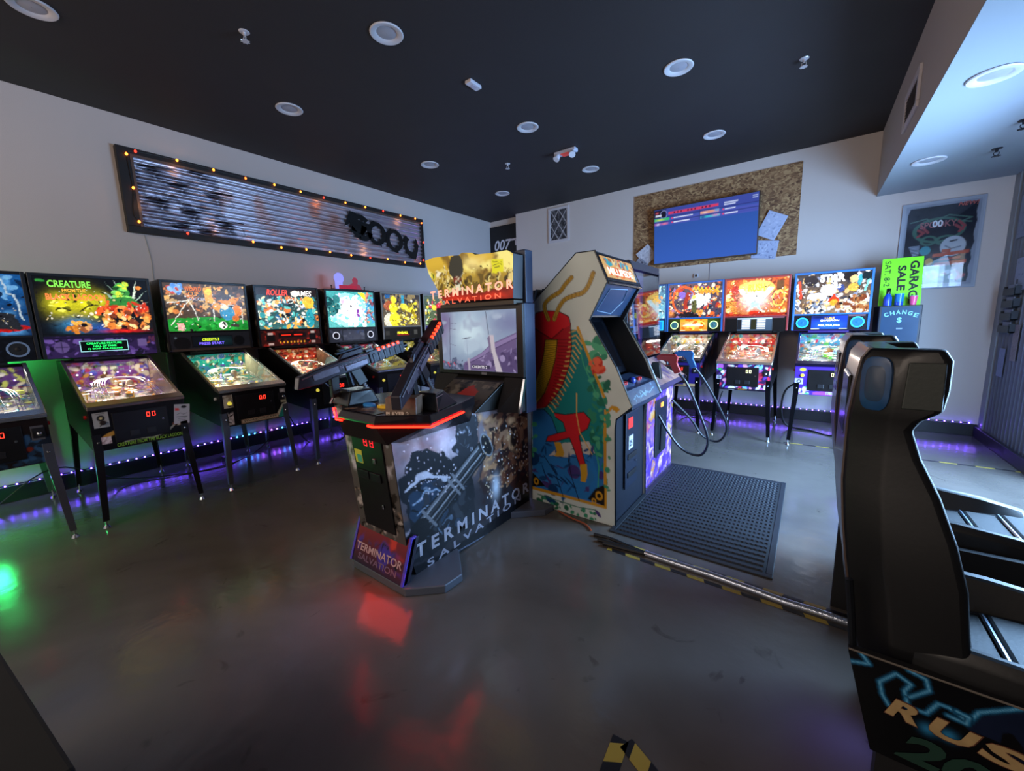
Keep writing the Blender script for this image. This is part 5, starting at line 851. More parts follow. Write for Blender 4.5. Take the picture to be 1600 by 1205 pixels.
# speaker apron below the screen
off(MB().hexa([(3.50, 1.86, .89), (3.96, 1.86, .89), (3.96, 2.20, .86), (3.50, 2.20, .86), (3.52, 2.14, 1.055), (3.99, 2.14, 1.055), (3.99, 2.20, 1.085), (3.52, 2.20, 1.085)]), TR).build('speaker_apron', mat('#1a1814', .4), tg, bev=.004)
au = Vector((.02, 2.14-1.86, 1.055-.89)).normalized(); al = .315; an_ = Vector((1, 0, 0)).cross(au)
ao = Vector((3.51, 1.857, .893))-TR
plane_art('apron_art', [('f', '#4c463c'), ('w', .02, 20, 5), ('s', ['#2a2620', '#6e675a', '#14120f'], 60, .03, (0, 0, 1, 1), 9, 4), ('e', '#a03024', .56, .50, .16, .30)], ao+an_*.002, (1, 0, 0), au, .45, al, .008, amat(0, .35), tg)
for sx in (-1, 1):
    x0, x1 = (3.985, 4.125) if sx > 0 else (3.315, 3.515)
    off(MB().hexa([(x0, 2.06, .86), (x1, 2.12, .86), (x1, 2.22, .86), (x0, 2.22, .86), (x0, 2.16, 1.085), (x1, 2.19, 1.085), (x1, 2.22, 1.085), (x0, 2.22, 1.085)]), TR).build('speaker_grille', mat('#101014', .75, bump=.5, bscale=300), tg)
off(MB().hexa([(4.12, 2.115, .855), (4.135, 2.115, .855), (4.135, 2.14, .855), (4.12, 2.14, .855), (4.12, 2.185, 1.08), (4.135, 2.185, 1.08), (4.135, 2.21, 1.08), (4.12, 2.21, 1.08)]), TR).build('chrome_trim', CHROME, tg)
# screen head
bz = [3.323,1.55,4.151,1.555,4.159,1.085,3.319,1.061]; sc_ = [3.376,1.509,4.104,1.52,4.102,1.112,3.345,1.108]
X0, X1, Zb, Zt = 3.335, 4.135, 1.085, 1.585
off(MB().box(X0, X1, 2.20, 2.325, .84, Zt).box(X0+.02, X1-.012, 2.24, 2.325, Zt, 1.93).box(3.50, 3.94, 2.325, 2.49, .84, 1.85), TR).build('screen_cabinet', navy, tg, bev=.006)
off(MB().box(X0-.005, X1+.003, 2.17, 2.20, Zb, Zt), TR).build('screen_bezel', mat('#0c0c10', .3), tg, bev=.008)
scr = [('g', '#8a9cb8', '#94aac6'), ('w', .02, 8, 4), ('b', '#b8d0e4', .45, .72, .25, .4), ('b', '#d0e8f4', .4, .6, .25, .25), ('c', '#b4c8dc', .5, 7, 8, (0, .3, 1, 1)), ('b', '#7a6a98', .05, .8, .12, .5), ('b', '#7880a8', .95, .8, .3, .3), ('c', '#a8b8d0', .55, 9, 5, (0, .5, 1, 1)), ('w', .0, 9, 1), ('p', '#6a5a86', [.30, 0, .30, .12, .55, .30, .68, .45, 1, .64, 1, 0]), ('p', '#8a7aa8', [.32, .13, .55, .29, .68, .43, 1, .62, 1, .54, .70, .36, .55, .20]),
       ('l', '#4a3c66', .003, [.34, .10, .56, .24, .70, .36, 1, .55]), ('p', '#574974', [.72, .0, 1, 0, 1, .40, .78, .26]), ('s', ['#7a6c9a', '#4c3f68', '#9a8cb8'], 40, .018, (.55, .02, 1, .36), 5, 5), ('p', '#c4bcc8', [.66, .60, .72, .60, .74, .34, .82, .0, .74, 0, .70, .3, .67, .36]), ('p', '#7a7090', [.64, .55, .67, .6, .69, .3, .67, .30]),
       ('l', '#3a3850', .0025, [.66, .61, .63, .98]), ('e', '#4a4a62', .36, .55, .06, .009, 8), ('l', '#8a9ab8', .0015, [.36, .54, .37, .1]), ('l', '#5a5a78', .003, [.10, .0, .13, .9]), ('l', '#6a6a88', .0016, [.12, .82, .22, .80]), ('l', '#6a6a88', .0016, [.12, .72, .22, .70]), ('l', '#6a6a88', .0016, [.12, .45, .2, .42]), ('p', '#5a6484', [0, 0, .3, 0, .3, .08, .22, .12, .2, .22, .14, .2, .12, .1, 0, .16]), ('s', ['#3c4460', '#8a90b0', '#c05068'], 26, .012, (0, 0, .3, .16), 3, 3), ('p', '#b0a8bc', [.37, .0, .36, .2, .39, .22, .40, 0]), ('r', '#3a3350', .42, .04, .66, .10)]
so = Vector((X0+.048, 2.168, Zb+.035))-TR
plane_art('screen', scr, so, (1, 0, 0), (0, 0, 1), X1-X0-.096, Zt-Zb-.072, .005, amat(.78, .3), tg)
text('CREDITS 2', so+Vector((.30, -.001, .02)), (1, 0, 0), (0, 0, 1), .14, .018, mat('#e8e8f0', .4, emis=1.0), tg)
MB().box(.385, .435, -.001, .003, -.027, -.008).xf(Matrix.Translation(so)).build('maker_badge', mat('#8a8a94', .3, .6), tg, bev=.002)
# marquee
mqp_ = [3.294,1.934,3.379,1.947,3.538,1.942,3.638,1.934,3.676,1.947,3.758,1.937,3.792,1.92,3.948,1.913,4.064,1.915,4.109,1.89,4.099,1.613,3.793,1.618,3.462,1.633,3.42,1.705,3.328,1.837]
mqp = [(mqp_[i]-TR.x, mqp_[i+1]) for i in range(0, len(mqp_), 2)]
mq_lay = [('f', '#c8a848'), ('g', '#5a4010', '#e0b83c', 1.60, 1.9), ('w', .02, 12, 4), ('c', '#fff08a', .52, 5, 3, (-.6, 1.78, .6, 2)), ('c', '#8a6a28', .55, 9, 8, (-.6, 1.7, .6, 2)), ('b', '#ffe890', .05, 1.87, .10, .06), ('s', ['#5a4418', '#a88434'], 60, .009, (-.2, 1.70, .42, 1.80), 13, 3), ('s', ['#6a5420', '#a88a38', '#3c3014', '#e8d080'], 120, .02, (-.45, 1.68, .4, 1.78), 5, 3), ('s', ['#8a7030', '#f0e0a0'], 60, .012, (-.45, 1.74, -.15, 1.86), 7, 3), ('s', ['#3a2c0c', '#6a5018', '#fff4a0'], 90, .008, (-.45, 1.69, .45, 1.83), 23, 5), ('e', '#3c3a30', -.105, 1.84, .062, .105), ('e', '#7a3020', -.10, 1.765, .055, .030), ('s', ['#d8d0b0', '#4a4638', '#8a2c1c'], 30, .012, (-.15, 1.70, -.05, 1.80), 3, 3), ('p', '#e8e4c8', [-.13, 1.74, -.07, 1.74, -.08, 1.68, -.12, 1.68]),
          ('l', '#e0d8a8', .005, [-.12, 1.71, -.20, 1.67]), ('l', '#e0d8a8', .005, [-.08, 1.71, .0, 1.67, .10, 1.68]), ('p', '#7a1c10', [-.40, 1.665, .42, 1.70, .42, 1.60, -.36, 1.575]), ('b', '#d83018', -.1, 1.63, .25, .03), ('b', '#d83018', .22, 1.65, .16, .03), ('r', '#5a3818', -.5, 1.5, .5, 1.592), ('s', ['#2c2410', '#8a7030'], 30, .012, (-.3, 1.58, .4, 1.6), 8, 3),
          ('p', '#e8e020', [.215, 1.86, .32, 1.865, .325, 1.775, .22, 1.77]), ('l', '#6a6410', .003, [.235, 1.835, .305, 1.84]), ('l', '#6a6410', .003, [.235, 1.815, .305, 1.82]), ('l', '#6a6410', .003, [.245, 1.795, .29, 1.80]), ('r', '#14140c', -.435, 1.80, -.40, 1.845), ('r', '#e8e040', -.38, 1.805, -.345, 1.845), ('l', '#2c2c10', .004, [-.375, 1.84, -.362, 1.825, -.35, 1.84]), ('l', '#2c2c10', .004, [-.362, 1.825, -.362, 1.81]), ('p', '#f8f0d0', [-.33, 1.825, -.305, 1.85, -.28, 1.825, -.305, 1.80]), ('b', '#e8f4ff', -.36, 1.735, .02, .01)]
poly_art('marquee', mqp, mq_lay, (0, 2.12-TR.y, 0), (1, 0, 0), (0, 0, 1), .0058, amat(0.8, .3), tg, thick=.004)
off(MB().prism([(x+TR.x, z) for x, z in mqp], 'y', 2.126, 2.235), TR).build('marquee_box', mat('#1a1c24', .4), tg)
_gl = area('toe_light', (3.82, 1.18, .17), (3.85, .95, 0.0), .36, .16, .55, (1.0, .03, .02), 150)
t0 = Vector((-.385, 2.119-TR.y, 1.648)); text('T E R M I N A T O R', t0, Vector((.80, 0, .028)).normalized(), (0, 0, 1), .775, .058, mat('#ffb098', .4, emis=1.1, ecol='#ffa890'), tg, 'title', bold=.035)
text('S A L V A T I O N', t0+Vector((.09, 0, -.048)), Vector((.80, 0, .028)).normalized(), (0, 0, 1), .58, .034, mat('#ff7858', .4, emis=.9, ecol='#ff6848'), tg, 'subtitle', bold=.012)
off(MB().box(3.42, 4.10, 2.13, 2.24, 1.575, 1.605), TR).build('ledge', mat('#3c3424', .5), tg, bev=.004)
# the two mounted rifles
def rifle(loc, yaw, pitch, roll, body_c, label):
    bm_ = mat(body_c, .35, .3, noise=.15, nscale=30); b = MB()
    b.prism([(-.30, -.030), (-.27, .035), (-.10, .050), (.12, .052), (.20, .040), (.20, -.020), (.08, -.035), (-.08, -.030), (-.16, -.045)], 'x', -.026, .026)
    b.prism([(-.02, .052), (.02, .085), (.14, .085), (.18, .052)], 'x', -.012, .012)
    g = b.build('mounted_rifle', bm_, tg, bev=.005); g['label'] = label
    MB().prism([(-.10, -.03), (-.045, -.03), (-.075, -.155), (-.125, -.15)], 'x', -.017, .017).build('grip', mat('#101014', .5), g, bev=.006)
    MB().prism([(.03, -.03), (.10, -.03), (.125, -.13), (.06, -.14)], 'x', -.015, .015).build('magazine', mat('#15151a', .4), g, bev=.004)
    s_ = MB().box(-.034, .034, .17, .44, -.028, .050)
    for k in range(6): s_.box(-.037, .037, .19+k*.042, .212+k*.042, -.031, .030)
    s_.build('barrel_shroud', mat('#22222a', .4, .3), g, bev=.004)
    MB().cyl((0, .44, .005), (0, .475, .005), .019, n=14).build('muzzle', DARKMET, g, bev=.002)
    MB().box(-.030, .030, .16, .21, .050, .062).build('light_housing', BLACK, g)
    for k in range(5): MB().box(.024, .0385, .235+k*.038, .253+k*.038, .036, .054).build('red_lamp', mat('#ff3a1c', .3, emis=5, ecol='#ff2c10'), g, bev=.002)
    MB().tube([(0, -.145, -.03), (0, -.12, -.075), (0, -.07, -.07)], .004, 6).build('trigger_guard', DARKMET, g)
    for sx in (-1, 1):
        MB().box(min(sx*.0265, sx*.031), max(sx*.0265, sx*.031), -.20, -.04, -.012, .030).box(min(sx*.0265, sx*.033), max(sx*.0265, sx*.033), .0, .15, -.020, .012).build('side_plate', mat('#6a6470', .35, .5, noise=.5, nscale=60), g, bev=.003)
        MB().tube([(sx*.029, -.26, .02), (sx*.030, -.02, .040), (sx*.030, .17, .036)], .004, 6).build('side_rail', mat('#8a8690', .3, .8), g)
    MB().box(-.010, .010, -.02, .15, .085, .098).box(-.014, .014, .0, .04, .098, .112).box(-.014, .014, .10, .13, .098, .112).build('top_rail', DARKMET, g, bev=.002)
    hz = MB()
    for k in range(9): hz.cyl((0, .10+.004*k, -.135-.016*k), (0, .101+.004*k, -.143-.016*k), .013, n=10)
    hz.tube([(0, .09, -.12), (0, .135, -.28)], .009, 8); hz.build('ribbed_hose', mat('#9a9aa2', .35, .6), g)
    MB().cyl((0, .02, -.035), (0, .02, -.12), .016, .02, 12).build('swivel_post', CHROME if roll else DARKMET, g)
    l = bpy.data.lights.new('rifle_glow', 'POINT'); l.energy = .25; l.color = (1, .12, .08); l.shadow_soft_size = .03; lo = bpy.data.objects.new('rifle_glow', l); C.objects.link(lo); lo.parent = g; lo.location = (.03, .3, .10)
    text('T E R M I N A T O R', (.0268, -.16, .002), (0, 1, 0), (0, 0, 1), .27, .022, mat('#8a7a90', .4), g, bold=.01)
    g.location = Vector(loc)-TR; g.rotation_euler = (math.radians(pitch), math.radians(roll), math.radians(yaw)); return g
rifle((TC-.33, 1.33, 1.215), -3, 13, 0, '#241a26', 'long dark rifle on the left side of the console')
rifle((TC+.235, 1.41, 1.225), 26, 30, 0, '#34303a', 'shorter looking grey rifle on the right side, pointing up at the screen')
# ------------------------------------------------------------------ cream upright with the red and yellow side art
ML = Vector((3.93, 2.55, 0)); MW = .66
ma = thing('upright_arcade_cabinet', 'cream upright arcade cabinet with red, yellow, teal and blue side art', 'arcade cabinet', ML)
prof = [-0.001,-0.004,0.703,0.008,0.69,0.71,0.698,0.787,0.808,0.883,0.694,1.139,0.497,1.462,0.625,1.708,0.534,1.914,0.401,1.914,0.02,1.58]
prof = [(prof[i], max(0.0, prof[i+1])) for i in range(0, len(prof), 2)]; prof[0] = (0, 0); prof[1] = (.70, 0)
cream = mat('#d2dfd9', .45)
for nm, y0, y1 in (('side_panel', 0, .018), ('side_panel', MW-.018, MW)): MB().prism(prof, 'y', y0, y1).build(nm, cream, ma, bev=.002)
for y in (.0185, MW-.0205): MB().prism([(.02+p[0]*.955, .01+p[1]*.985) for p in prof], 'y', y, y+.002).build('inner_lining', mat('#0d0f12', .5), ma)
# black T-moulding round the edge
for y in (.009, MW-.009): MB().tube([(p[0], y, p[1]) for p in prof[1:]]+[(p[0], y, p[1]) for p in prof[:1]], .0095, 6).build('edge_moulding', BLACK, ma)
(_, _), (fx, fz), _, (cu, cuz), (ct, ctz), (mx_, mz_), (nx__, nz__), (qx, qz), (tx, tz), (t2x, t2z), (rx_, rz_) = prof
inn = MB()
def slab(p, q, th=.015, y0=.018, y1=MW-.018, out=None):
    p = Vector((p[0], 0, p[1])); q = Vector((q[0], 0, q[1])); d = (q-p).normalized(); n = Vector((d.z, 0, -d.x)) if out is None else out
    b = MB(); b.hexa([v+Vector((0, y, 0)) for v in (p, q) for (y, v) in ()] or [p+Vector((0, y0, 0)), q+Vector((0, y0, 0)), q+Vector((0, y1, 0)), p+Vector((0, y1, 0)), p-n*th+Vector((0, y0, 0)), q-n*th+Vector((0, y0, 0)), q-n*th+Vector((0, y1, 0)), p-n*th+Vector((0, y1, 0))]); return b
cab_b = mat('#11151f', .35)
slab((.685, .0), (.675, .84)).build('front_panel', cab_b, ma); slab((rx_+.01, .0), (rx_+.01, rz_), ).build('rear_panel', cab_b, ma); slab((rx_+.01, rz_), (t2x, t2z-.01)).build('rear_panel', cab_b, ma); slab((t2x, t2z-.01), (tx-.01, tz-.01)).build('top_panel', cab_b, ma)
# control panel
cp0, cp1, cp2 = Vector((ct-.008, 0, ctz)), Vector((cu+.03, 0, cuz+.01)), Vector((mx_-.03, 0, ctz+.16))
MB().prism([(cu-.02, cuz-.01), (ct-.004, ctz-.03), (ct-.004, ctz+.0), (ct-.05, ctz+.095), (mx_-.14, ctz+.15), (mx_-.16, cuz-.01)], 'y', .02, MW-.02).build('control_panel', mat('#1b2536', .35), ma, bev=.008)
cpu = Vector((-.046, 0, .095)).normalized(); 
plane_art('control_art', [('f', '#2c3c50'), ('w', .01, 25, 3), ('l', '#6a94a0', .003, [.1, .3, .25, .5, .4, .3, .55, .6, .7, .4, .9, .55]), ('l', '#8ab0a8', .002, [.3, .2, .4, .7, .5, .3, .6, .8]), ('s', ['#50788a', '#1c2838'], 22, .010, (.1, .1, .9, .9), 4, 5)], Vector((ct-.0025, .03, ctz)), (0, 1, 0), cpu, MW-.06, .105, .006, amat(0, .3), ma)
pu = Vector((-(ct-.05-(mx_-.14)), 0, .055)).normalized()
po_ = Vector((ct-.052, .03, ctz+.0965))
plane_art('panel_top_art', [('f', '#20283a'), ('r', '#49566a', .1, .2, .42, .8), ('r', '#49566a', .58, .2, .9, .8), ('r', '#141a26', .45, .3, .55, .7)], po_+Vector((.001, 0, .001)), (0, 1, 0), pu, MW-.06, .14, .01, amat(0, .3), ma)
MB().sphere((ct-.12, MW/2, ctz+.125), .03, 16, 10).build('trackball', mat('#2a3a8a', .2), ma, smooth=True)
for y in (.16, .20, MW-.16, MW-.20): MB().cyl((ct-.12, y, ctz+.115), (ct-.117, y, ctz+.135), .014, n=14).build('button', mat('#c03030', .3), ma)
# screen with dark bezel
s0 = Vector((mx_-.16, 0, ctz+.16)); s1 = Vector((nx__-.20, 0, nz__+.06))
slab((s0.x, s0.z), (s1.x, s1.z), .02).build('bezel', mat('#0c0e14', .25), ma)
su = (s1-s0).normalized(); sn = Vector((su.z, 0, -su.x))
g_ = s0+su*.05+sn*.002+Vector((0, .09, 0))
MB().add([g_, g_+Vector((0, MW-.18, 0)), g_+Vector((0, MW-.18, 0))+su*.40, g_+su*.40]+[v-sn*.006 for v in (g_, g_+Vector((0, MW-.18, 0)), g_+Vector((0, MW-.18, 0))+su*.40, g_+su*.40)], [(0, 1, 2, 3), (7, 6, 5, 4), (0, 4, 5, 1), (1, 5, 6, 2), (2, 6, 7, 3), (3, 7, 4, 0)]).build('screen', mat('#07080c', .06, coat=1), ma)
# upper speaker panel under the marquee
slab((qx-.02, qz-.01), (nx__-.02, nz__+.03), .012, out=Vector((.55, 0, .83)).normalized()).build('speaker_panel', mat('#1f3048', .4), ma)
sp0 = Vector((qx-.02, 0, qz-.01)); sp1 = Vector((nx__-.02, 0, nz__+.03)); sd_ = (sp0-sp1)
poly = [Vector((0, .12, 0))+sp1+sd_*.15, Vector((0, .40, 0))+sp1+sd_*.05, Vector((0, .50, 0))+sp1+sd_*.5, Vector((0, .46, 0))+sp1+sd_*.9, Vector((0, .14, 0))+sp1+sd_*.85]
MB().tube([p+Vector((.004, 0, .002)) for p in poly+poly[:1]], .003, 6).build('panel_outline', mat('#7d92a6', .4), ma)
slab((nx__-.02, nz__+.03), (nx__-.20, nz__+.06), .012).build('hood_panel', cab_b, ma)
# marquee, tilted, printed
m0 = Vector((qx+.002, .02, qz+.012)); mu = Vector((tx-qx, 0, tz-qz)).normalized(); mh = math.hypot(tx-qx, tz-qz)-.02
MB().hexa([m0+Vector((-.03, 0, 0)), m0, m0+Vector((0, MW-.04, 0)), m0+Vector((-.03, MW-.04, 0)), m0+Vector((-.03, 0, 0))+mu*mh, m0+mu*mh, m0+Vector((0, MW-.04, 0))+mu*mh, m0+Vector((-.03, MW-.04, 0))+mu*mh]).build('marquee_box', BLACK, ma, bev=.003)
plane_art('marquee', [('f', '#d8a060'), ('w', .012, 22, 5), ('c', '#e8c890', .5, 14, 3, (0, 0, 1, 1)), ('e', '#3f9aa0', .20, .76, .11, .16), ('e', '#4aa0a8', .68, .72, .13, .18), ('s', ['#c84828', '#e8b048', '#4f8a98', '#a8683c'], 50, .018, (0, .5, 1, 1), 3, 3), ('p', '#2f5a78', [.9, 0, 1, 0, 1, .8]), ('r', '#e05a20', .08, .12, .86, .52), ('s', ['#f08038', '#c04018'], 40, .016, (.08, .1, .86, .5), 7, 4)], m0+Vector((.002, .012, 0))+mu*.02, (0, 1, 0), mu, MW-.064, mh-.04, .005, amat(.75, .3), ma)
text('MILLIPEDE', m0+Vector((.0035, .06, 0))+mu*(.02+(mh-.04)*.16), (0, 1, 0), mu, MW-.20, (mh-.04)*.34, mat('#ffd0a8', .4, emis=1.0, ecol='#ffc090'), ma, bold=.04)
MB().tube([(qx+.004, .01, qz-.004), (qx+.004, MW-.01, qz-.004)], .012, 8).build('marquee_retainer', mat('#14161e', .25, .4), ma)
# coin door in the dark front
cd = MB().box(.688, .698, .20, .46, .20, .78).build('coin_door', mat('#141c2c', .35, .2), ma, bev=.006)
MB().box(.698, .704, .24, .33, .66, .74).build('coin_reject', mat('#e02a22', .35, emis=.5), cd, bev=.003); MB().box(.698, .703, .25, .34, .50, .60).build('price_card', mat('#b8bcc8', .5), cd)
text('25', (.7035, .26, .52), (0, 1, 0), (0, 0, 1), .06, .05, mat('#1c1c28', .5), cd, bold=.03)
for z in (.44, .30): MB().box(.698, .706, .24, .42, z-.02, z+.02).build('coin_return', BLACK, cd, bev=.003)
MB().cyl((.698, .40, .38), (.708, .40, .38), .009, n=12).build('lock', CHROME, cd)
# printed side art: stand-in with the same patches of colour (no characters)
art_out = [0.002,0.134,0.629,0.129,0.623,0.846,0.546,1.065,0.424,1.366,0.339,1.444,0.246,1.56,0.059,1.54,0.039,1.185,0.018,0.782]
OY = '#d09a28'; TEAL = '#158080'
AL = [('f', '#d2dfd9'), ('p', TEAL, [0.179,1.401,0.414,1.398,0.522,1.131,0.633,0.847,0.616,0.616,0.61,0.138,0.002,0.134,0.035,1.475]),
  ('s', ['#2f8a6a', '#4fae84', '#1f7058'], 70, .03, (.50, .30, .64, 1.15), 4, 3), ('s', ['#2f8a6a', '#4fae84'], 12, .035, (.48, 1.15, .62, 1.42), 7, 3),
  ('p', '#2470b4', [0.018,0.782,0.124,0.794,0.191,0.741,0.245,0.609,0.289,0.515,0.549,0.502,0.613,0.404,0.615,0.13,0.002,0.134]), ('p', '#c9c6bc', [0.164,0.433,0.289,0.555,0.499,0.598,0.548,0.521,0.396,0.454]),
  ('p', '#2a7ac0', [0.006,0.308,0.117,0.424,0.221,0.433,0.331,0.433,0.448,0.503,0.524,0.497,0.574,0.348,0.59,0.143,0.285,0.127,0.002,0.134]), ('s', ['#18487e', '#2f78b8', '#4a3a7a'], 44, .04, (0, .05, .62, .55), 5, 7), ('s', ['#143c6c'], 20, .05, (0, .05, .6, .5), 15, 12),
  ('p', OY, [0.62,0.126,0.639,0.131,0.633,0.802,0.656,0.85,0.614,0.845]), ('l', OY, .012, [0.002,0.134,0.629,0.129]), ('l', OY, .010, [0.629,0.134,0.62,0.732,0.633,0.825,0.674,0.87,0.715,0.856]), ('l', OY, .010, [0.414,1.411,0.473,1.264,0.546,1.088,0.613,0.936]), ('e', OY, [0.697,0.854], .022, .022), ('e', '#d2dfd9', [0.684,0.831], .014, .016),
  # tall curved red band with a ribbed yellow core
  ('p', '#b01c24', [0.058,1.512,0.138,1.532,0.256,1.528,0.329,1.502,0.354,1.43,0.363,1.262,0.347,1.147,0.293,1.004,0.227,0.902,0.136,0.81,0.018,0.782,0.035,1.475]), ('p', '#d8242c', [0.07,1.526,0.138,1.537,0.256,1.532,0.344,1.488,0.359,1.43,0.297,1.404,0.2,1.331,0.112,1.378,0.045,1.417]),
  ('p', '#dcae2a', [0.145,1.326,0.249,1.326,0.231,1.19,0.185,1.045,0.126,0.918,0.055,0.827,0.018,0.803,0.046,0.987,0.108,1.138,0.132,1.235])]
for k in range(26):
    f = k/26; a = [0.145,1.316,0.249,1.317]; b = [0.031,0.835,0.132,0.914]; AL.append(('l', '#8a6a14', .0035, [a[0]+(b[0]-a[0])*f**1.2, a[1]+(b[1]-a[1])*f, a[2]+(b[2]-a[2])*f**1.6, a[3]+(b[3]-a[3])*f]))
for k in range(22):
    a = [0.254,1.326,0.343,1.326]; f = k/22; AL.append(('l', '#7a1218', .0035, [a[0]-.10*f**2, a[1]-.50*f, a[2]-.10*f**2, a[3]-.52*f]))
for k in range(17):
    a = [0.349,1.376,0.159,0.827]; f = k/16; x0 = a[0]+(a[2]-a[0])*f**1.7; z0_ = a[1]+(a[3]-a[1])*f; L = .11*(1-f*.55)
    AL.append(('l', '#d8b060', .0045, [x0, z0_, x0+L*.5, z0_+.02*(1-f*2), x0+L*.95, z0_-.045]))
for P_ in ([0.058,1.512,0.07,1.526,0.138,1.537,0.256,1.532,0.344,1.488,0.359,1.43,0.363,1.262,0.347,1.147,0.293,1.004,0.227,0.902,0.136,0.81], [0.145,1.326,0.249,1.326,0.231,1.19,0.185,1.045,0.126,0.918,0.055,0.827], [0.145,1.326,0.132,1.235,0.108,1.138,0.046,0.987], [0.2,1.331,0.112,1.378,0.045,1.417], [0.297,1.404,0.2,1.331], [0.018,0.782,0.124,0.794,0.191,0.741,0.245,0.609], [0.117,0.424,0.219,0.299,0.285,0.127], [0.331,0.433,0.358,0.302,0.421,0.125], [0.214,0.778,0.313,0.775,0.458,0.81,0.513,0.76,0.488,0.691,0.438,0.656,0.422,0.625,0.453,0.484,0.478,0.402,0.427,0.401,0.38,0.521,0.343,0.603,0.223,0.555,0.137,0.542,0.155,0.585,0.246,0.624,0.312,0.648,0.29,0.714,0.225,0.745]): AL.append(('l', '#14100e', .0032, P_))
AL += [('l', '#3fae84', .004, [0.424,1.286,0.458,1.151,0.522,1.019,0.571,0.909]), ('l', '#3fae84', .004, [0.548,0.559,0.578,0.421,0.57,0.226])]
for P_ in ([0.366,1.755,0.315,1.711,0.274,1.666,0.199,1.63,0.15,1.592,0.144,1.555,0.159,1.508,0.175,1.475], [0.529,1.77,0.497,1.697,0.454,1.649,0.385,1.632,0.315,1.61,0.273,1.568,0.24,1.51,0.224,1.474]):
    q = smoothpts([(P_[i], P_[i+1], 0) for i in range(0, len(P_), 2)], 5); fl = [c for v in q for c in (v.x, v.y)]
    AL += [('l', '#6a5018', .017, fl), ('l', '#c09a38', .013, fl)]
    for v in q[::2]: AL.append(('e', '#8a6c20', v.x, v.y, .003, .012))
AL += [('e', '#d9402c', [0.57,1.125], .055, .035), ('s', ['#e86848', '#c03020'], 10, .03, (.50, 1.10, .60, 1.2), 6, 3),
  # red geometric patch in the middle
  ('p', '#cc2028', [0.214,0.778,0.313,0.775,0.458,0.81,0.513,0.76,0.488,0.691,0.438,0.656,0.422,0.625,0.453,0.484,0.478,0.402,0.427,0.401,0.38,0.521,0.343,0.603,0.223,0.555,0.137,0.542,0.155,0.585,0.246,0.624,0.312,0.648,0.29,0.714,0.225,0.745]), ('l', '#14100e', .0032, [0.214,0.778,0.313,0.775,0.458,0.81,0.513,0.76,0.488,0.691,0.438,0.656,0.422,0.625,0.453,0.484,0.478,0.402,0.427,0.401,0.38,0.521,0.343,0.603,0.223,0.555,0.137,0.542,0.155,0.585,0.246,0.624,0.312,0.648,0.29,0.714,0.225,0.745]), ('p', '#d0a028', [0.211,0.548,0.267,0.557,0.299,0.477,0.288,0.445,0.21,0.436,0.233,0.476]), ('p', '#d0a028', [0.427,0.411,0.484,0.427,0.489,0.345,0.473,0.282,0.432,0.283,0.437,0.324]), ('l', '#d8b060', .004, [0.403,0.941,0.402,0.785,0.427,0.654,0.524,0.507]),
  ('p', '#14100c', [0.005,0.265,0.065,0.224,0.124,0.173,0.002,0.145]), ('p', '#14100c', [0.623,0.301,0.55,0.251,0.489,0.157,0.624,0.137]), ('o', OY, *[0.041,0.197], .018, .022, 0, .006), ('o', OY, *[0.58,0.204], .022, .026, 0, .007), ('o', OY, *[0.54,0.155], .014, .016, 0, .005),
  ('s', ['#2f7a5a', '#3f9a74', '#256a4c'], 26, .018, (.02, -.0, .58, .075), 9, 2.2), ('l', '#2f7a5a', .004, [0.051,0.091,0.228,0.081,0.421,0.074,0.55,0.088]), ('s', ['#3f9a74'], 12, .022, (.60, .2, .66, .85), 3, 2.0), ('s', ['#3f9a74'], 8, .022, (-.01, .4, .05, .8), 8, 2.0),
  ('n', .10, 5, 3)]
fixed = []
for L in AL:
    if L[0] in 'eo' and isinstance(L[2], list): L = (L[0], L[1], L[2][0], L[2][1])+L[3:]
    fixed.append(L)
poly_art('side_art', [(p[0]*.998+.001, max(p[1]*.998+.001, .003)) for p in prof], fixed, (0, -.0008, 0), (1, 0, 0), (0, 0, 1), .0062, amat(0, .38), ma)

# ------------------------------------------------------------------ purple flame cabinet with the two pistols
AL_ = Vector((4.0, 3.27, 0)); AW = .85
ac = thing('pistol_arcade_cabinet', 'upright shooting cabinet with purple flame art and two pistols, behind the cream cabinet', 'arcade cabinet', AL_)
apf = [(.0, 0), (.60, 0), (.60, .80), (.70, .84), (.72, .90), (.47, 1.10), (.43, 1.15), (.43, 1.90), (.30, 1.96), (.0, 1.96)]
fl = amat(0, .3)
purp = mat('#1a1420', .4)
for y0, y1 in ((0, .018), (AW-.018, AW)): MB().prism(apf, 'y', y0, y1).build('side_panel', purp, ac, bev=.002)
MB().box(.55, .598, .018, AW-.018, 0, .82).build('front_panel', purp, ac)
flame = [('f', '#4c2f86'), ('w', .03, 14, 3), ('c', '#7450b0', .5, 9, 3, (0, 0, 1, 1)), ('c', '#b87830', .52, 8, 9, (0, 0, .35, 1)), ('c', '#c09838', .55, 9, 12, (.8, .3, 1.2, 1)), ('c', '#c89c88', .60, 12, 5, (0, 0, 1, 1)), ('c', '#9c4458', .55, 8, 7, (0, .6, .3, 1)), ('s', ['#8f70c8', '#2c1850', '#b88858', '#1c1030'], 120, .03, (0, 0, 1, 1), 4, 8)]
plane_art('front_art', flame, (.5995, .004, .002), (0, 1, 0), (0, 0, 1), AW-.008, .80, .01, fl, ac)
cd = MB().box(.600, .610, .25, .60, .22, .74).build('coin_door', mat('#1a2028', .3, .3), ac, bev=.006)
for y in (.40, .44): MB().box(.610, .613, y, y+.025, .66, .70).build('lit_digit', mat('#ff9a30', .3, emis=3), cd)
MB().prism([(.38, .26), (.46, .26), (.46, .52), (.40, .50)], 'x', .610, .622).build('door_handle', mat('#14181e', .3, .4), cd, bev=.004); MB().cyl((.610, .42, .57), (.622, .42, .57), .012, n=12).build('lock', CHROME, cd)
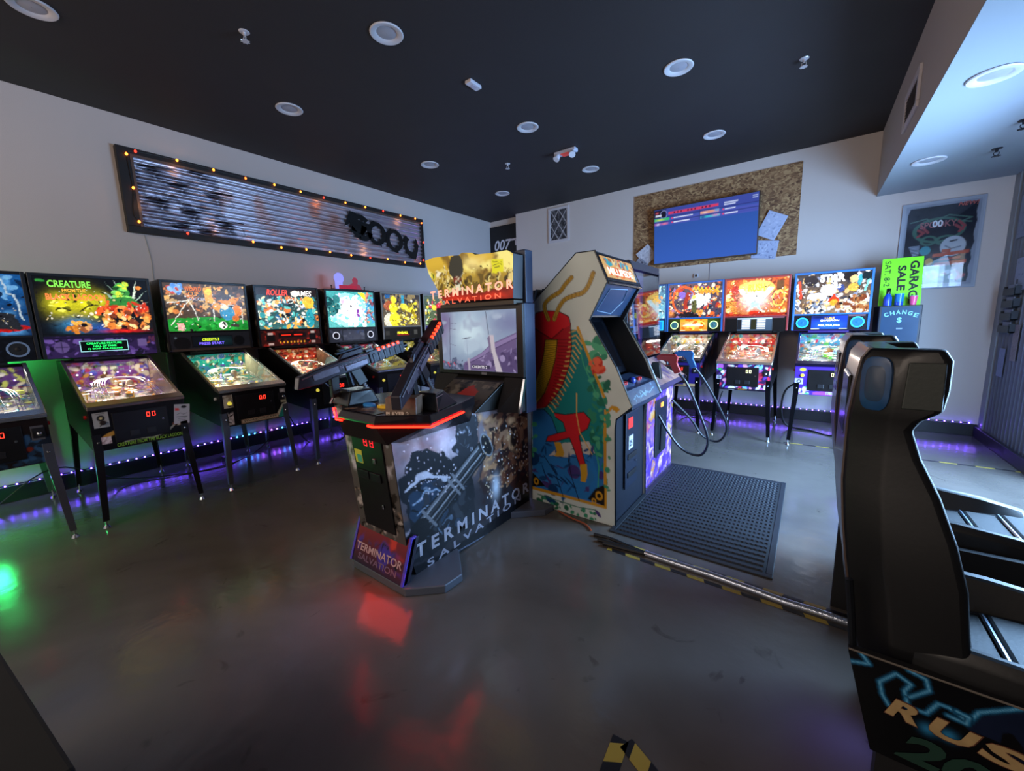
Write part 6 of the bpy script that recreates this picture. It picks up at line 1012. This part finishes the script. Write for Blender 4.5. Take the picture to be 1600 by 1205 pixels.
MB().hexa([(.42, .018, .82), (.69, .018, .86), (.69, AW-.018, .86), (.42, AW-.018, .82), (.42, .018, 1.09), (.70, .018, .915), (.70, AW-.018, .915), (.42, AW-.018, 1.09)]).build('control_shelf', mat('#3a3040', .35), ac, bev=.004)
cu_ = Vector((-.28, 0, .175)).normalized(); co = Vector((.7015, .03, .917))
plane_art('shelf_art', [('f', '#8a6a64'), ('w', .03, 14, 3), ('c', '#5a4460', .5, 8, 3, (0, 0, 1, 1)), ('c', '#b89484', .6, 8, 5, (0, 0, 1, 1))], co+Vector((.001, 0, .002)), (0, 1, 0), cu_, AW-.06, .32, .01, amat(0, .25), ac)
MB().box(.0, .43, .018, AW-.018, 1.88, 1.94).build('top_box', purp, ac)
# slanting clear screen guard and what stands behind it
gq = [(.465, .02, 1.12), (.465, AW-.02, 1.12), (.425, AW-.02, 1.86), (.425, .02, 1.86)]
MB().add(gq+[(x-.006, y, z) for x, y, z in gq], [(0, 1, 2, 3), (7, 6, 5, 4), (0, 4, 5, 1), (1, 5, 6, 2), (2, 6, 7, 3), (3, 7, 4, 0)]).build('screen_guard', glass((.9, .9, .95), refl=.5, rough=.03), ac)
MB().box(.26, .28, .018, AW-.018, 1.08, 1.88).build('inner_bezel', mat('#4a2c6a', .5), ac)
MB().box(.281, .286, .15, AW-.15, 1.20, 1.66).build('screen', mat('#0a0a10', .1), ac, bev=.003)
c_ = MB().box(.30, .305, .50, .63, 1.32, 1.60).build('instruction_card', mat('#c8c4d0', .5), ac)
plane_art('card_art', [('f', '#d8d4e0'), ('r', '#c8483c', 0, .9, 1, 1), ('r', '#c8483c', 0, 0, 1, .06), ('r', '#1c1c28', .05, .25, .95, .85), ('e', '#3a60d0', .3, .4, .25, .12), ('r', '#f0f0f8', .6, .3, .7, .8), ('r', '#f0f0f8', .8, .3, .88, .8)], (.3055, .505, 1.325), (0, 1, 0), (0, 0, 1), .12, .27, .006, amat(.25, .4), c_)
text('AREA 51', (.3065, .515, 1.47), (0, 1, 0), (0, 0, 1), .075, .05, mat('#e8e838', .4, emis=.6), c_, bold=.02)
# pistols on their hoses (each hangs in its own holder on the shelf)
def pistol(name, label, y, x, z, col, hose):
    t = thing(name, label, 'toy gun', AL_+Vector((x, y, z)))
    m_ = mat(col, .4)
    MB().prism([(-.105, .055), (-.10, .020), (-.02, .014), (.0, -.005), (.045, -.095), (.095, -.075), (.062, .0), (.07, .045), (.055, .062), (-.09, .062)], 'y', -.015, .015).build('frame', m_, t, bev=.006)
    MB().tube([(-.03, 0, .016), (-.035, 0, -.022), (.008, 0, -.028)], .004, 6).build('trigger_guard', m_, t); MB().box(-.018, -.010, -.004, .004, -.015, .014).build('trigger', CHROME, t)
    MB().box(-.075, .05, -.009, .009, .062, .072).build('sight', m_, t, bev=.002); MB().cyl((-.12, 0, .045), (-.10, 0, .045), .010, n=12).build('muzzle', BLACK, t)
    MB().tube(smoothpts([Vector(p)-AL_-Vector((x, y, z)) for p in hose], 8), .011, 8).build('hose', mat('#26282e', .35, .3), t, smooth=True)
for y in (.22, .70): MB().hexa([(.56, y-.03, 1.0), (.66, y-.03, .94), (.66, y+.03, .94), (.56, y+.03, 1.0), (.58, y-.025, 1.09), (.64, y-.025, 1.09), (.64, y+.025, 1.09), (.58, y+.025, 1.09)]).build('gun_holder', BLACK, ac, bev=.004)
pistol('red_pistol', 'red plastic pistol in the nearer holder of the purple flame cabinet', .22, .72, 1.09, '#a8262a', [(4.80, 3.49, 1.0), (4.87, 3.50, .90), (4.96, 3.55, .66), (5.02, 3.62, .42), (4.96, 3.66, .27), (4.82, 3.64, .30), (4.70, 3.62, .44), (4.61, 3.60, .60)])
pistol('blue_pistol', 'blue plastic pistol in the farther holder of the purple flame cabinet', .70, .74, 1.085, '#1f5f9e', [(4.82, 3.97, 1.0), (4.90, 4.0, .88), (5.02, 4.10, .62), (5.08, 4.20, .40), (5.0, 4.28, .24), (4.86, 4.26, .28), (4.76, 4.20, .45), (4.61, 4.05, .66)])
# unlit machines standing in the dark beyond
for k, (x, y, s_) in enumerate(((1.25, 6.50, 'dark unlit upright arcade cabinet by the back wall, just right of the corner recess'), (2.05, 6.50, 'dark unlit upright arcade cabinet by the back wall, second from the corner recess'))):
    t = thing('upright_arcade_cabinet', s_, 'arcade cabinet', (x, y, 0), group='unlit cabinets by the back wall')
    pr = [(-.42, 0), (.30, 0), (.30, 2.06), (-.20, 2.06), (-.30, 1.86), (-.12, 1.66), (-.06, 1.16), (-.46, .96), (-.42, .88)]
    for x0, x1 in ((-.34, -.32), (.32, .34)): MB().prism(pr, 'x', x0, x1).build('side_panel', mat('#14141a', .4), t, bev=.003)
    MB().prism([(p[0]+.02 if p[0] < 0 else p[0], p[1]*.995) for p in pr], 'x', -.32, .32).build('body', mat('#0c0c10', .5), t)
    MB().hexa([(-.27, -.095, 1.22), (.27, -.095, 1.22), (.27, -.08, 1.22), (-.27, -.08, 1.22), (-.27, -.14, 1.60), (.27, -.14, 1.60), (.27, -.13, 1.60), (-.27, -.13, 1.60)]).build('screen', mat('#08090d', .1), t)
    MB().box(-.28, .28, -.232, -.21, 1.88, 2.03).build('marquee', mat('#2c1c24', .4), t, bev=.003)
# ------------------------------------------------------------------ racing seats at the right edge
vinyl = mat('#0b0b0e', .42, coat=.1, bump=.03, bscale=90); vin2 = mat('#262c29', .42, coat=.2, bump=.06, bscale=90); tan = mat('#3a2f2c', .4, coat=.2)
def seat(name, label, loc, group='racing seats'):
    T = thing(name, label, 'racing game', loc, 0, group); hw = .265
    # height, rear x, panel front x, bolster front x, half width
    rows = [(.40, .03, .20, .285, .97), (.48, .01, .15, .265, .99), (.58, .00, .12, .25, 1.0), (.70, -.02, .10, .235, 1.0), (.82, -.035, .08, .205, .97), (.94, -.045, .065, .165, .90), (1.04, -.045, .06, .120, .85), (1.12, -.045, .06, .095, .84), (1.15, -.045, .06, .110, .86), (1.18, -.042, .06, .148, .88), (1.24, -.038, .06, .155, .88), (1.32, -.028, .06, .155, .87), (1.350, -.01, .06, .140, .84)]
    secs = []
    for z, xr, xp, xb, k in rows:
        w_ = hw*k; ch = .045
        secs.append([(xr+.085, -w_, z), (xb-.015, -w_, z), (xb, -w_+.015, z), (xb-.005, -w_+.06, z), (xp, -w_+.085, z), (xp, w_-.085, z), (xb-.005, w_-.06, z), (xb, w_-.015, z), (xb-.015, w_, z), (xr+.085, w_, z), (xr, w_-.05, z), (xr, -w_+.05, z)])
    b = MB().loft(secs).build('backrest', vinyl, T, smooth=True); b.modifiers.new('bevel', 'BEVEL').width = .008; b.modifiers['bevel'].segments = 2
    # raised pads on the outside of the headrest wings, back window and badges
    for sy in (-1, 1):
        y = sy*hw*.885
        MB().hexa([(.06, y-.003, 1.185), (.140, y-.003, 1.185), (.140, y+.003, 1.185), (.06, y+.003, 1.185), (.065, y-.003, 1.315), (.138, y-.003, 1.315), (.138, y+.003, 1.315), (.065, y+.003, 1.315)]).build('headrest_pad', vin2, T, bev=.006)
        c_ = Vector((.006, sy*(hw*.88-.023), 1.25)); n_ = Vector((-.05, sy*.085, .004)).normalized(); u_ = Vector((1, sy, 0)).normalized() ; u_ = Vector((-n_.y, n_.x, 0)).normalized(); v_ = Vector((0, 0, 1))
        N = 24; R = lambda k, d: [c_+n_*d+u_*(.036*k*math.copysign(abs(math.cos(a))**.6, math.cos(a)))+v_*(.078*k*math.copysign(abs(math.sin(a))**.6, math.sin(a))) for a in (2*PI*i/N for i in range(N))]
        MB().loft([R(1, -.004), R(1, .006), R(.92, .008)]).build('badge', mat('#1a4674', .35, noise=.3, nscale=30), T, smooth=True)
        MB().loft([R(.7, .007), R(.62, .0095)]).build('badge_centre', mat('#2a405c', .4, noise=.2, nscale=30), T, smooth=True)
    MB().box(-.05, -.038, -.11, .11, 1.06, 1.26).build('rear_window', mat('#0a0a0c', .2), T, bev=.01)
    MB().loft([[(xr-.004, -hw*k+.055, z), (xr-.004, hw*k-.055, z), (xr+.004, hw*k-.055, z), (xr+.004, -hw*k+.055, z)] for z, xr, xp, xb, k in rows[2:]]).build('rear_shell', mat('#4a3a34', .4, coat=.2), T, smooth=True)
    if 0: MB().tube(smoothpts([(.02, -hw*.84, 1.36), (-.02, -hw*.86, 1.24), (-.035, -hw*.86, 1.08), (-.03, -hw*.97, .85), (.0, -hw*1.0, .60), (.02, -hw*.98, .42)]), .006, 6).build('piping', tan, T, smooth=True)
    # cushion between the bolsters with welted seams
    cs = []
    for z, x in ((.50, .16), (.65, .12), (.8, .095), (.95, .078), (1.05, .07)): cs.append([(x, -.15, z), (x+.03, -.14, z), (x+.035, 0, z), (x+.03, .14, z), (x, .15, z)])
    MB().loft(cs).build('back_cushion', vin2, T, smooth=True)
    # seat pan
    pan = []
    for x, zb, zt, zo, k in ((.14, .26, .40, .52, .99), (.25, .26, .405, .535, 1.02), (.40, .26, .415, .53, 1.03), (.58, .27, .435, .51, 1.03), (.72, .29, .45, .48, 1.0), (.78, .34, .43, .44, .96)):
        w_ = hw*k; pan.append([(x, -w_, zb), (x, -w_, zo-.03), (x, -w_+.02, zo), (x, -w_+.05, zo-.005), (x, -w_+.085, zt), (x, w_-.085, zt), (x, w_-.05, zo-.005), (x, w_-.02, zo), (x, w_, zo-.03), (x, w_, zb)])
    MB().loft(pan).build('seat_pan', vinyl, T, smooth=True).modifiers.new('bevel', 'BEVEL').width = .006
    for k in range(4): x = .26+k*.125; MB().box(x, x+.115, -.165, .165, .405+k*.012, .425+k*.012).build('cushion_section', mat('#121416', .5, bump=.06, bscale=90), T, bev=.01)
    for k in range(3): x = .3775+k*.125; MB().tube([(x, -.165, .428+k*.012), (x, .165, .428+k*.012)], .007, 6).build('silver_welt', mat('#8fa0b4', .25, .8), T, smooth=True)
    MB().box(.16, .70, -.20, .20, .10, .28).build('pedestal', BLACK, T, bev=.01); MB().box(.16, .80, -.22, .24, 0, .10).build('slide_base', BLACKM, T, bev=.01)
    MB().tube([(-.012, -hw-.005, .66), (.0, -hw-.006, .56), (.012, -hw-.006, .45)], .010, 8).build('side_tube', DARKMET, T, smooth=True)
    return T
s1 = seat('racing_simulator', 'near racing seat and base with blue lightning art and big gold letters', (5.81, 1.75, 0), 'racing simulators')
s2 = copy_tree(s1); s2.location = (5.83, 2.72, 0); s2['label'] = 'far black racing seat, mostly hidden behind the near one'
MB().box(.0, .95, -.33, -.30, 0, .44).build('side_board', BLACKM, s2, bev=.003)
# driver pod side with the big lettering
pod = s1; POD = Matrix.Translation((5.80-5.81, 1.455-1.75, 0))
_before = set(s1.children)
pp = [(0.01, .448), (.085, .14), (1.25, .14), (1.25, .448)]
MB().prism(pp, 'y', .001, .03).build('side_board', BLACKM, pod, bev=.003)
MB().box(.10, 1.25, .005, .05, 0, .14).build('kick_board', BLACKM, pod)
rl = [('f', '#07080c'), ('p', '#131c34', [6.065,0.332,6.089,0.387,6.152,0.456,6.248,0.472,6.281,0.185,6.15,0.272,6.122,0.331]), ('p', '#0a0a0e', [6.123,0.322,6.128,0.364,6.142,0.37,6.164,0.341,6.168,0.305,6.119,0.309])]
for P_ in ([5.816,0.408,5.861,0.421,5.837,0.451,5.876,0.472], [5.913,0.311,5.896,0.339,5.887,0.377,5.919,0.421,5.952,0.404,5.94,0.376,5.946,0.355,5.988,0.405,5.979,0.436,5.943,0.445,5.931,0.465], [5.946,0.355,5.951,0.33,5.989,0.333,6.008,0.376,6.028,0.376,6.05,0.366,6.066,0.352,6.082,0.395,6.152,0.451], [6.028,0.352,6.064,0.347,6.067,0.369,6.043,0.374]):
    rl += [('l', '#12405e', .0085, P_), ('l', '#2a78a8', .0045, P_), ('l', '#6ab0d8', .0015, P_)]
rl += [('b', '#2a78a8', [5.996,0.285], .02, .02), ('b', '#2a78a8', [6.036,0.291], .02, .02), ('n', .2, 20, 3)]
rl = [(L[0], L[1], L[2], [c-(5.80 if i % 2 == 0 else 0) for i, c in enumerate(L[3])]) if L[0] == 'l' else (L[0], L[1], [c-(5.80 if i % 2 == 0 else 0) for i, c in enumerate(L[2])])+L[3:] if L[0] in 'pb' else L for L in rl]
poly_art('side_art', pp, rl, (0, 0, 0), (1, 0, 0), (0, 0, 1), .004, amat(0, .25), pod)
gold = mat('#b89a6c', .4, .2, noise=.35, nscale=25); gold2 = mat('#5a3428', .4)
rx = 0.105
for ch, w_, z in (('R', .070, .287), ('U', .084, .280), ('S', .088, .273), ('H', .09, .266)):
    text(ch, (rx-.002, -.0012, z-.003), (1, 0, -.09), (0, 0, 1), w_+.004, .064, gold2, pod, 'gold_letter', shear=-.55 if False else .35, bold=.05)
    text(ch, (rx, -.0022, z), (1, 0, -.09), (.0, 0, 1), w_, .058, gold, pod, 'gold_letter', shear=.35, bold=.04); rx += w_+.014
text('2049', (.135, -.0012, .160), (1, 0, -.05), (0, 0, 1), .34, .095, mat('#1c3a30', .4), pod, 'number', shear=.35, bold=.04)
MB().tube([(.012, 0, .449), (.60, 0, .449)], .003, 6).build('worn_edge', mat('#6a625a', .6), pod)
for o in s1.children:
    if o not in _before: o.location = POD.translation
area('pod_under_glow', (5.97, 1.60, .09), (5.80, 1.60, 0), .04, .5, .8, (.18, .20, 1.0), 140)
# black cabinet corner at the lower left, right beside the viewer
bx = thing('black_cabinet', 'black cabinet whose corner cuts into the lower left of the photo', 'cabinet', (4.24, -.37, 0), math.radians(7))
MB().box(-.60, .575, -.32, .31, .03, .785).build('body', mat('#020202', .9), bx, bev=.006)
MB().box(-.58, .57, -.30, .29, 0, .03).build('plinth', BLACKM, bx); MB().box(-.60, .59, .3095, .3115, .70, .704).build('seam', mat('#2a201a', .5), bx)
area('cabinet_front_lamp', (4.86, -.12, .35), (4.95, .12, 0), .2, .1, .9, (.8, .85, 1), 120)
# ------------------------------------------------------------------ floor things
mt = thing('floor_mat', 'black ribbed rubber floor mat in front of the cream arcade cabinet', 'mat', (5.10, 3.27, 0)); rub = mat('#14181e', .65, bump=.2, bscale=120)
MX, MY = .48, .80
b = MB().box(-MX+.03, MX-.03, -MY+.03, MY-.03, .001, .006)
b.build('base_sheet', rub, mt)
e_ = MB()
for (x0, x1, y0, y1) in ((-MX, MX, -MY, -MY+.035), (-MX, MX, MY-.035, MY), (-MX, -MX+.035, -MY+.035, MY-.035), (MX-.035, MX, -MY+.035, MY-.035)): e_.box(x0, x1, y0, y1, 0, .009)
e_.build('border', mat('#191e25', .5), mt, bev=.003)
nr = 27; rb = MB()
for r in range(nr):
    yc = -MY+.06+r*(2*MY-.12)/(nr-1); n = 66; V = []
    for i in range(n+1):
        x = -MX+.05+i*(2*MX-.10)/n; wv = .0025*(1 if i % 2 else -1); V += [(x, yc-.019+wv, .006), (x, yc-.012+wv, .014), (x, yc+.012+wv, .014), (x, yc+.019+wv, .006)]
    rb.add(V, [(4*i+j, 4*i+4+j, 4*i+5+j, 4*i+1+j) for i in range(n) for j in range(3)])
rb.build('ribs', mat('#1b2028', .55, noise=.2, nscale=20), mt)
def hazard(axis_vec, pitch=.10):
    m = bpy.data.materials.new('hazard_tape'); m.use_nodes = True; nt = m.node_tree; b = nt.nodes['Principled BSDF']; tc = nt.nodes.new('ShaderNodeTexCoord')
    d = nt.nodes.new('ShaderNodeVectorMath'); d.operation = 'DOT_PRODUCT'; d.inputs[1].default_value = axis_vec; nt.links.new(tc.outputs['Object'], d.inputs[0])
    k = nt.nodes.new('ShaderNodeMath'); k.operation = 'PINGPONG'; k.inputs[1].default_value = pitch; nt.links.new(d.outputs['Value'], k.inputs[0])
    g = nt.nodes.new('ShaderNodeMath'); g.operation = 'GREATER_THAN'; g.inputs[1].default_value = pitch/2; nt.links.new(k.outputs[0], g.inputs[0])
    n = nt.nodes.new('ShaderNodeTexNoise'); n.inputs['Scale'].default_value = 30
    mx = nt.nodes.new('ShaderNodeMix'); mx.data_type = 'RGBA'; mx.inputs['A'].default_value = (*lin('#16161a'), 1); mx.inputs['B'].default_value = (*lin('#a8923c'), 1)
    nt.links.new(g.outputs[0], mx.inputs['Factor']); nt.links.new(mx.outputs['Result'], b.inputs['Base Color']); b.inputs['Roughness'].default_value = .45; return m
rp = thing('cable_run', 'silver cable tube taped to the floor between strips of black and yellow tape', 'cable', (5.3, 2.30, 0))
pts = smoothpts([(-.38, .025, .012), (-.2, .015, .014), (0, .01, .014), (.2, -.005, .014), (.33, -.02, .014), (.5, -.02, .014), (.75, -.03, .014), (1.0, -.02, .014)])
MB().tube(pts, .019, 10).build('silver_tube', mat('#b4bccb', .25, .8, bump=.3, bscale=60), rp, smooth=True)
HZ = hazard((1, .35, 0), .09)
MB().hexa([(-.60, -.052, .0005), (1.0, -.082, .0005), (1.0, -.055, .0005), (-.60, -.026, .0005), (-.60, -.052, .002), (1.0, -.082, .002), (1.0, -.055, .002), (-.60, -.026, .002)]).build('tape_strip', HZ, rp)
MB().hexa([(-.62, .062, .0005), (1.0, .026, .0005), (1.0, .050, .0005), (-.62, .086, .0005), (-.62, .062, .002), (1.0, .026, .002), (1.0, .050, .002), (-.62, .086, .002)]).build('tape_strip', hazard((1, -.35, 0), .09), rp)
for k, (y0, y1) in enumerate(((.05, .04), (.0, .02), (-.03, .0))): MB().tube(smoothpts([(-.74+.05*k, y0+.01, .010), (-.62, y0+.012, .014), (-.48, y1, .012), (-.34, .022, .010)]), .011, 8).build('black_cable', BLACKM, rp, smooth=True)
tag(MB().tube(smoothpts([(4.18, 2.535, .008), (4.30, 2.49, .008), (4.44, 2.46, .008), (4.52, 2.40, .008)]), .006, 8).build('extension_cord', mat('#a85434', .5), None, smooth=True), 'thin orange extension cord running out from under the cream arcade cabinet', 'cord')
tf = MB().box(-.0, 1.85, -.012, .012, .0005, .002).build('floor_tape', hazard((1, .0, 0), .12), None); tf.location = (5.50, 5.46, 0); tag(tf, 'long thin line of black and yellow tape across the far floor by the metal wall', 'tape')
def strip(name, label, a, b, w_, pit):
    a = Vector((*a, .0005)); b = Vector((*b, .0005)); d = (b-a).normalized(); n = Vector((-d.y, d.x, 0))*w_/2
    o = MB().hexa([v+Vector((0, 0, h)) for h in (0, .0018) for v in (a-n, b-n, b+n, a+n)]).build(name, hazard(tuple(d+n.normalized()*.5), pit), None); return tag(o, label, 'tape')
strip('floor_tape', 'left arm of the yellow and black tape mark at the bottom edge of the photo', (5.215, 1.165), (5.24, .80), .055, .07)
strip('floor_tape', 'right arm of the yellow and black tape mark at the bottom edge of the photo', (5.235, 1.160), (5.62, .98), .055, .07)
# ------------------------------------------------------------------ change machine with the things on top
cm = thing('change_machine', 'tall dark blue change machine between the purple pinball machine and the poster', 'change machine', (6.455, 6.50, 0))
MB().box(-.175, .175, -.295, .22, 0, 1.53).build('cabinet', mat('#141a26', .4), cm, bev=.006)
plane_art('front_panel', [('f', '#24405c'), ('n', .15, 6, 3), ('r', '#1c3048', .1, .05, .9, .5)], (-.155, -.2965, .75), (1, 0, 0), (0, 0, 1), .31, .765, .012, amat(0, .3), cm)
for k, ch in enumerate('CHANGE'):
    a = math.radians(28-11.2*k); text(ch, (-.125+.046*k, -.2975, 1.39+.045*math.cos((k-2.5)*.5)), (math.cos(a*.6), 0, math.sin(a*.6)), (-math.sin(a*.6), 0, math.cos(a*.6)), .036, .045, mat('#7fc4c8', .4), cm, 'change_letter', bold=.03)
text('$', (-.022, -.2975, 1.335), (1, 0, 0), (0, 0, 1), .04, .065, mat('#7fc4c8', .4), cm, bold=.02); MB().box(-.02, .03, -.299, -.2965, 1.27, 1.285).build('bill_slot', mat('#7a90a8', .4), cm)
MB().box(.06, .15, -.302, -.2965, 1.02, 1.10).build('white_label', mat('#a8b4cc', .5), cm)
gs = thing('garage_sale_sign', 'lime green garage sale sign standing on its side on the change machine', 'sign', (6.45, 6.33, 1.532))
MB().hexa([(-.175, -.002, 0), (.175, -.002, 0), (.175, .004, 0), (-.175, .004, 0), (-.165, .10, .535), (.175, .10, .535), (.175, .106, .535), (-.165, .106, .535)]).build('board', mat('#8cff1a', .5), gs)
gu = Vector((0, .102, .535)).normalized(); go = Vector((-.175, -.0045, 0)); dn = -gu; rt = Vector((1, 0, 0))
for s_, x, v, L, h, bo in (('GARAGE', .245, .50, .56, .075, .03), ('SALE', .145, .455, .33, .07, .03), ('SAT. 8-2', .035, .515, .34, .05, .0)):
    text(s_, go+rt*x+gu*v, dn, rt, L*.86, h, mat('#0c0f0a', .5), gs, bold=bo)
def cupt(name, label, loc, prof, cols, cat='cup'):
    t = thing(name, label, cat, loc); n = 20
    for nm, p0, c_ in prof:
        MB().loft([[(r*math.cos(2*PI*i/n), r*math.sin(2*PI*i/n), z) for i in range(n)] for r, z in p0]).build(nm, mat(c_, .25, coat=.3), t, smooth=True)
    return t
cupt('water_bottle', 'blue bottle with a black cap standing before the lime green sign', (6.345, 6.255, 1.532), [('body', [(.036, 0), (.037, .02), (.035, .09), (.018, .135)], '#1848c0'), ('cap', [(.019, .135), (.019, .19), (.015, .195)], '#0c0c14')], 0, 'bottle')
cupt('mug', 'teal blue cup in the middle before the lime green sign', (6.44, 6.26, 1.532), [('body', [(.036, 0), (.040, .13), (.036, .13), (.034, .02)], '#1878b8'), ('lower_band', [(.0372, .0), (.0385, .04)], '#1848a8')], 0)
cupt('tumbler', 'pink cup at the right before the lime green sign', (6.555, 6.26, 1.532), [('body', [(.026, 0), (.036, .10), (.033, .10), (.024, .01)], '#f05890'), ('rim', [(.0365, .097), (.038, .10), (.034, .103)], '#c8c8d8')], 0)
# cables trailing under the machines
def cable(label, pts, r=.007, c_='#0e0e12'): tag(MB().tube(smoothpts(pts), r, 8).build('power_cable', mat(c_, .5), None, smooth=True), label, 'cable')
cable('black power cable looping down beside the legs of the purple pinball machine', [(5.60, 6.25, .62), (5.46, 6.2, .50), (5.43, 6.15, .25), (5.50, 6.2, .04), (5.75, 6.15, .01), (5.95, 6.0, .01), (6.02, 6.1, .12), (5.98, 6.4, .40), (5.95, 6.45, .68)], .012)
cable('black cable across the floor under the pinball machine with the black front', [(.25, -.1, .01), (.35, .3, .30), (.30, .7, .06), (.5, 1.1, .008), (.6, 1.5, .008), (.35, 1.9, .01), (.25, 2.2, .2)], .006)
cable('black cable on the floor under the fourth pinball machine of the left wall', [(.2, 2.35, .4), (.5, 2.45, .008), (.75, 2.7, .008), (.6, 2.9, .008), (.3, 3.0, .05)], .006)
cable('black cable beneath the pinball machine with the yellow screen', [(3.9, 6.3, .35), (4.1, 6.2, .10), (4.3, 6.3, .02), (4.6, 6.35, .10), (4.7, 6.4, .4)], .007)
tag(MB().box(-.06, .06, -.02, .02, 0, .055).build('power_adapter', BLACK, None, bev=.005), 'small black power adapter on the floor under the left soccer machine', 'adapter'); bpy.data.objects['power_adapter'].location = (.42, 1.55, 0)
# small things on top of the left-most backbox
